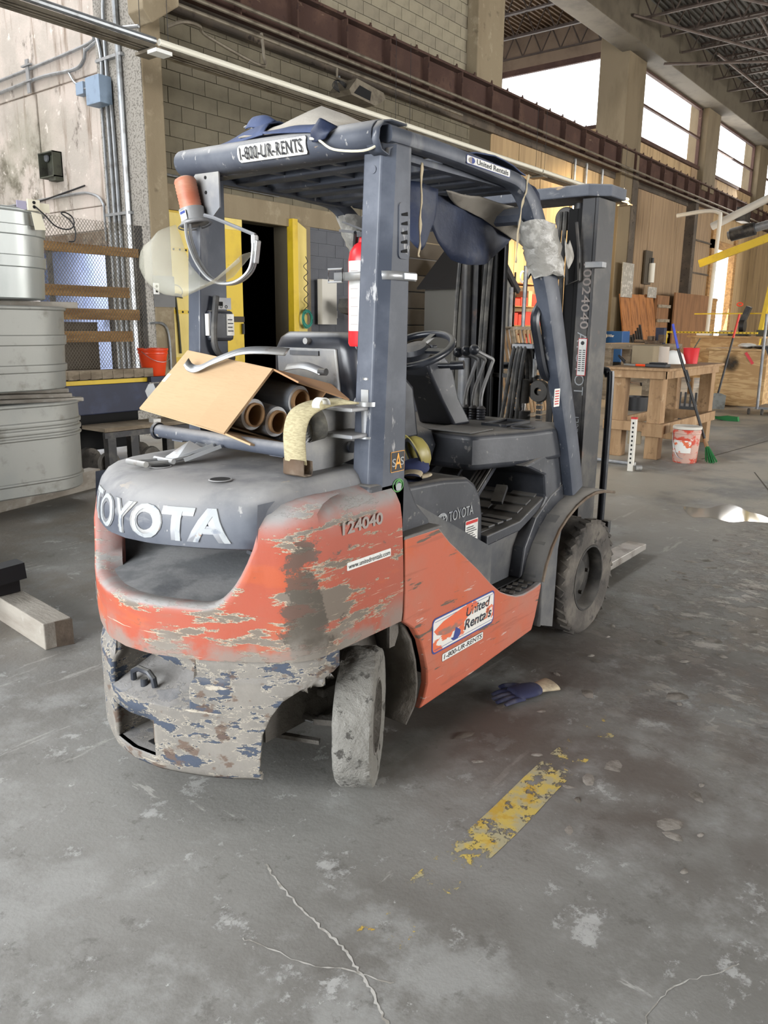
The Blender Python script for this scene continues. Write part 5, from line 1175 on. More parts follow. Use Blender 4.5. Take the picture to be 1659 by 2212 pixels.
bpanel([bp(LB, .0, -.004), bp(LB, WBX, -.004), bp(LB-.13, WBX-.005, -.014), bp(LB-.13, .005, -.016)], 'flap')
bpanel([bp(LB, 0, 0), bp(LB, 0, DB), bp(LB+.10, -.015, DB-.03), bp(LB+.10, -.015, .03)], 'flap')
bpanel([bp(LB, WBX, 0), bp(LB, WBX, DB), bp(LB+.13, WBX-.05, DB-.01), bp(LB+.12, WBX-.03, .02)], 'flap', 'cardboard_inner')
M('tape', (206, 178, 140), .3)
B().add([bp(.02, WBX*.46, -.0045), bp(.02, WBX*.6, -.0045), bp(.0, WBX*.6, -.0045), bp(0, WBX*.46, -.0045)], [(0, 1, 2, 3)]).build('tape', 'tape', BOX, smooth=0)
roll_sp = ((.085, .055, LB-.02, 'nearest roll at the open end'), (.165, .20, LB-.02, ''), (.058, .175, LB+.03, ''))
RL = ('grey stretch film roll in the box, uppermost of three, lying behind the other two', 'grey stretch film roll in the box, left one of the lower two', 'grey stretch film roll in the box, lowest and nearest the webbing strap')
r0 = None
for k, (c, d, e) in enumerate(((.196, .224, LB-.01), (.097, .068, LB-.005), (.086, .182, LB+.0))):
    o_ = bp(e-.44, c, d); R_ = .054
    RO = thing('stretch_film_roll', RL[k], 'film roll', tuple(o_), 'stretch film rolls in the box')
    B().lathe([(R_, .01), (R_, .43)], o_, e1, 32).build('film', 'film_grey', RO, smooth=60)
    B().lathe([(.040, .43), (R_-.001, .43), (R_-.001, .425)], o_, e1, 32).build('film_end', 'film_end', RO, smooth=0)
    B().lathe([(.040, 0), (.041, .445), (.036, .446), (.036, .0), (.040, 0)], o_, e1, 32).build('core', 'core_brown', RO, smooth=40)
# coiled ratchet strap hung on the bracket
SO = Vector((1.80, 1.70, 1.20)); STR = thing('ratchet_strap', 'coiled cream and black webbing strap with steel end hung over the bracket tube', 'strap', (1.74, 1.68, 1.05))
sa = Vector((.25, .35, 0)); 
axs = Vector((.78, -.35, .18)).normalized(); u_ = Vector((0, 0, 1)); u_ = (u_-axs*u_.dot(axs)).normalized(); w_ = axs.cross(u_)
q = B(); rows = []
for k in range(110):
    a = k*.28; r = .020+.0012*k*.35; p = SO+Vector((.02, .02, -.005))+u_*math.cos(a)*r*.9+w_*math.sin(a)*r*1.15
    rows.append([p-axs*.026, p+axs*.026])
q.grid(rows); q.build('coil', 'webbing_dark', STR, smooth=60, solid=.0022)
tl = bez([(1.86, 1.60, 1.27), (1.80, 1.66, 1.262), (1.74, 1.685, 1.235), (1.715, 1.69, 1.18), (1.715, 1.69, 1.11), (1.718, 1.69, 1.085)], 6)
q = B(); 
wv = Vector((.45, .75, .12)).normalized()*.033
q.grid([[p+Vector((.0, .034, .006))-Vector((.012, 0, 0)), p, p-Vector((.0, .034, .006))+Vector((.012, 0, 0))] for p in tl]); q.build('webbing_tail', 'webbing', STR, smooth=60, solid=.006)
q = B(); q.grid([[Vector((1.715+dx, 1.735-.085*t_, z)) for t_ in (0, .5, 1)] for dx, z in ((-.004, 1.095), (-.006, 1.05), (0, 1.046), (.03, 1.046), (.034, 1.06), (.032, 1.09))]); q.build('end_fitting', 'rusty_steel', STR, smooth=30, solid=.005)
B().cyl((1.712, 1.69, 1.078), (1.718, 1.69, 1.078), .006).build('rivet', 'void_black', STR)
q = B(); q.grid([[Vector((1.78+.025*math.cos(a)-.01, 1.63-.02*math.sin(a)*0+.03*s_, 1.262+.022*math.sin(a))) for s_ in (-.5, .5)] for a in [math.radians(k*25) for k in range(9)]]); q.build('paper_tag', 'white_vinyl', STR, smooth=60, solid=.002)
# frosted face shield hanging from the beacon bracket
FS = thing('face_shield', 'frosted face shield with grey headband hanging below the amber beacon', 'face shield', (1.92, 2.30, 1.58))
q = B(); rows = []
for i in range(17):
    a = math.radians(-8+i*11.6); rr_ = []
    top = Vector((1.90, 2.30, 1.80))
    # rim of the hanging cup
    u = i/16
    rim = Vector((1.90-.05*math.sin(math.pi*u), lerp(2.455, 2.045, u), 1.805-.02-.165*math.sin(math.pi*u)**.9 if False else interp([(0, 1.845), (.12, 1.80), (.3, 1.70), (.5, 1.645), (.65, 1.632), (.8, 1.65), (1, 1.735)], u)))
    low = Vector((1.84-.05*math.sin(math.pi*u), interp([(0, 2.50), (.15, 2.555), (.3, 2.55), (.45, 2.50), (.6, 2.42), (.75, 2.31), (.88, 2.17), (1, 2.05)], u), interp([(0, 1.795), (.15, 1.765), (.3, 1.70), (.45, 1.645), (.6, 1.60), (.75, 1.588), (.88, 1.63), (1, 1.70)], u)))
    rows.append([rim.lerp(low, k/6)+Vector((-.03*math.sin(math.pi*k/6), 0, 0)) for k in range(7)])
q.grid(rows); q.build('visor', 'visor_clear', FS, smooth=60, solid=.002)
hb = bez([(1.885, 2.365, 1.842), (1.885, 2.36, 1.79), (1.885, 2.325, 1.72), (1.885, 2.265, 1.66), (1.89, 2.20, 1.635), (1.90, 2.13, 1.64), (1.91, 2.075, 1.675), (1.915, 2.058, 1.73), (1.915, 2.055, 1.785)], 6)
for dx in (-.012, .006): B().tube([p+Vector((dx, 0, 0)) for p in hb], .006, 6).build('headband', 'bright_steel', FS)
B().tube([(1.905, 2.30, 1.868), (1.91, 2.26, 1.858), (1.92, 2.062, 1.79)], .0065, 6).build('headband_rod', 'steel_dusty', FS)
B().box((1.912, 2.052, 1.735), (.02, .022, .075), Matrix.Rotation(.2, 3, 'X')).box((1.910, 2.055, 1.775), (.018, .018, .03)).build('ratchet_buckle', 'bright_steel', FS, smooth=0, bevel=.003)
# fire extinguisher strapped behind the right pillar
FE = thing('fire_extinguisher', 'red fire extinguisher strapped to the inside of the right guard pillar', 'fire extinguisher', (2.10, 1.70, 1.44))
cx, cy = 2.075, 1.712
B().lathe([(0, 1.43), (.050, 1.43), (.055, 1.44), (.055, 1.70), (.050, 1.73), (.035, 1.752), (.022, 1.76), (.018, 1.775), (0, 1.775)], (cx, cy, 0), n=32).build('cylinder', 'red_paint', FE, smooth=40)
B().bb((cx-.03, cy-.01, 1.775), (cx+.03, cy+.01, 1.79)).bar((cx-.01, cy+.01, 1.79), (cx-.02, cy+.09, 1.80), .012, .008).bar((cx, cy+.01, 1.80), (cx-.03, cy+.07, 1.825), .012, .006).build('valve_handle', 'dark_steel', FE, smooth=0)
q = B(); q.grid([[Vector((cx+.0558*math.cos(a), cy+.0558*math.sin(a), z)) for a in [math.radians(k) for k in range(150, 215, 8)]] for z in (1.48, 1.60, 1.70)]); q.build('label', 'white_vinyl', FE, smooth=60)
for k in range(7): 
    q = B(); q.grid([[Vector((cx+.0564*math.cos(a), cy+.0564*math.sin(a), 1.50+.028*k+dz)) for a in [math.radians(j) for j in range(164, 200, 8)]] for dz in (0, .0022)]); q.build('label_line', 'letter_grey', FE, smooth=60)
B().tube([(cx-.02, cy+.02, 1.79), (cx+.02, cy+.06, 1.74), (cx+.03, cy+.07, 1.6), (cx+.02, cy+.06, 1.47)], .009, 7).build('hose', 'cable_black', FE)
q = B(); pth = [(1.978, 1.76), (1.972, 1.64), (1.972, 1.57), (1.985, 1.545), (2.02, 1.533), (2.10, 1.533), (2.13, 1.545)]
q.grid([[Vector((a, c, z)) for z in (1.636, 1.662)] for a, c in pth]); q.build('clamp_band', 'bright_steel', FE, smooth=30, solid=.003)
B().tube([(1.967, 1.775, 1.672), (1.967, 1.715, 1.672), (1.967, 1.715, 1.632), (1.967, 1.775, 1.632)], .004, 6, closed=True).bb((2.045, 1.526, 1.64), (2.11, 1.531, 1.658)).build('clamp_buckle', 'bright_steel', FE)
# torn weather canopy on the roof, and its hanging front curtain
CT = thing('torn_canopy', 'torn grey and blue vinyl rain canopy bunched on top of the guard roof', 'canopy', (2.3, 2.0, 2.07))
def sheet(rows, nm, mat, par, th=.004, n=4, wob=.01):
    R0 = [bez(r, n) for r in rows]; T = list(zip(*R0)); R1 = [bez(list(c), n) for c in T]
    rows2 = [[p+Vector((0, 0, wob*mnoise.noise(p*9))) for p in r] for r in R1]
    return B().grid(rows2).build(nm, mat, par, smooth=70, solid=th)
sheet([[(2.03, 2.50, 2.118), (2.02, 2.35, 2.112), (2.02, 2.22, 2.118), (2.02, 2.12, 2.122)], [(2.12, 2.47, 2.135), (2.12, 2.35, 2.152), (2.10, 2.22, 2.17), (2.10, 2.12, 2.185)], [(2.45, 2.45, 2.10), (2.42, 2.35, 2.12), (2.4, 2.2, 2.14), (2.4, 2.1, 2.15)]], 'blue_flap', 'tarp_blue', CT, n=3)
sheet([[(2.08, 2.27, 2.16), (2.08, 2.21, 2.165), (2.08, 2.15, 2.17)], [(2.12, 2.26, 2.195), (2.12, 2.21, 2.215), (2.12, 2.16, 2.20)], [(2.2, 2.27, 2.17), (2.2, 2.21, 2.19), (2.2, 2.15, 2.19)]], 'crumpled_scrap', 'tarp_blue', CT, wob=.05)
sheet([[(2.02, 2.24, 2.13), (2.03, 2.08, 2.125), (2.02, 1.95, 2.11), (2.02, 1.80, 2.10)], [(2.16, 2.25, 2.165), (2.17, 2.10, 2.195), (2.17, 1.985, 2.225), (2.2, 1.82, 2.15)], [(2.5, 2.3, 2.14), (2.5, 2.12, 2.15), (2.5, 1.98, 2.17), (2.55, 1.80, 2.11)], [(2.85, 2.3, 2.08), (2.85, 2.12, 2.08), (2.85, 1.98, 2.09), (2.85, 1.8, 2.07)]], 'grey_sheet', 'tarp_grey', CT, n=2, wob=.004)
sheet([[(1.99, 2.08, 2.124), (1.985, 1.98, 2.120), (1.98, 1.88, 2.116), (1.975, 1.78, 2.108)], [(1.965, 2.06, 2.114), (1.958, 1.97, 2.108), (1.952, 1.87, 2.102), (1.945, 1.78, 2.092)], [(1.953, 2.04, 2.108), (1.945, 1.95, 2.098), (1.938, 1.86, 2.086), (1.93, 1.79, 2.074)]], 'blue_strip', 'tarp_blue', CT, wob=.006)
sheet([[(1.95, 1.80, 2.105), (1.93, 1.765, 2.11), (1.95, 1.72, 2.085)], [(1.92, 1.80, 2.08), (1.908, 1.765, 2.08), (1.92, 1.72, 2.07)], [(1.92, 1.795, 2.055), (1.91, 1.765, 2.05), (1.92, 1.74, 2.055)]], 'torn_patch', 'tarp_navy', CT, wob=.02)
B().tube(bez([(1.915, 1.80, 2.055), (1.912, 1.76, 2.045), (1.912, 1.70, 2.012), (1.93, 1.60, 2.0), (1.96, 1.56, 2.02)], 5), .004, 6).build('tie_cord', 'ivory_plastic', CT)
for k in range(6):
    a = k*.9; B().tube([(2.12, 2.25, 2.165), (2.12+.02*math.cos(a), 2.26+.02*math.sin(a), 2.18+.004*k), (2.11+.02*math.cos(a+.6), 2.28+.015*math.sin(a), 2.185)], .002, 5).build('frayed_thread', 'plastic_film', CT)
CU = thing('roof_curtain', 'dark navy vinyl curtain with a round lower edge hanging inside the guard roof', 'curtain', (2.8, 1.80, 1.74))
rows = []
for i in range(13):
    u = i/12; x = lerp(2.52, 3.12, u); top = interp([(0, 1.97), (1, 1.985)], u); bot = interp([(0, 1.86), (.05, 1.82), (.12, 1.785), (.25, 1.748), (.40, 1.735), (.55, 1.738), (.7, 1.757), (.85, 1.80), (.95, 1.84), (1, 1.87)], u)
    rows.append([Vector((x, 1.76+.012*math.sin(u*9)*(k/5)+.008*math.sin(u*15+k*.5), lerp(top, bot, k/5))) for k in range(6)])
B().grid(rows).build('vinyl_sheet', 'tarp_navy', CU, smooth=70, solid=.004)
rows = [[(2.55, 1.72, 1.985), (2.75, 1.70, 1.98), (2.98, 1.68, 1.97), (3.12, 1.68, 1.95)], [(2.6, 1.74, 1.965), (2.8, 1.735, 1.945), (3.02, 1.73, 1.905), (3.2, 1.74, 1.87)], [(2.66, 1.75, 1.955), (2.85, 1.75, 1.92), (3.05, 1.75, 1.87), (3.27, 1.76, 1.83)]]
sheet(rows, 'grey_lining', 'tarp_grey', CU, wob=.012)
sheet([[(2.40, 1.80, 2.0), (2.46, 1.76, 2.0), (2.54, 1.75, 1.99)], [(2.41, 1.80, 1.9), (2.46, 1.76, 1.88), (2.53, 1.75, 1.9)], [(2.42, 1.79, 1.80), (2.46, 1.76, 1.77), (2.50, 1.75, 1.85)]], 'side_flap', 'tarp_navy', CU)
sheet([[(2.95, 1.70, 2.07), (3.05, 1.75, 2.075), (3.15, 1.80, 2.06)], [(3.0, 1.63, 2.05), (3.12, 1.66, 2.06), (3.2, 1.70, 2.04)], [(3.04, 1.62, 1.96), (3.14, 1.64, 1.95), (3.2, 1.68, 1.93)], [(3.08, 1.62, 1.90), (3.14, 1.63, 1.90), (3.18, 1.66, 1.90)]], 'front_bundle', 'tarp_navy', CU)
sheet([[(2.45, 1.60, 2.078), (2.55, 1.66, 2.095), (2.6, 1.75, 2.08)], [(2.62, 1.56, 2.09), (2.68, 1.62, 2.105), (2.7, 1.75, 2.085)], [(2.85, 1.56, 2.062), (2.88, 1.62, 2.07), (2.9, 1.75, 2.065)]], 'roof_edge_flap', 'tarp_blue', CU)
# ties
for nm, lab, pts in (('tie_strap', 'pale cloth tie hanging from the roof rail just behind the right pillar', [(2.175, 1.56, 2.0), (2.17, 1.558, 1.88), (2.168, 1.558, 1.78), (2.16, 1.556, 1.715)]), ('tie_strap', 'pale cord tied round the front bend of the guard rail', [(2.83, 1.535, 2.055), (2.815, 1.537, 1.99), (2.79, 1.538, 1.93), (2.775, 1.54, 1.82), (2.77, 1.54, 1.735)])):
    q = B(); c = bez(pts, 5); q.grid([[p+Vector((-.006-.004*math.sin(k), 0, 0)), p+Vector((.006+.004*math.sin(k*1.7), .003, 0))] for k, p in enumerate(c)])
    o = q.build(nm, 'glove_cream', None, smooth=60, solid=.003, org=pts[-1]); tag(o, lab, 'strap', 'cloth ties on the guard')
# clear plastic film wrapped round the front legs
def wrap(nm, pts, r, lab):
    q = B(); c = bez(pts, 5); N = 18; rs = []
    for i, p in enumerate(c):
        rs.append([p+Vector((math.cos(a)*(r+.014*mnoise.noise(Vector((i*.8, a*2, 3)))), math.sin(a)*(r*.62+.014*mnoise.noise(Vector((i*.9, a*2, 7)))), .02*mnoise.noise(Vector((a*2, i*.5, 1))))) for a in [2*math.pi*k/N for k in range(N)]])
    q.rings(rs, True, (False, False)); o = q.build(nm, 'plastic_film', None, smooth=60, org=tuple(pts[-1])); tag(o, lab, 'plastic wrap', 'plastic film wrapped on the guard legs'); return o
wrap('plastic_wrap', [(2.975, 1.57, 1.90), (3.02, 1.57, 1.82), (3.06, 1.57, 1.75), (3.085, 1.57, 1.70)], .105, 'crumpled clear plastic film wound round the right front guard leg')
wrap('plastic_wrap', [(2.92, 2.48, 1.98), (2.98, 2.48, 1.88), (3.05, 2.48, 1.78)], .10, 'white plastic film wound round the left front guard bend, seen past the right pillar')
q = sheet([[(3.17, 1.54, 1.86), (3.22, 1.55, 1.84), (3.26, 1.56, 1.86)], [(3.18, 1.54, 1.80), (3.25, 1.55, 1.81), (3.31, 1.56, 1.80)], [(3.20, 1.54, 1.76), (3.24, 1.55, 1.74), (3.28, 1.56, 1.76)]], 'plastic_scrap', 'plastic_film', None, .002)
tag(q, 'loose crumpled flap of plastic film sticking out ahead of the right guard leg', 'plastic wrap')
# hard hat, cloth and glove on the engine cover
HC = Vector((2.43, 1.755, 1.015)); HT_ = thing('hard_hat', 'yellowed hard hat lying on its side on the engine hood beside the seat', 'hard hat', tuple(HC))
mh = Matrix.Translation(HC) @ Matrix.Rotation(1.1, 4, 'Y') @ Matrix.Rotation(.5, 4, 'X') @ Matrix.Scale(.78, 4)
q = B(); pr = [(.001, .075), (.03, .073), (.055, .062), (.075, .04), (.083, .01), (.084, 0), (.098, -.006), (.097, -.009)]
q.lathe(pr, n=28).xf(mh @ Matrix.Diagonal((1.15, .95, 1, 1))); q.build('shell', 'hat_yellow', HT_, smooth=60, solid=.003)
q = B().tube([mh @ Vector((.075*1.15*math.cos(a), .075*.95*math.sin(a), -.002)) for a in [2*math.pi*k/20 for k in range(20)]], .008, 6, closed=True); q.build('suspension_band', 'cable_black', HT_)
def blob(nm, mat, c, sc, seed, lab, cat, n=22, amp=.25):
    q = B().sphere((0, 0, 0), 1, n); out = []
    for v in q.v:
        k = 1+amp*mnoise.noise(v*1.7+Vector((seed, 0, 0))); p = Vector((v.x*sc[0]*k, v.y*sc[1]*k, v.z*sc[2]*k)); out.append(Vector(c)+p)
    q.v = out; o = q.build(nm, mat, None, smooth=70, org=(c[0], c[1], c[2]-sc[2])); tag(o, lab, cat); return o
blob('cloth_bundle', 'denim', (2.40, 1.73, .975), (.07, .05, .03), 3, 'dark blue cloth bundle stuffed beside the seat behind the pillar', 'cloth')
# gloves with fingers
def glove(nm, org, rz, tilt, sc, mats, lab, grp=None, curl=.0):
    G = thing(nm, lab, 'glove', org, grp); Mx = Matrix.Translation(org) @ Matrix.Rotation(rz, 4, 'Z') @ Matrix.Rotation(tilt, 4, 'X') @ Matrix.Scale(sc, 4)
    def lim(pts, rs, name, mat):
        c = bez(pts, 4); r = [interp([(i/(len(rs)-1), v) for i, v in enumerate(rs)], k/(len(c)-1)) for k in range(len(c))]
        q = B().tube(c, r, 10); q.v = [Mx @ Vector((v.x, v.y, max(v.z, .0)*.62)) for v in q.v]; q.build(name, mat, G, smooth=70)
    q = B(); rs = []
    for x, w, h in ((-.012, .030, .022), (0, .040, .026), (.03, .046, .028), (.06, .046, .026), (.085, .044, .022), (.095, .036, .016)):
        rs.append([(x, w*math.cos(a), .018+h*.62*math.sin(a)) for a in [2*math.pi*k/14 for k in range(14)]])
    q.rings(rs); q.v = [Mx @ Vector((v.x, v.y, max(v.z, 0))) for v in q.v]; q.build('palm', mats[0], G, smooth=70)
    for i, (y, l) in enumerate(((.034, .062), (.012, .078), (-.011, .074), (-.033, .058))):
        lim([(.075, y, .018), (.095, y*1.05, .020), (.095+l*.5, y*1.18, .022+curl), (.095+l, y*1.22, .014)], (.013, .0125, .0115, .008), 'finger', mats[1])
    lim([(.02, -.036, .016), (.04, -.06, .018), (.07, -.074, .018), (.095, -.076, .014)], (.015, .0145, .013, .009), 'thumb', mats[1])
    q = B(); rs = []
    for x, w, h in ((-.075, .047, .026), (-.06, .044, .024), (-.03, .036, .022), (-.008, .032, .022)):
        rs.append([(x, w*math.cos(a), .018+h*.5*math.sin(a)) for a in [2*math.pi*k/14 for k in range(14)]])
    q.rings(rs, True, (False, False)); q.v = [Mx @ Vector((v.x, v.y, max(v.z, 0))) for v in q.v]; q.build('cuff', mats[2], G, smooth=70)
    return G
glove('work_glove', (2.30, 1.67, .948), .6, 0, .85, ('glove_cream', 'glove_cream', 'denim'), 'cream leather work glove lying on the engine hood beside the right pillar')
glove('work_glove', (2.79, 1.37, .002), 2.72, 0, 1.2, ('glove_navy', 'glove_navy', 'glove_cream'), 'dark navy work glove lying on the floor beside the forklift')
# ------------------------------------------------------------------ left side: stock tanks, hopper cart, conduits
def oval(xc, yc, hx, hy, r, n=10):
    p = []
    for cx, cy, a0 in ((hx-r, hy-r, 0), (-hx+r, hy-r, 90), (-hx+r, -hy+r, 180), (hx-r, -hy+r, 270)):
        for k in range(n+1):
            a = math.radians(a0+90*k/n); p.append((xc+cx+r*math.cos(a), yc+cy+r*math.sin(a)))
    return p
def tank(xr, y0, z0, h, prof, mat, lab, wid=.95, ln=2.5):
    T = thing('stock_tank', lab, 'tank', (xr-ln/2, y0+wid/2, z0), 'galvanized stock tanks stacked on spacers')
    rs = []
    for (f, ins) in prof:
        rs.append([(a, c, z0+h*f) for a, c in oval(xr-ln/2, y0+wid/2, ln/2-ins, wid/2-ins, .42-ins)])
    B().rings(rs, True, (True, False)).build('shell', mat, T, smooth=35, solid=.003)
    B().tube([(a, c, z0+h) for a, c in oval(xr-ln/2, y0+wid/2, ln/2+.002, wid/2+.002, .42)], .016, 8, closed=True).build('rim', mat, T, smooth=60)
    return T
def beads(lst, tap=.035, d=.014):
    pts = [(0, tap+.012), (.015, tap)]
    for (a, c) in lst:
        t0 = tap*(1-a); t1 = tap*(1-c); m_ = (a+c)/2
        pts += [(a, t0), (a+.012, t0-d), (m_, t0-d*1.15), (c-.012, t1-d), (c, t1)]
    return pts+[(.97, .002), (1, 0)]
t3 = tank(3.66, 5.85, .172, .70, beads([(.13, .17), (.62, .66), (.68, .74), (.76, .82)], .01, .012), 'tank_steel_dull', 'dull galvanized stock tank at the bottom of the stack on the floor')
t2 = tank(3.60, 5.85, .98, .62, beads([(.22, .32), (.55, .68)], .03), 'tank_steel_dull', 'grey stock tank in the middle of the stack with a black printed letter')
t1 = tank(3.49, 5.85, 1.665, .63, beads([(.36, .50), (.72, .84)], .035), 'tank_steel', 'shiny galvanized stock tank on top of the stack below the white outlet')
q = text(B(), 'WE', (2.62, 5.862, 1.315), (.27, 0, 0), (0, 0, .075), .03); q.build('lettering', 'letter_black', t2, smooth=0)
q = B().add([(2.55, 5.866, 1.27), (2.96, 5.866, 1.27), (2.96, 5.866, 1.43), (2.55, 5.866, 1.43)], [(0, 1, 2, 3)]); q.build('sticker', 'steel_dusty', t2, smooth=0)
for i, (p0, p1, w, h, lab) in enumerate((((2.2, 6.5, .885), (3.60, 5.98, .885), .10, .03, 'weathered board lying across the rim of the bottom stock tank'), ((2.3, 6.6, .918), (3.54, 6.04, .918), .09, .034, 'weathered board, second of three in the spacer pile on the bottom tank'), ((2.4, 6.66, .953), (3.55, 6.10, .953), .09, .036, 'weathered board on top of the spacer pile below the middle tank'))):
    tag(B().bar(p0, p1, w, h).build('spacer_board', 'wood_timber', None, smooth=0, bevel=.006, org=p1), lab, 'board', 'spacer boards between the tanks')
tag(B().bar((2.1, 6.4, 1.63), (3.62, 6.0, 1.63), .09, .05).build('spacer_board', 'wood_timber', None, smooth=0, bevel=.006, org=(3.62, 6.0, 1.61)), 'pale board end poking out between the middle and top tank', 'board', 'spacer boards between the tanks')
tag(B().bar((1.9, 5.98, .085), (4.05, 6.62, .085), .14, .17).build('bearer_timber', 'wood_timber', None, smooth=0, bevel=.006, org=(3, 6.3, 0)), 'long grey timber bearer under the bottom stock tank', 'timber')
# outlet plate and box on the rim of the top tank
OB = thing('outlet_box', 'ivory electrical outlet with a black cord plugged in on the top tank rim', 'outlet', (3.24, 5.83, 2.29))
B().bb((3.19, 5.825, 2.292), (3.288, 5.84, 2.372)).build('plate', 'ivory_plastic', OB, smooth=0, bevel=.004)
for z in (2.35, 2.32): B().cyl((3.24, 5.822, z), (3.24, 5.826, z), .012).build('socket', 'void_black', OB)
B().bb((3.118, 5.84, 2.296), (3.19, 5.85, 2.355)).build('back_plate', 'lavender_plate', OB, smooth=0)
B().bb((3.288, 5.842, 2.290), (3.368, 5.852, 2.355)).build('side_plate', 'ivory_plastic', OB, smooth=0)
tag(B().add([(3.216, 5.825, 2.283), (3.29, 5.825, 2.275), (3.318, 5.825, 2.165), (3.235, 5.825, 2.16), (3.216, 5.832, 2.283), (3.29, 5.832, 2.275), (3.318, 5.832, 2.165), (3.235, 5.832, 2.16)], [(0, 1, 2, 3), (7, 6, 5, 4), (0, 4, 5, 1), (1, 5, 6, 2), (2, 6, 7, 3), (3, 7, 4, 0)]).build('cover_plate', 'ivory_plastic', None, smooth=0, org=(3.26, 5.83, 2.16)), 'blank ivory cover plate stuck on the top tank below the outlet', 'plate')
tag(B().tube(bez([(3.245, 5.815, 2.32), (3.30, 5.80, 2.27), (3.38, 5.80, 2.20), (3.48, 5.81, 2.185), (3.55, 5.83, 2.22), (3.55, 5.84, 2.28), (3.50, 5.845, 2.31), (3.46, 5.84, 2.30), (3.53, 5.83, 2.25), (3.56, 5.83, 2.18), (3.545, 5.83, 2.11), (3.50, 5.835, 2.10)], 6), .0055, 6).build('power_cord', 'cable_black', None, org=(3.5, 5.83, 2.1)), 'thin black power cord looping over the top tank rim', 'cord')
# timber with a black steel offcut
q = B().bar((1.80, 3.355, .065), (1.98, 5.2, .065), .135, .13); TM = q.build('square_timber', 'wood_timber', None, smooth=0, bevel=.005, org=(1.9, 4.2, 0)); tag(TM, 'square grey timber beam on the floor left of the forklift', 'timber')
B().bar((1.7985, 3.352, .065), (1.80, 3.356, .065), .132, .127).build('end_grain', 'timber_end', TM, smooth=0)
tag(B().bar((1.70, 3.90, .24), (1.915, 3.88, .255), .10, .085).bar((1.3, 3.95, .175), (1.9, 3.92, .175), .08, .08).build('steel_offcut', 'sas_black', None, smooth=0, org=(1.8, 3.9, .13)), 'black steel offcut lying on the square timber', 'steel bar')
# navy hopper with wire mesh and wooden rails
HP = thing('hopper_cart', 'navy steel hopper cart with wooden rails and wire mesh sides behind the tanks', 'cart', (4.8, 7.6, 0))
B().bb((4.0, 7.30, .58), (5.2, 8.3, .885)).build('tub', 'navy_steel', HP, smooth=0, bevel=.01)
B().bb((3.98, 7.27, .885), (5.22, 8.32, .93)).build('yellow_rim', 'yellow_paint', HP, smooth=0, bevel=.004)
B().bb((4.05, 7.25, .93), (5.22, 7.35, 1.03)).bb((4.1, 7.25, .93), (5.2, 8.2, .95)).build('bed_board', 'wood_grey', HP, smooth=0, bevel=.006)
for k in range(9): B().bb((4.1+.125*k, 7.245, .94), (4.19+.125*k, 7.255, 1.02)).build('bed_plank', 'wood_grey', HP, smooth=0)
for i, (x0, x1, z0, z1, dz) in enumerate(((4.2, 5.33, 2.172, 2.262, .0), (4.2, 5.16, 1.752, 1.86, .0), (4.2, 5.27, 1.524, 1.635, 0), (4.2, 5.17, 1.30, 1.41, 0))):
    B().bb((x0, 7.50, z0), (x1, 7.54, z1)).build('rail', 'wood_plank', HP, smooth=0, bevel=.004)
q = B()
def clipd(x0, z0, x1, z1, sl):
    for k in range(-60, 90):
        pts = []
        c = z0+k*.046
        xa = x0; za = c; xb = x1; zb = c+sl*(x1-x0)
        # clip to z0..z1
        for lim_ in (z0, z1):
            if abs(zb-za) < 1e-6: continue
        t0 = 0.; t1 = 1.
        for lo, hi in ((z0, z1),):
            ta = (lo-za)/(zb-za); tb = (hi-za)/(zb-za); t0 = max(t0, min(ta, tb)); t1 = min(t1, max(ta, tb))
        if t1-t0 > .01: q.bar((lerp(xa, xb, t0), 7.485+(.002 if sl > 0 else 0), lerp(za, zb, t0)), (lerp(xa, xb, t1), 7.485+(.002 if sl > 0 else 0), lerp(za, zb, t1)), .003, .0035, (0, 1, 0))
clipd(4.2, 1.03, 5.36, 2.50, 1.35); clipd(4.2, 1.03, 5.36, 2.50, -1.35)
stuff(q.build('wire_mesh', 'mesh_wire', HP, smooth=0))
B().bb((4.95, 7.55, .93), (4.99, 7.59, 2.2)).bb((5.30, 7.50, .93), (5.36, 7.56, 2.5)).bb((4.3, 7.55, .93), (4.34, 7.59, 2.2)).build('stake', 'dark_steel', HP, smooth=0)
B().bb((4.45, 7.9, .95), (5.0, 8.2, 1.5)).build('bin_load', 'garage_brown', HP, smooth=0)
for x in (4.45, 5.05): B().cyl((x, 7.32, .12), (x, 7.40, .12), .12, n=20).build('wheel', 'tire_rubber', HP)
B().bb((4.1, 7.4, .2), (5.1, 8.2, .58)).build('chassis', 'void_black', HP, smooth=0)
LC = thing('low_cart', 'low wooden-topped cart on dark legs and wheels between tanks and forklift', 'cart', (4.75, 7.0, 0))
B().bb((4.3, 6.80, .46), (5.6, 7.2, .50)).build('top_board', 'wood_grey', LC, smooth=0, bevel=.004)
B().bb((4.3, 6.80, .40), (5.6, 6.84, .455)).build('frame', 'dark_steel', LC, smooth=0)
for x in (4.36, 4.62, 5.05): B().bb((x, 6.85, .02), (x+.09, 6.93, .40)).build('leg', 'dark_steel', LC, smooth=0)
for x in (4.45, 4.95): B().lathe([(.04, -.03), (.11, -.03), (.12, 0), (.11, .03), (.04, .03)], (x, 7.0, .12), (0, 1, 0), 20).build('wheel', 'liner_mud', LC)
B().bb((4.9, 6.85, .50), (4.99, 6.93, .535)).build('white_block', 'stack_white', LC, smooth=0)
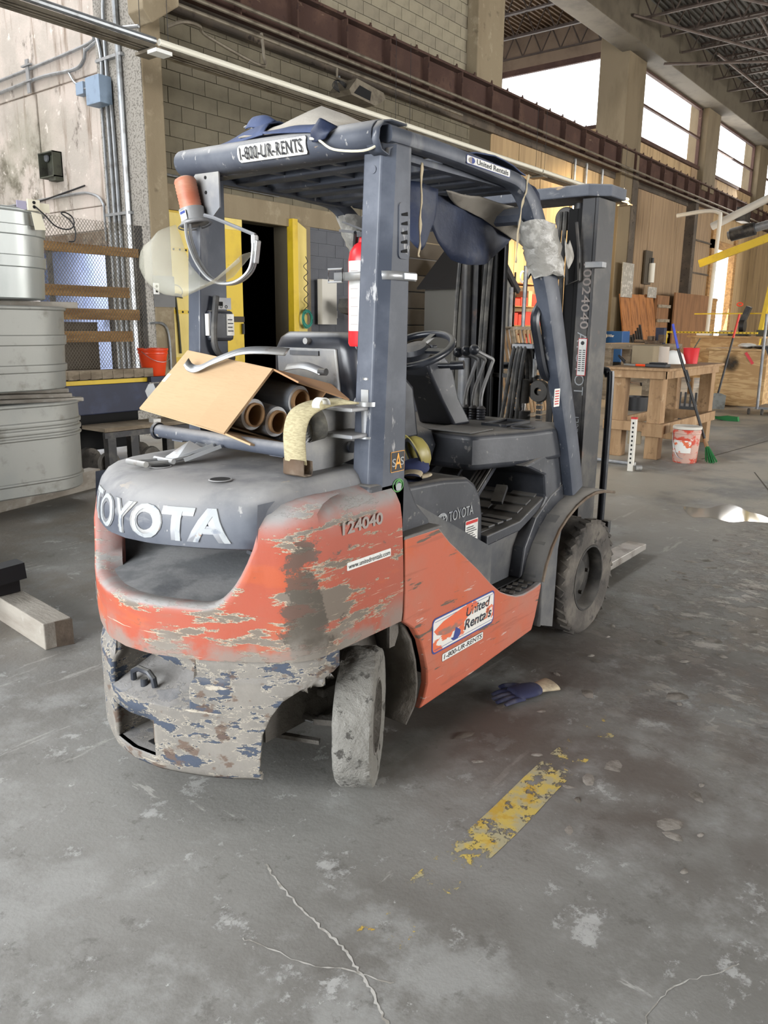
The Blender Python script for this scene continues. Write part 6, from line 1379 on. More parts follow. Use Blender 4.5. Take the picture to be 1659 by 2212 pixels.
# orange bucket on the hopper corner
OBK = thing('orange_bucket', 'bright orange plastic bucket on the corner of the navy hopper', 'bucket', (5.30, 7.35, .93))
B().lathe([(0, .94), (.112, .94), (.118, .95), (.15, 1.17), (.158, 1.175), (.158, 1.19), (.152, 1.192), (.155, 1.205), (.162, 1.21), (.164, 1.232), (.155, 1.232), (.15, 1.18), (.112, .96), (0, .955)], (5.30, 7.35, 0), n=32).build('body', 'bucket_orange', OBK, smooth=40)
B().tube(bez([(5.14, 7.33, 1.2), (5.18, 7.20, 1.12), (5.30, 7.17, 1.09), (5.42, 7.22, 1.13), (5.46, 7.34, 1.2)], 5), .003, 5).build('handle', 'bright_steel', OBK)
B().bb((5.15, 7.20, .88), (5.46, 7.5, .938)).build('shelf_bracket', 'navy_steel', HP, smooth=0)
# ------------------------------------------------------------------ conduits and boxes on the left wall and pilaster
def pipe(nm, pts, r, mat, lab, cat='conduit', grp=None, n=6, smooth=5):
    o = B().tube(bez(pts, smooth), r, n).build(nm, mat, None, org=pts[0]); tag(o, lab, cat, grp); return o
CG = 'steel conduits running down the pilaster'
XP = 6.375
pipe('steel_conduit', [(XP, 9.235, 7.5), (XP, 9.20, 5.2), (XP, 9.19, 3.5), (XP, 9.18, .6)], .038, 'galv_pipe', 'thickest bright conduit down the pilaster, nearest the corner', grp=CG, n=10)
for k, (ya, yb, zt, lab) in enumerate(((9.62, 9.60, 4.16, 'thin conduit below the blue-grey pull box, leftmost on the pilaster'), (9.50, 9.48, 4.16, 'conduit below the pull box, second from the left'), (9.41, 9.37, 4.16, 'conduit below the pull box, third from the left, beside the thickest conduit'))):
    pipe('steel_conduit', [(XP, ya, zt), (XP, (ya+yb)/2, 3.3), (XP, yb, .8)], .024 if k else .018, 'galv_pipe', lab, grp=CG, n=8)
pipe('steel_conduit', [(XP, 9.58, 4.47), (XP, 9.56, 4.7), (XP, 9.62, 4.95), (XP, 9.72, 5.02), (6.44, 9.9, 4.97), (6.45, 11.3, 4.93), (6.45, 13.5, 4.90)], .022, 'galv_pipe', 'conduit bending from the pull box along the upper stained wall, upper of two', grp='conduits along the upper left wall', n=8)
pipe('steel_conduit', [(XP, 9.46, 4.47), (XP, 9.46, 5.2), (XP, 9.40, 5.5), (XP, 9.33, 6.0), (XP, 9.33, 7.5)], .022, 'galv_pipe', 'conduit rising from the pull box top to the ceiling beside the thickest one', grp=CG, n=8)
pipe('steel_conduit', [(6.44, 10.0, 4.93), (6.44, 10.05, 4.80), (6.44, 10.3, 4.73), (6.45, 11.3, 4.78), (6.45, 13.5, 4.72)], .024, 'galv_pipe', 'conduit along the upper stained wall with an offset bend, lower of two', grp='conduits along the upper left wall', n=8)
pipe('steel_conduit', [(6.40, 8.78, 4.94), (6.40, 9.3, 5.0), (6.42, 9.7, 4.95), (6.44, 10.0, 4.90)], .02, 'galv_pipe', 'short conduit curving round the pilaster corner below the haunch', grp='conduits along the upper left wall', n=8)
pipe('steel_conduit', [(6.46, 12.4, 3.20), (6.46, 10.6, 3.22), (6.45, 10.1, 3.18), (6.44, 9.85, 3.05), (6.43, 9.80, 2.75), (6.43, 9.78, 1.0)], .017, 'galv_pipe', 'conduit along the top of the wall opening, turning down at its right end', n=8)
pipe('black_cable', [(6.45, 13.2, 3.17), (6.45, 11.6, 3.19), (6.45, 10.9, 3.24), (6.45, 10.25, 3.30)], .012, 'cable_black', 'black cable sagging along the wall above the opening', 'cable')
PBX = B().bb((6.20, 9.38, 4.16), (6.38, 9.68, 4.48)).build('pull_box', 'box_bluegrey', None, smooth=0, bevel=.006, org=(6.3, 9.5, 4.16)); tag(PBX, 'blue-grey steel pull box with conduits on the pilaster', 'electrical box')
tag(B().bb((6.40, 10.05, 4.40), (6.5, 10.22, 4.55)).build('junction_box', 'box_bluegrey', None, smooth=0, bevel=.006, org=(6.45, 10.1, 4.4)), 'small blue-grey junction box on the stained wall left of the pull box', 'electrical box')
pipe('flexible_conduit', [(6.44, 10.20, 4.52), (6.44, 10.32, 4.60), (6.44, 10.42, 4.72), (6.45, 10.5, 4.76)], .014, 'galv_pipe', 'short flexible conduit between junction box and upper wall conduit')
pipe('flexible_conduit', [(6.42, 10.06, 4.46), (6.40, 9.9, 4.44), (6.36, 9.69, 4.44)], .013, 'galv_pipe', 'short flexible conduit between the junction box and pull box')
UB = thing('open_junction_box', 'rusty dark green open junction box in the middle of the stained wall', 'electrical box', (6.43, 11.0, 3.47))
B().bb((6.485, 10.84, 3.47), (6.5, 11.22, 3.80)).bb((6.36, 10.84, 3.47), (6.5, 10.855, 3.80)).bb((6.36, 11.205, 3.47), (6.5, 11.22, 3.80)).bb((6.36, 10.84, 3.47), (6.5, 11.22, 3.485)).bb((6.36, 10.84, 3.785), (6.5, 11.22, 3.8)).bb((6.38, 10.84, 3.42), (6.5, 11.02, 3.47)).build('case', 'box_darkgreen', UB, smooth=0)
B().lathe([(0, 0), (.05, 0), (.055, -.02)], (6.44, 11.16, 3.75), (-1, 0, 0), 14).build('cap', 'steel_dusty', UB)
tag(B().bb((6.42, 11.38, 4.62), (6.44, 11.46, 5.05)).bb((6.40, 11.30, 4.96), (6.44, 11.54, 4.98)).bb((6.40, 11.30, 4.76), (6.44, 11.54, 4.78)).build('pipe_hanger', 'galv_pipe', None, smooth=0, org=(6.43, 11.4, 4.6)), 'galvanized strut hanger clamping the two upper wall conduits', 'bracket')
for z, r_ in ((4.68, 1), (2.85, 1)):
    tag(B().bb((6.35, 9.12, z), (6.42, 9.66, z+.035)).build('conduit_strap', 'galv_pipe', None, smooth=0, org=(6.4, 9.4, z)), 'galvanized strap across the pilaster conduits, %s' % ('just above the pull box' if z > 4 else 'lower one level with the wall opening'), 'bracket')
# outlets at the pilaster foot
struct(B().bb((6.41, 8.785, 1.70), (6.73, 8.80, 2.09)).build('trim_60', 'garage_grey', smooth=0))
OL = thing('wall_outlet', 'double white outlet on a dark grey patch of the pilaster', 'outlet', (6.43, 8.77, 1.85))
B().bb((6.395, 8.76, 1.855), (6.47, 8.785, 1.995)).build('plate', 'stack_white', OL, smooth=0, bevel=.004)
for z in (1.895, 1.955): B().cyl((6.432, 8.757, z), (6.432, 8.761, z), .018).build('socket', 'void_black', OL)
pipe('flexible_conduit', [(6.30, 8.77, 1.49), (6.40, 8.77, 1.50), (6.50, 8.77, 1.49), (6.57, 8.77, 1.42), (6.60, 8.77, 1.25), (6.60, 8.77, .9)], .017, 'galv_pipe', 'flexible conduit bending down at the foot of the pilaster')
# ------------------------------------------------------------------ long light strip and pipes
for k, x in enumerate((3.6, 5.75, 10.1, 14.45)):
    x1 = (5.7, 10.05, 14.4, 18.7)[k]
    F = thing('strip_light', ('dark strip light fixture at the upper left, first of the row', 'strip light fixture in front of the block wall, second of the row', 'strip light fixture above the guard roof, third of the row', 'strip light fixture far along the wall, last of the row')[k], 'light fixture', ((x+x1)/2, 7.6, 4.2), 'strip lights hung along the back wall')
    B().prism([(7.50, 4.27), (7.53, 4.32), (7.67, 4.32), (7.70, 4.27), (7.66, 4.285), (7.54, 4.285)], lambda a, c: (x, a, c), (x1-x, 0, 0)).build('reflector', 'pipe_dull', F, smooth=0)
    B().cyl((x, 7.56, 4.37), (x1, 7.56, 4.37), .034, n=10).build('tube_cover', 'tube_white' if k else 'galv_pipe', F)
    for yy in (7.57, 7.63): B().cyl((x+.1, yy, 4.282), (x1-.1, yy, 4.282), .012, n=6).build('lamp_tube', 'pipe_dull', F)
    for xx in (x+.15, x1-.15): B().cyl((xx, 7.6, 4.37), (xx, 7.6, 5.5), .004, n=4).build('hanger_wire', 'cable_black', F)
    B().bb((x1-.12, 7.45, 4.235), (x1+.05, 7.75, 4.265)).build('end_plate', 'pipe_dull', F, smooth=0)
tag(B().bb((5.55, 7.35, 4.20), (5.75, 7.50, 4.235)).build('white_bracket', 'stack_white', None, smooth=0, org=(5.6, 7.4, 4.2)), 'small white plate under the first strip light joint', 'bracket')
for k, (y, z, lab) in enumerate(((8.6, 5.25, 'lowest pipe along the crane beam'), (8.6, 5.39, 'middle pipe along the crane beam'), (8.6, 5.53, 'upper pipe along the crane beam'))):
    tag(B().cyl((6.6, y, z), (36 if k else 13.2, y, z), .026, n=8).build('long_pipe', 'pipe_dull', None, org=(10, y, z)), lab, 'pipe', 'pipes along the crane beam')
pipe('bent_pipe', [(6.6, 8.5, 4.93), (6.75, 8.4, 5.0), (7.0, 8.4, 5.02), (7.2, 8.5, 4.98), (8.2, 8.6, 4.9), (8.25, 8.6, 5.05), (8.22, 8.6, 5.3)], .022, 'pipe_dull', 'bent pipe hanging below the beam beside the haunch', 'pipe')
pipe('wall_pipe', [(6.75, 8.92, 3.36), (7.6, 8.92, 3.35), (8.8, 8.92, 3.34)], .016, 'galv_pipe', 'thin horizontal pipe on the block wall above the yellow door', 'pipe')
pipe('wall_pipe', [(10.2, 8.95, 3.2), (10.2, 8.95, 4.4), (10.2, 8.95, 5.3)], .02, 'galv_pipe', 'vertical conduit on the block wall behind the guard roof', 'pipe')
HT2 = thing('unit_heater', 'dark box heater hanging under the crane beam pipes', 'heater', (9.9, 8.3, 4.72))
B().prism([(9.45, 4.80), (9.62, 4.98), (10.25, 4.92), (10.30, 4.84), (10.05, 4.70), (9.5, 4.74)], lambda a, c: (a, 8.1, c), (0, .4, 0)).build('case', 'pipe_dull', HT2, smooth=0)
B().add([(9.55, 8.095, 4.77), (9.68, 8.095, 4.90), (9.95, 8.095, 4.87), (9.92, 8.095, 4.74)], [(0, 1, 2, 3)]).build('opening', 'void_black', HT2, smooth=0)
B().tube([(9.75, 8.3, 4.95), (9.75, 8.6, 5.1), (9.75, 8.6, 5.26)], .018).build('hanger', 'pipe_dull', HT2)
for k in range(5): B().tube(bez([(9.5, 8.2, 4.82+.02*k), (9.3, 8.2, 4.9), (9.2+.03*k, 8.2, 4.8), (9.35, 8.2, 4.75)], 5), .006, 5).build('wire', 'cable_black', HT2)
# ------------------------------------------------------------------ back wall: yellow doors and clutter
D1 = struct(B().bb((6.73, 8.90, 0), (8.02, 8.94, 2.93)).build('door_1', 'yellow_paint', smooth=0, bevel=.004, org=(6.73, 8.9, 0)))
B().bb((6.75, 8.893, 1.05), (7.15, 8.90, 2.90)).build('pale_panel', 'yellow_pale', D1, smooth=0)
B().bb((7.65, 8.89, 2.78), (8.03, 8.95, 2.93)).build('top_rail', 'yellow_pale', D1, smooth=0)
for z in (2.42, 1.62): 
    B().bb((6.78, 8.885, z), (7.05, 8.893, z+.05)).build('hinge_strap', 'yellow_paint', D1, smooth=0)
    for k in range(3): B().cyl((6.82+.1*k, 8.88, z+.025), (6.82+.1*k, 8.886, z+.025), .014).build('bolt', 'void_black', D1)
B().bb((7.70, 8.885, 1.52), (8.02, 8.90, 1.6)).build('cross_rail', 'garage_brown', D1, smooth=0)
B().cyl((7.98, 8.87, 1.35), (7.98, 8.87, 1.50), .02).build('lock', 'dark_steel', D1)
D3 = struct(B().bb((9.02, 8.86, 0), (9.13, 8.98, 3.05)).build('door_3', 'yellow_paint', smooth=0, org=(9.02, 8.9, 0)))
B().prism([(9.13, 0), (9.13, 3.04), (9.36, 2.93), (9.36, 0)], lambda a, c: (a, 8.90, c), (0, .05, 0)).build('edge_panel', 'yellow_pale', D3, smooth=0)
GT = thing('garden_tool', 'long green-handled scoop hanging on the yellow door', 'tool', (6.83, 8.87, 1.1))
B().tube([(6.80, 8.87, 1.86), (6.83, 8.87, 1.5), (6.845, 8.87, 1.1)], .014).build('handle', 'box_darkgreen', GT)
B().prism([(6.75, 1.83), (6.77, 1.87), (6.82, 1.885), (6.88, 1.87), (6.91, 1.82), (6.86, 1.835), (6.80, 1.83)], lambda a, c: (a, 8.85, c), (0, .04, 0)).build('scoop', 'sas_black', GT, smooth=0)
B().tube(bez([(6.74, 8.87, 1.93), (6.80, 8.87, 1.99), (6.88, 8.87, 1.97), (6.92, 8.87, 1.90), (6.88, 8.87, 1.84)], 5), .005).build('wire_loop', 'cable_black', GT)
pipe('coiled_cable', [(9.26, 8.83, 2.52)]+[(9.25+.045*math.cos(k*.8), 8.82, 2.45-.021*k) for k in range(38)], .006, 'cable_black', 'black spiral cable hanging beside the yellow door jamb', 'cable', smooth=2)
TC = thing('teal_cord', 'teal extension cord coil hanging on the jamb', 'cord', (9.27, 8.82, 1.45))
for k in range(9):
    B().tube([(9.265+(.10+.006*(k % 3))*math.cos(a)*(.9+.03*k % .2), 8.80+.01*(k % 4), 1.60+(.115+.007*(k % 4))*math.sin(a)-.004*k) for a in [2*math.pi*j/20 for j in range(20)]], .008, 5, closed=True).build('loop', 'teal_cord', TC)
pipe('wall_conduit', [(10.6, 8.93, 3.1), (10.6, 8.93, 2.4), (10.6, 8.93, 1.9)], .018, 'dark_steel', 'thin dark conduit down the grey painted wall', 'conduit')
tag(B().bb((9.98, 8.90, 1.60), (10.08, 8.965, 1.72)).build('wall_outlet', 'stack_white', None, smooth=0, org=(10.0, 8.95, 1.6)), 'small white outlet low on the grey painted wall', 'outlet')
MC = thing('belt_machine', 'dusty off-white workshop machine with a sloping hood by the grey wall', 'machine', (10.2, 8.3, 0))
B().prism([(9.62, 1.76), (9.66, 1.90), (9.95, 1.90), (10.35, 1.72), (10.35, 1.55), (9.7, 1.68)], lambda a, c: (a, 8.1, c), (0, .4, 0)).build('hood', 'dusty_plastic', MC, smooth=0, bevel=.01)
B().bb((9.74, 8.15, .9), (9.82, 8.23, 1.68)).bb((10.1, 8.15, .9), (10.18, 8.23, 1.62)).bb((9.7, 8.12, 1.2), (10.3, 8.45, 1.25)).bb((9.7, 8.12, .85), (10.3, 8.45, .92)).bb((9.74, 8.15, 0), (9.82, 8.23, .9)).bb((10.1, 8.15, 0), (10.18, 8.23, .9)).build('stand', 'dusty_plastic', MC, smooth=0)
B().bb((9.85, 8.1, 1.88), (10.02, 8.2, 1.96)).build('switch', 'white_dusty', MC, smooth=0)
tag(B().bb((9.6, 8.8, 1.5), (9.95, 8.9, 2.2)).build('panel_sheet', 'white_dusty', None, smooth=0, org=(9.7, 8.85, 0)), 'dusty cream board leaning on the grey wall behind the machine', 'board')
# overhead door behind the cab
GD = struct(B().bb((11.9, 8.97, 0), (14.1, 9.02, 3.1)).build('door_4', 'garage_grey', smooth=0, org=(11.9, 8.97, 0)))
z = 0.
while z < 3.0:
    h = .30; B().bb((11.92, 8.95, z+.012), (14.08, 8.975, z+h-.012)).build('panel', 'garage_brown' if z > 2.1 else 'garage_grey', GD, smooth=0, bevel=.004); z += h
# house-shaped shed
PH = thing('garden_shed', 'small grey wooden shed with a dark gable roof behind the mast', 'shed', (12.9, 7.9, 0))
B().prism([(12.0, 0), (12.0, 2.2), (12.68, 2.75), (13.36, 2.2), (13.36, 0)], lambda a, c: (a, 7.5, c), (0, 1.0, 0)).build('wall', 'house_grey', PH, smooth=0)
for s_ in (-1, 1): B().bar((12.68+s_*.86, 7.45, 2.13), (12.68-s_*.03, 7.45, 2.86), .10, .05, (0, 1, 0)).bar((12.68+s_*.86, 8.0, 2.13), (12.68-s_*.03, 8.0, 2.86), 1.1, .03, (0, 0, 1)).build('roof', 'house_roof', PH, smooth=0)
B().bb((12.75, 7.46, .1), (13.18, 7.5, 2.02)).build('door', 'house_grey', PH, smooth=0, bevel=.01)
B().bb((12.86, 7.45, 1.55), (13.06, 7.47, 1.85)).bb((12.86, 7.45, 1.15), (13.06, 7.47, 1.45)).build('door_panel', 'house_roof', PH, smooth=0)
B().bb((13.28, 7.47, .1), (13.38, 7.5, 2.2)).build('corner_trim', 'steel_dusty', PH, smooth=0)
# shelf rack with red goods
SR = thing('shelf_rack', 'wire shelf rack with cartons and red packages beyond the shed', 'shelf', (15.9, 8.6, 0))
for z in (.5, 1.0, 1.5, 1.9, 2.38): B().bb((15.2, 8.45, z), (16.6, 8.95, z+.025)).build('shelf', 'wood_plank', SR, smooth=0)
for x in (15.2, 16.57): B().bb((x, 8.45, 0), (x+.03, 8.48, 2.6)).build('upright', 'dark_steel', SR, smooth=0)
rr = random.Random(5)
for z in (1.025, 1.525, 1.925):
    x = 15.25; n_ = 0
    while x < 16.4:
        w = rr.uniform(.12, .3); h = rr.uniform(.15, .33); m_ = rr.choice(['red_goods', 'red_goods', 'board_orange', 'cardboard', 'cardboard', 'stack_white'])
        o = B().bb((x, 8.5, z), (x+w, 8.8, z+h)).build('carton', m_, None, smooth=0, org=(x, 8.5, z))
        tag(o, '%s, %s from left on the %s lit shelf beyond the shed' % ({'red_goods': 'red package', 'stack_white': 'white carton', 'board_orange': 'orange-brown carton'}.get(m_, 'pale brown carton'), ('first', 'second', 'third', 'fourth', 'fifth', 'sixth', 'seventh')[n_], {1.025: 'lowest', 1.525: 'middle', 1.925: 'upper'}[z]), 'package', {'red_goods': 'red packages on the shelf rack', 'stack_white': 'white cartons on the shelf rack'}.get(m_, 'brown cartons on the shelf rack'))
        x += w+.03; n_ += 1
tag(B().lathe([(.10, -.02), (.13, 0), (.10, .02)], (15.5, 8.45, 2.52), (0, 1, 0), 20).build('cord_coil', 'stack_white', None, org=(15.5, 8.45, 2.4)), 'white cord coil on top of the shelf rack', 'cord')
area('shelf_fill', (15.9, 8.0, 3.2), (15.9, 8.6, 1.6), .4, .4, 60, (1, .72, .40))  # warm fill lamp without a fixture, added to light the rack
area('wall_fill', (18.5, 7.6, 4.6), (19, 9, 2.2), .6, .6, 90, (1, .8, .5))  # warm fill lamp without a fixture, added to brighten the tan wall
# wooden slatted frames leaning
for i, (x0, y, lab) in enumerate(((11.15, 6.55, 'brown slatted wooden frame leaning behind the mast, left one'), (11.5, 6.3, 'brown slatted wooden frame leaning behind the mast, right one with lit slats'))):
    FR = thing('slatted_frame', lab, 'frame', (x0+.5, y, 0), 'slatted frames leaning behind the mast')
    tp = lambda u, v: Vector((x0+u*.85+v*-.42+.40, y+v*.1, .05+v*1.42))
    for u in (0, 1): B().bar(tp(u, 0), tp(u, 1), .05, .05, (0, 1, 0)).build('stile', 'wood_grey', FR, smooth=0)
    for v in (0, .5, 1): B().bar(tp(0, v), tp(1, v), .05, .05, (0, 1, 0)).build('rail', 'wood_grey', FR, smooth=0)
    for k in range(6): B().bar(tp(.12+.15*k, .02), tp(.12+.15*k, .98), .055, .02, (0, 1, 0)).build('slat', 'wood_bench', FR, smooth=0)
pipe('steel_pole', [(12.57, 6.8, 2.51), (12.56, 6.8, 1.5), (12.55, 6.8, 0)], .03, 'steel_dusty', 'weathered upright pole standing behind the mast', 'pole', n=8)
pipe('bent_rod_frame', [(12.60, 6.8, 0), (12.62, 6.8, 1.5), (12.66, 6.8, 2.47), (12.70, 6.8, 2.52), (12.95, 6.8, 2.52)], .012, 'cable_black', 'thin black rod frame beside the upright pole', 'rod', n=6)
pipe('steel_pole', [(11.4, 8.6, 3.1), (11.42, 8.6, 1.5), (11.4, 8.6, 0)], .028, 'galv_pipe', 'thin galvanized upright pole left of the mast hoses', 'pole', n=8)
# boxes and conduits on the far tan wall
for x, z0, z1, lab in ((18.7, 1.0, 5.4, 'paired conduit on the tan wall, left of the grey box'), (19.35, 1.0, 5.4, 'thick conduit above the grey electrical box on the tan wall'), (20.3, .9, 5.4, 'thin conduit on the tan wall right of the grey box')):
    pipe('wall_conduit', [(x, 8.93, z1), (x, 8.93, (z0+z1)/2), (x, 8.93, z0)], .035, 'galv_pipe', lab, 'conduit', 'conduits on the tan wall')
tag(B().bb((19.1, 8.80, 3.4), (19.7, 8.95, 4.1)).build('breaker_box', 'box_grey', None, smooth=0, bevel=.01, org=(19.4, 8.9, 3.4)), 'grey electrical box on the tan wall right of the mast', 'electrical box')
WX = thing('wall_extinguisher', 'fire extinguisher on a white board on the tan wall', 'fire extinguisher', (24.0, 8.9, 2.8))
B().bb((23.7, 8.90, 2.75), (24.25, 8.95, 3.7)).build('board', 'garage_brown', WX, smooth=0); B().cyl((24.05, 8.82, 2.8), (24.05, 8.82, 3.35), .09).build('cylinder', 'white_dusty', WX); B().cyl((24.05, 8.82, 3.35), (24.05, 8.82, 3.5), .04).build('valve', 'sas_black', WX)
for k, (x0, x1, z0, z1, lab) in enumerate(((21.3, 22.1, 2.3, 3.2, 'bright plastic sheet catching light above the planks, left one'), (23.3, 24.0, 2.35, 2.65, 'bright plastic sheet catching light above the planks, right one'))):
    tag(B().bb((x0, 8.6, z0), (x1, 8.62, z1)).build('plastic_sheet', 'plastic_film', None, smooth=0, org=(x0, 8.6, z0)), lab, 'plastic sheet')
# planks and boards leaning on the far wall
for k, (x0, x1, z1, m_, lab) in enumerate(((21.5, 22.15, 2.39, 'board_orange', 'orange-brown plank leaning on the far wall, leftmost'), (22.17, 22.85, 2.41, 'board_orange', 'orange-brown plank leaning on the far wall, second'), (22.87, 23.4, 2.42, 'board_orange', 'orange-brown plank leaning on the far wall, third'), (23.42, 24.0, 2.44, 'board_orange', 'orange-brown plank leaning on the far wall, beside the pallet slats'))):
    tag(B().add([(x0, 8.3, 0), (x1, 8.3, 0), (x1, 8.7, z1), (x0, 8.7, z1), (x0, 8.34, 0), (x1, 8.34, 0), (x1, 8.74, z1), (x0, 8.74, z1)], [(0, 1, 2, 3), (7, 6, 5, 4), (0, 4, 5, 1), (1, 5, 6, 2), (2, 6, 7, 3), (3, 7, 4, 0)]).build('leaning_plank', m_, None, smooth=0, org=(x0, 8.4, 0)), lab, 'plank', 'planks leaning on the far wall')
PLT = thing('pallet', 'upright pallet with pale cross slats between the planks and brown board', 'pallet', (24.5, 8.6, 0))
for z in (.4, .8, 1.2, 1.66, 2.08): B().bb((24.03, 8.50, z), (25.06, 8.54, z+.09)).build('slat', 'wood_grey', PLT, smooth=0)
B().bb((24.03, 8.56, 0), (25.06, 8.66, 2.44)).build('back', 'board_brown', PLT, smooth=0)
tag(B().bb((25.1, 8.4, 0), (28.6, 8.45, 2.55)).build('brown_sheet', 'board_brown', None, smooth=0, org=(26.8, 8.4, 0)), 'large brown sheet of board standing at the far wall', 'board')
tag(B().bb((28.65, 8.42, 0), (29.5, 8.47, 2.5)).bb((28.65, 8.40, 2.4), (29.5, 8.47, 2.5)).bb((28.6, 8.40, 0), (28.68, 8.47, 2.5)).build('framed_board', 'wood_plank', None, smooth=0, org=(29, 8.4, 0)), 'narrow framed board beside the bright doorway', 'board')
# ------------------------------------------------------------------ right side: benches and tools
WBN = thing('workbench', 'heavy brown timber workbench with stretchers, tools piled on top', 'workbench', (10.0, 3.35, 0))
B().bb((9.0, 3.0, 1.02), (11.15, 3.78, 1.05)).build('top', 'wood_bench', WBN, smooth=0, bevel=.004)
B().bb((9.03, 3.05, .93), (9.08, 3.72, 1.02)).build('apron', 'wood_bench', WBN, smooth=0, bevel=.004)
B().bb((9.03, 3.05, .93), (11.1, 3.09, 1.02)).build('apron', 'wood_bench', WBN, smooth=0, bevel=.004)
for (x, y) in ((9.08, 3.53), (9.08, 3.09), (10.95, 3.09), (10.95, 3.53)):
    B().bb((x, y, 0), (x+.16, y+.155, .94)).build('leg', 'wood_bench', WBN, smooth=0, bevel=.006)
B().bb((9.03, 3.22, .32), (9.08, 3.75, .43)).build('stretcher', 'wood_bench', WBN, smooth=0, bevel=.004); B().bb((9.02, 3.03, .27), (9.08, 3.27, .42)).build('stretcher', 'wood_bench', WBN, smooth=0, bevel=.004)
B().bb((9.1, 3.04, .30), (11.1, 3.09, .42)).build('stretcher', 'wood_bench', WBN, smooth=0, bevel=.004); B().bb((9.2, 3.68, .30), (11.0, 3.73, .42)).build('stretcher', 'wood_bench', WBN, smooth=0, bevel=.004)
B().bb((10.95, 3.1, .30), (11.0, 3.7, .42)).build('stretcher', 'wood_bench', WBN, smooth=0, bevel=.004)
tag(B().bb((9.05, 3.28, .16), (9.08, 3.44, .36)).build('hanging_block', 'concrete_tan', None, smooth=0, bevel=.01, org=(9.06, 3.3, .16)), 'small grey block hung on the bench stretcher behind the white post', 'block')
tag(B().bb((9.9, 3.52, 1.05), (10.25, 3.80, 1.28)).build('grey_block', 'concrete_tan', None, smooth=0, bevel=.012, org=(10.2, 3.7, 1.05)), 'square grey block on the back of the workbench', 'block')
tag(fixn(B().lathe([(.058, 0), (.058, .23), (.05, .23), (.05, .01)], (9.55, 3.27, 1.051), n=24).build('cardboard_tube', 'tube_paper', None, org=(9.55, 3.27, 1.05))), 'upright grey tube standing on the workbench', 'tube')
tag(B().lathe([(.17, 0), (.165, .03), (.13, .12), (.08, .16), (0, .17)], (10.4, 3.45, 1.051), n=28).build('white_helmet', 'stack_white', None, org=(10.4, 3.45, 1.05)), 'white hard hat behind the upright tube on the workbench', 'hard hat')
RBK = thing('red_bucket', 'small red bucket holding a brush on the workbench', 'bucket', (10.6, 3.28, 1.05))
B().lathe([(0, .0), (.085, 0), (.10, .19), (.105, .2), (.095, .2), (.08, .01)], (10.6, 3.28, 1.05), n=28).build('body', 'bucket_red', RBK, smooth=40); B().bar((10.6, 3.30, 1.15), (10.65, 3.20, 1.37), .02, .012).build('brush_handle', 'box_darkgreen', RBK, smooth=0)
LO = thing('loppers', 'orange and grey handled cutters lying on the front edge of the workbench', 'tool', (9.35, 3.55, 1.05))
B().bar((9.4, 3.68, 1.065), (9.3, 3.50, 1.065), .03, .02).build('jaw', 'bright_steel', LO, smooth=0); B().bar((9.3, 3.50, 1.068), (9.25, 3.36, 1.068), .035, .025).build('handle', 'bucket_orange', LO, smooth=0, bevel=.006); B().tube(bez([(9.6, 3.75, 1.06), (9.55, 3.82, 1.16), (9.5, 3.72, 1.10)], 5), .012).build('claw', 'sas_black', LO)
tag(B().bb((9.2, 3.12, 1.051), (9.38, 3.36, 1.09)).bb((9.24, 3.15, 1.09), (9.36, 3.33, 1.105)).build('tool_pouch', 'sas_black', None, smooth=0, bevel=.01, org=(9.3, 3.2, 1.05)), 'black tool pouch flat on the front of the workbench', 'pouch')
# pail and brooms
PL = thing('paint_pail', 'dirty red and white paint pail with lid on the floor by the workbench', 'pail', (9.18, 2.80, 0))
B().lathe([(0, 0), (.125, 0), (.132, .015), (.148, .33), (.155, .335), (.156, .36), (.15, .362), (.152, .38), (0, .385)], (9.18, 2.80, 0), n=36).build('body', 'bucket_red_worn', PL, smooth=40)
B().lathe([(.158, .385), (.16, .405), (.15, .415), (.14, .408), (0, .41)], (9.18, 2.80, 0), n=36).build('lid', 'white_dusty', PL, smooth=40)
B().tube(bez([(9.12, 2.94, .37), (9.04, 2.90, .2), (9.03, 2.84, .08), (9.05, 2.78, .05)], 5), .004).build('handle', 'bright_steel', PL)
q = B(); q.grid([[Vector((9.18-.146*math.cos(a), 2.80+.146*math.sin(a)*1, z)) for a in [math.radians(k) for k in range(-40, 60, 10)]] for z in (.12, .26)]); q.build('label', 'worn_white_vinyl', PL, smooth=60)
GB = thing('push_broom', 'green bristled broom with blue and black pole leaning on the workbench', 'broom', (9.3, 2.53, 0))
B().cyl((9.3, 3.114, 1.542), (9.3, 3.03, 1.27), .014).build('upper_pole', 'blue_handle', GB); B().cyl((9.3, 3.03, 1.27), (9.3, 2.637, .272), .016).build('lower_pole', 'black_handle', GB); B().cyl((9.3, 2.92, 1.03), (9.3, 2.87, .90), .021).build('pole_grip', 'black_handle', GB)
B().cyl((9.3, 2.637, .272), (9.3, 2.60, .18), .02, .024).build('socket', 'wood_bench', GB)
q = B(); rr = random.Random(2)
for k in range(120):
    a = rr.uniform(0, 6.28); r = rr.uniform(0, 1); p0 = Vector((9.3+.025*r*math.cos(a), 2.598+.02*r*math.sin(a), .19)); p1 = Vector((9.3+.075*r*math.cos(a), 2.53+.07*r*math.sin(a), rr.uniform(.0, .035)))
    q.tube([p0, p1], .003, 4)
stuff(q.build('bristles', 'broom_green', GB, smooth=0))
PP = thing('perforated_post', 'white perforated steel post upright on a floor pipe by the workbench', 'post', (8.2, 3.05, 0))
B().bb((8.18, 3.03, .0), (8.22, 3.085, .555)).build('post', 'white_dusty', PP, smooth=0); B().bb((8.178, 3.028, .555), (8.222, 3.087, .575)).build('cap', 'letter_red', PP, smooth=0)
for k in range(10): B().bb((8.176, 3.05, .08+.047*k), (8.181, 3.066, .10+.047*k)).build('slot', 'void_black', PP, smooth=0)
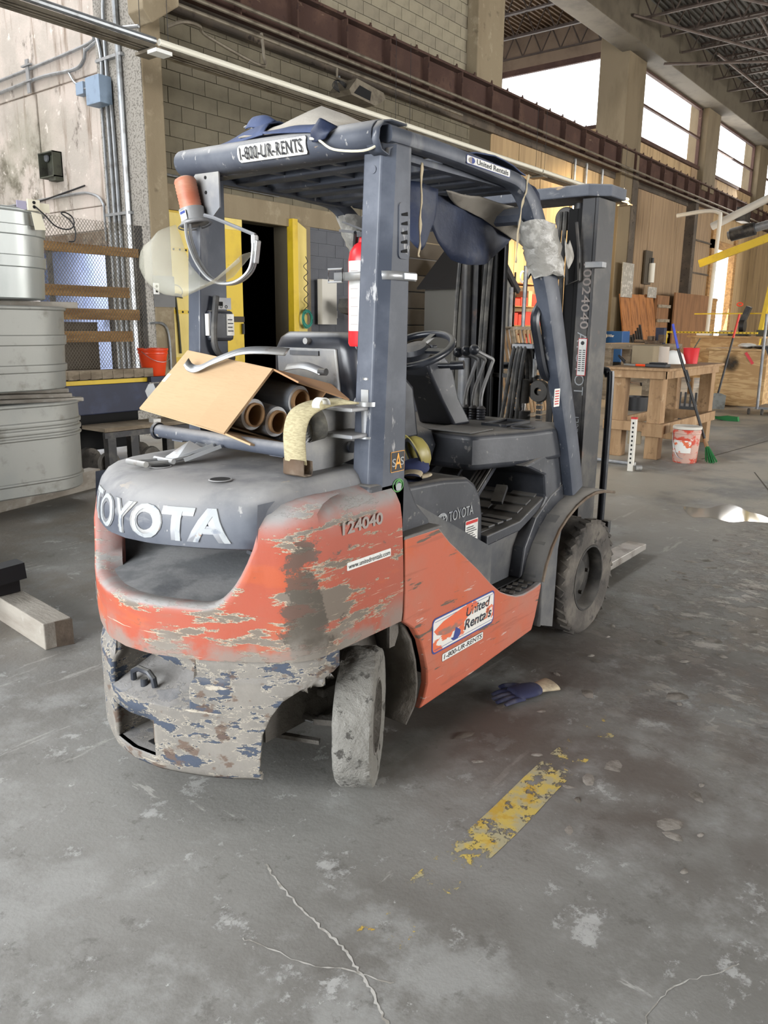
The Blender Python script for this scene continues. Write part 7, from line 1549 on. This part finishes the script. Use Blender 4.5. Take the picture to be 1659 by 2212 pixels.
B().cyl((8.22, 3.01, .035), (8.26, 2.96, .035), .03).build('pipe_stub', 'steel_dusty', PP)
tag(B().cyl((8.5, 3.12, .025), (8.6, 4.4, .025), .022).build('floor_pipe', 'steel_dusty', None, org=(8.5, 3.8, 0)), 'grey pipe lying on the floor beyond the mast', 'pipe')
# grey table with vise
GTB = thing('grey_table', 'old grey wooden table with a vise beyond the workbench', 'table', (16.6, 6.3, 0))
B().bb((16.1, 5.55, 1.06), (17.3, 6.9, 1.17)).build('top', 'wood_grey', GTB, smooth=0, bevel=.008)
for (x, y) in ((16.12, 6.62), (16.12, 5.75), (17.1, 6.62), (17.1, 5.75)): B().bb((x, y, 0), (x+.12, y+.16, 1.06)).build('leg', 'wood_grey', GTB, smooth=0)
B().bb((16.1, 5.8, .4), (16.15, 6.9, .52)).build('stretcher', 'wood_grey', GTB, smooth=0)
VS = thing('bench_vise', 'rusty bench vise on the grey table', 'vise', (16.4, 5.9, 1.17))
B().bb((16.3, 5.70, 1.17), (16.5, 6.0, 1.24)).bb((16.32, 5.86, 1.24), (16.5, 5.96, 1.33)).cyl((16.4, 6.25, 1.22), (16.4, 5.95, 1.22), .035).bb((16.33, 5.62, 1.2), (16.47, 5.74, 1.36)).build('body', 'rusty_steel', VS, smooth=0, bevel=.01)
B().bb((16.6, 5.72, 1.17), (16.75, 5.9, 1.50)).build('jaw_block', 'navy_steel', VS, smooth=0, bevel=.01)
MB_ = thing('milk_crate', 'black crate with upright slots under the workbench, on the floor beyond', 'crate', (13.0, 4.0, 0))
q = B().bb((12.7, 3.75, 0), (13.2, 4.25, .30))
q.build('body', 'cable_black', MB_, smooth=0)
for k in range(6): B().bb((12.7, 3.78+.08*k, .3), (12.72, 3.81+.08*k, .52)).build('slat', 'cable_black', MB_, smooth=0)
tag(B().lathe([(0, 0), (.22, 0), (.24, .25), (.22, .25), (.2, .02)], (14.5, 5.4, 0), n=24).build('black_tub', 'cable_black', None, org=(14.5, 5.4, 0)), 'black rubber tub on the floor seen under the benches', 'tub')
# plywood tables
P1 = thing('plywood_table', 'plywood-sided table with a shovel leaning on it, at the right edge', 'table', (17.2, 4.2, 0))
B().bb((16.4, 3.66, .03), (16.43, 4.73, 1.08)).build('front_panel', 'plywood', P1, smooth=0, bevel=.003); B().bb((16.35, 3.2, 1.08), (18.3, 4.78, 1.12)).build('top', 'plywood', P1, smooth=0, bevel=.003); B().bb((16.43, 4.65, .03), (18.2, 4.69, 1.08)).bb((16.43, 3.66, .03), (18.2, 3.70, 1.08)).build('side_panel', 'plywood', P1, smooth=0)
t = NT('smudge'); v = t.ma('MULTIPLY', t.near((16.396-17.2, 4.30-4.2, .84), .20, .95), t.rng(t.noise(9, 5), .35, .6, .6, 1)); t.l(v, t.b.inputs['Alpha']); t.b.inputs['Base Color'].default_value = (.05, .04, .03, 1); t.b.inputs['Roughness'].default_value = .9; MATS['smudge'] = t.m
B().add([(16.396, 4.08, .64), (16.396, 4.52, .64), (16.396, 4.52, 1.04), (16.396, 4.08, 1.04)], [(0, 1, 2, 3)]).build('paint_stain', 'smudge', P1, smooth=0)
B().bar((16.39, 4.05, 1.05), (16.39, 3.90, .84), .012, .05).build('hanging_handle', 'bucket_red', P1, smooth=0)
P2 = thing('plywood_bench', 'second plywood bench with yellow guide rail and tools, behind the first', 'table', (19.6, 5.2, 0))
B().bb((19, 4.45, .38), (19.04, 5.92, 1.29)).build('front_panel', 'plywood', P2, smooth=0); B().bb((18.95, 4.3, 1.29), (19.85, 6.0, 1.33)).build('top', 'plywood', P2, smooth=0)
for y in (4.5, 5.8): B().bb((19.05, y, 0), (19.15, y+.1, 1.29)).build('leg', 'wood_bench', P2, smooth=0)
YG = thing('guide_rail', 'yellow perforated guide rail across the benches', 'rail', (18.4, 5.3, 1.39))
B().bb((18.38, 4.35, 1.385), (18.43, 6.35, 1.425)).build('rail', 'yellow_paint', YG, smooth=0); B().bb((18.38, 6.27, 0), (18.43, 6.32, 1.385)).build('leg', 'yellow_paint', YG, smooth=0)
for k in range(24): B().bb((18.376, 4.4+.078*k, 1.397), (18.381, 4.43+.078*k, 1.412)).build('slot', 'void_black', YG, smooth=0)
SH = thing('shovel', 'square steel shovel with red-tipped handle leaning on the plywood table', 'shovel', (15.6, 4.3, 0))
B().cyl((16.2, 4.19, 1.76), (16.05, 4.22, 1.32), .02).build('grip', 'red_goods', SH); B().cyl((16.05, 4.22, 1.32), (15.75, 4.30, .30), .02).build('handle', 'dark_steel', SH)
q = B(); q.grid([[Vector((15.75-.1*k, 4.30+s_*w, .30-.29*k/1+.0)) for s_ in (-1, -.4, .4, 1)] for k, w in ((0, .05), (.12, .15), (1, .165))]); q.build('blade', 'shovel_steel', SH, smooth=0, solid=.008)
GB2 = thing('hand_broom', 'green broom lying on the floor below the shovel', 'broom', (13.95, 3.7, 0))
B().cyl((14.1, 4.43, .02), (14.08, 3.79, .03), .012).build('handle', 'broom_green', GB2); B().prism([(3.79, .02), (3.62, .0), (3.42, .0), (3.44, .07), (3.62, .08), (3.79, .05)], lambda a, c: (13.85, a, c), (.1, 0, 0)).build('bristles', 'broom_green', GB2, smooth=0)
TG = [((16.5, 4.0, 1.12), (17.2, 4.3, 1.22), 'stack_white', 'plastic_bag', 'crumpled white plastic bag on the plywood table', 'bag'), ((16.42, 3.55, 1.12), (17.0, 4.02, 1.19), 'sas_black', 'black_bag', 'flat black bag on the plywood table edge', 'bag'), ((16.7, 3.3, 1.12), (17.0, 3.72, 1.62), 'stack_white', 'white_jug', 'stack of pale plastic jugs on the plywood table at the right edge', 'jug')]
for a, c, m_, nm, lab, cat in TG:
    if nm == 'plastic_bag' or nm == 'black_bag':
        blob(nm, m_, tuple((p+q_)/2 for p, q_ in zip(a, c)), tuple((q_-p)/2 for p, q_ in zip(a, c)), 5, lab, cat)
    else:
        J = B().lathe([(0, 0), (.14, 0), (.15, .03), (.15, .3), (.10, .40), (.045, .44), (.045, .5), (0, .5)], (16.75, 3.62, 1.12), n=24).build(nm, m_, None, org=(16.75, 3.62, 1.12)); tag(J, lab, cat)
CT2 = thing('wheeled_cart', 'grey steel cart frame on casters at the right edge', 'cart', (15.4, 3.3, 0))
B().cyl((15.2, 3.46, .10), (15.2, 3.48, 1.75), .025).cyl((15.2, 2.9, .10), (15.2, 2.9, 1.75), .025).build('upright', 'steel_dusty', CT2); B().bb((15.2, 2.6, .10), (16.0, 3.50, .14)).build('deck', 'steel_dusty', CT2, smooth=0); B().bar((15.25, 3.45, 1.2), (15.25, 3.0, .2), .03, .03).build('brace', 'dark_steel', CT2, smooth=0)
for y in (3.58, 3.36): B().cyl((15.2, y, .055), (15.2, y+.03, .055), .055, n=16).build('caster', 'tire_rubber', CT2)
# chop saw and small tools on the second bench
CS = thing('chop_saw', 'black chop saw with an orange handle on the second bench', 'saw', (19.5, 4.95, 1.33))
B().bb((19.3, 4.82, 1.33), (19.8, 5.2, 1.42)).build('base', 'dark_steel', CS, smooth=0, bevel=.01); B().cyl((19.5, 4.90, 1.55), (19.5, 5.0, 1.55), .15, n=24).build('guard', 'sas_black', CS); B().bar((19.5, 4.98, 1.6), (19.5, 4.85, 1.98), .14, .12).build('motor', 'dark_steel', CS, smooth=0, bevel=.01); B().tube([(19.5, 5.06+.06*math.cos(a), 2.03+.035*math.sin(a)) for a in [2*math.pi*k/14 for k in range(14)]], .015, 6, closed=True).build('handle', 'bucket_orange', CS)
for k, (y, x, w, h, m_, lab) in enumerate(((5.75, 19.3, .3, .09, 'stack_white', 'white box on the left end of the second bench'), (5.3, 19.4, .26, .12, 'box_grey', 'grey box in the middle of the second bench'), (4.5, 19.4, .25, .14, 'box_darkgreen', 'dark box at the right end of the second bench'))):
    tag(B().bb((x, y-w/2, 1.33), (x+.25, y+w/2, 1.33+h)).build('bench_box', m_, None, smooth=0, bevel=.008, org=(x, y, 1.33)), lab, 'box')
# welder, gas cylinder
WD = thing('welder', 'blue welding machine on the floor beyond the mast', 'welder', (20.2, 8.2, 0))
B().bb((20, 7.95, .62), (20.5, 8.47, 1.40)).build('case', 'welder_blue', WD, smooth=0, bevel=.012); B().bb((20, 7.97, .1), (20.5, 8.45, .62)).build('base', 'void_black', WD, smooth=0)
q = B().lathe([(0, 0), (.055, 0)], (19.995, 8.40, 1.28), (-1, 0, 0), 18); q.build('badge', 'stack_white', WD); text(B(), 'Miller', (19.994, 8.33, 1.25), (0, -.16, 0), (0, 0, .07), .02).build('lettering', 'stack_white', WD, smooth=0)
for s_ in range(2): B().cyl((20.1+.3*s_, 7.93, .1), (20.1+.3*s_, 8.5, .1), .1).build('wheel', 'tire_rubber', WD)
GC = thing('gas_cylinder', 'dark maroon gas cylinder chained beside the welder', 'gas cylinder', (19.5, 8.4, 0))
B().lathe([(0, .3), (.2, .3), (.21, .35), (.21, 1.75), (.17, 1.88), (.06, 1.95), (.05, 2.08), (0, 2.08)], (19.5, 8.4, 0), n=24).build('body', 'cylinder_maroon', GC, smooth=40)
B().bb((19.2, 8.2, 0), (19.8, 8.6, .3)).build('cart_base', 'dark_steel', GC, smooth=0); B().lathe([(.12, -.03), (.25, -.03), (.27, 0), (.25, .03), (.12, .03)], (19.2, 8.55, .6), (0, 1, 0), 24).build('hose_reel', 'sas_black', GC)
tag(B().bb((20.6, 8.1, 0), (21.3, 8.6, 1.3)).build('scrap_pile', 'garage_brown', None, smooth=0, bevel=.05, org=(20.9, 8.3, 0)), 'dark stacked scrap beside the blue welder', 'scrap')
for k in range(5): tag(B().bar((20.7+.12*k, 7.6, 0), (20.75+.13*k, 8.0, 1.25+.08*k), .05, .04).build('steel_rod', 'dark_steel', None, smooth=0, org=(20.7+.12*k, 7.6, 0)), '%s dark steel bar from the left leaning beside the blue welder' % ('first', 'second', 'third', 'fourth', 'fifth')[k], 'steel bar', 'steel bars beside the welder')
# yellow gantry frame, ducts and shelves at the far right
GA = thing('yellow_gantry', 'yellow steel gantry frame at the far right', 'gantry', (20, 5.0, 0))
B().bar((20.0, 6.20, 2.98), (20.0, 3.5, 3.92), .10, .17, (0, 0, 1)).build('upper_beam', 'yellow_paint', GA, smooth=0); B().bar((20.5, 4.75, 2.98), (20.5, 3.5, 3.35), .12, .18).build('hook_beam', 'yellow_bright', GA, smooth=0); B().bar((20.0, 4.45, 3.6), (20.0, 4.72, 1.0), .09, .13, (1, 0, 0)).build('post', 'yellow_paint', GA, smooth=0); B().bar((20.0, 6.2, 1.83), (20.0, 4.5, 1.84), .03, .03).build('tie_rod', 'yellow_paint', GA, smooth=0)
DU = thing('duct_hoist', 'white overhead duct arm with grey motors at the far right', 'duct', (23, 6.5, 4))
B().cyl((23, 6.9, 4.15), (23, 4.9, 5.05), .10, n=12).build('pipe', 'white_dusty', DU); B().cyl((23, 5.3, 4.9), (23, 5.32, 4.3), .11, n=12).build('drop', 'white_dusty', DU); B().cyl((23.5, 6.6, 3.95), (23.5, 4.2, 4.5), .11, n=12).build('pipe', 'steel_dusty', DU); B().cyl((23.4, 6.5, 3.95), (23.4, 5.9, 4.08), .17, n=14).build('motor', 'dark_steel', DU)
B().bb((23, 6.1, 4.25), (23.6, 6.3, 4.6)).build('bracket', 'dark_steel', DU, smooth=0)
pipe('gooseneck_pipe', [(21.5, 7.35, 4.30), (21.5, 6.65, 4.36), (21.5, 6.32, 4.30), (21.5, 6.27, 4.1), (21.5, 6.29, 3.0), (21.5, 6.32, 0)], .05, 'white_dusty', 'white gooseneck pipe before the bright doorway', 'pipe', n=8)
SF = thing('wall_shelf', 'far tool shelf with a cable reel and boards at the right edge', 'shelf', (33, 5.2, 0))
for z in (1.9, 3.0): B().bb((33, 3.5, z), (33.6, 6.0, z+.08)).build('shelf', 'wood_plank', SF, smooth=0)
B().bb((33.6, 3.5, 0), (33.7, 6.2, 5)).build('back_panel', 'wall_panel_tan', SF, smooth=0)
B().bb((33.0, 4.9, 2.9), (33.3, 5.5, 3.1)).bb((33, 3.7, 3.1), (33.4, 4.8, 3.9)).build('storage_box', 'sas_black', SF, smooth=0)
B().cyl((33, 5.3, 2.22), (33.5, 5.3, 2.22), .25, n=18).build('cable_reel', 'sas_black', SF)
for k in range(6): B().bb((33.0, 4.5-.1*k, 1.98), (33.05, 4.56-.1*k, 2.7)).build('board', 'wood_plank', SF, smooth=0)
tag(B().bb((30.0, 6.0, .4), (30.6, 6.9, .45)).bb((30.55, 6.0, .45), (30.6, 6.9, 1.9)).build('patio_chair', 'white_dusty', None, smooth=0, org=(30.3, 6.4, 0)), 'pale sling chair in the bright far corner', 'chair')
# wet bright patch on the floor
M('wet_film', (150, 146, 138), .06, 0, spec=.8)
q = B(); q.add([(6.75+.30*math.cos(a)*(1+.25*math.sin(3*a+1))+.05*math.sin(5*a), 1.68+.30*math.sin(a)*(1+.2*math.cos(4*a)), .0015) for a in [2*math.pi*k/40 for k in range(40)]], [tuple(range(40))])
tag(q.build('water_puddle', 'wet_film', None, smooth=0, org=(6.75, 1.68, 0)), 'thin bright puddle on the floor right of the forklift', 'puddle')
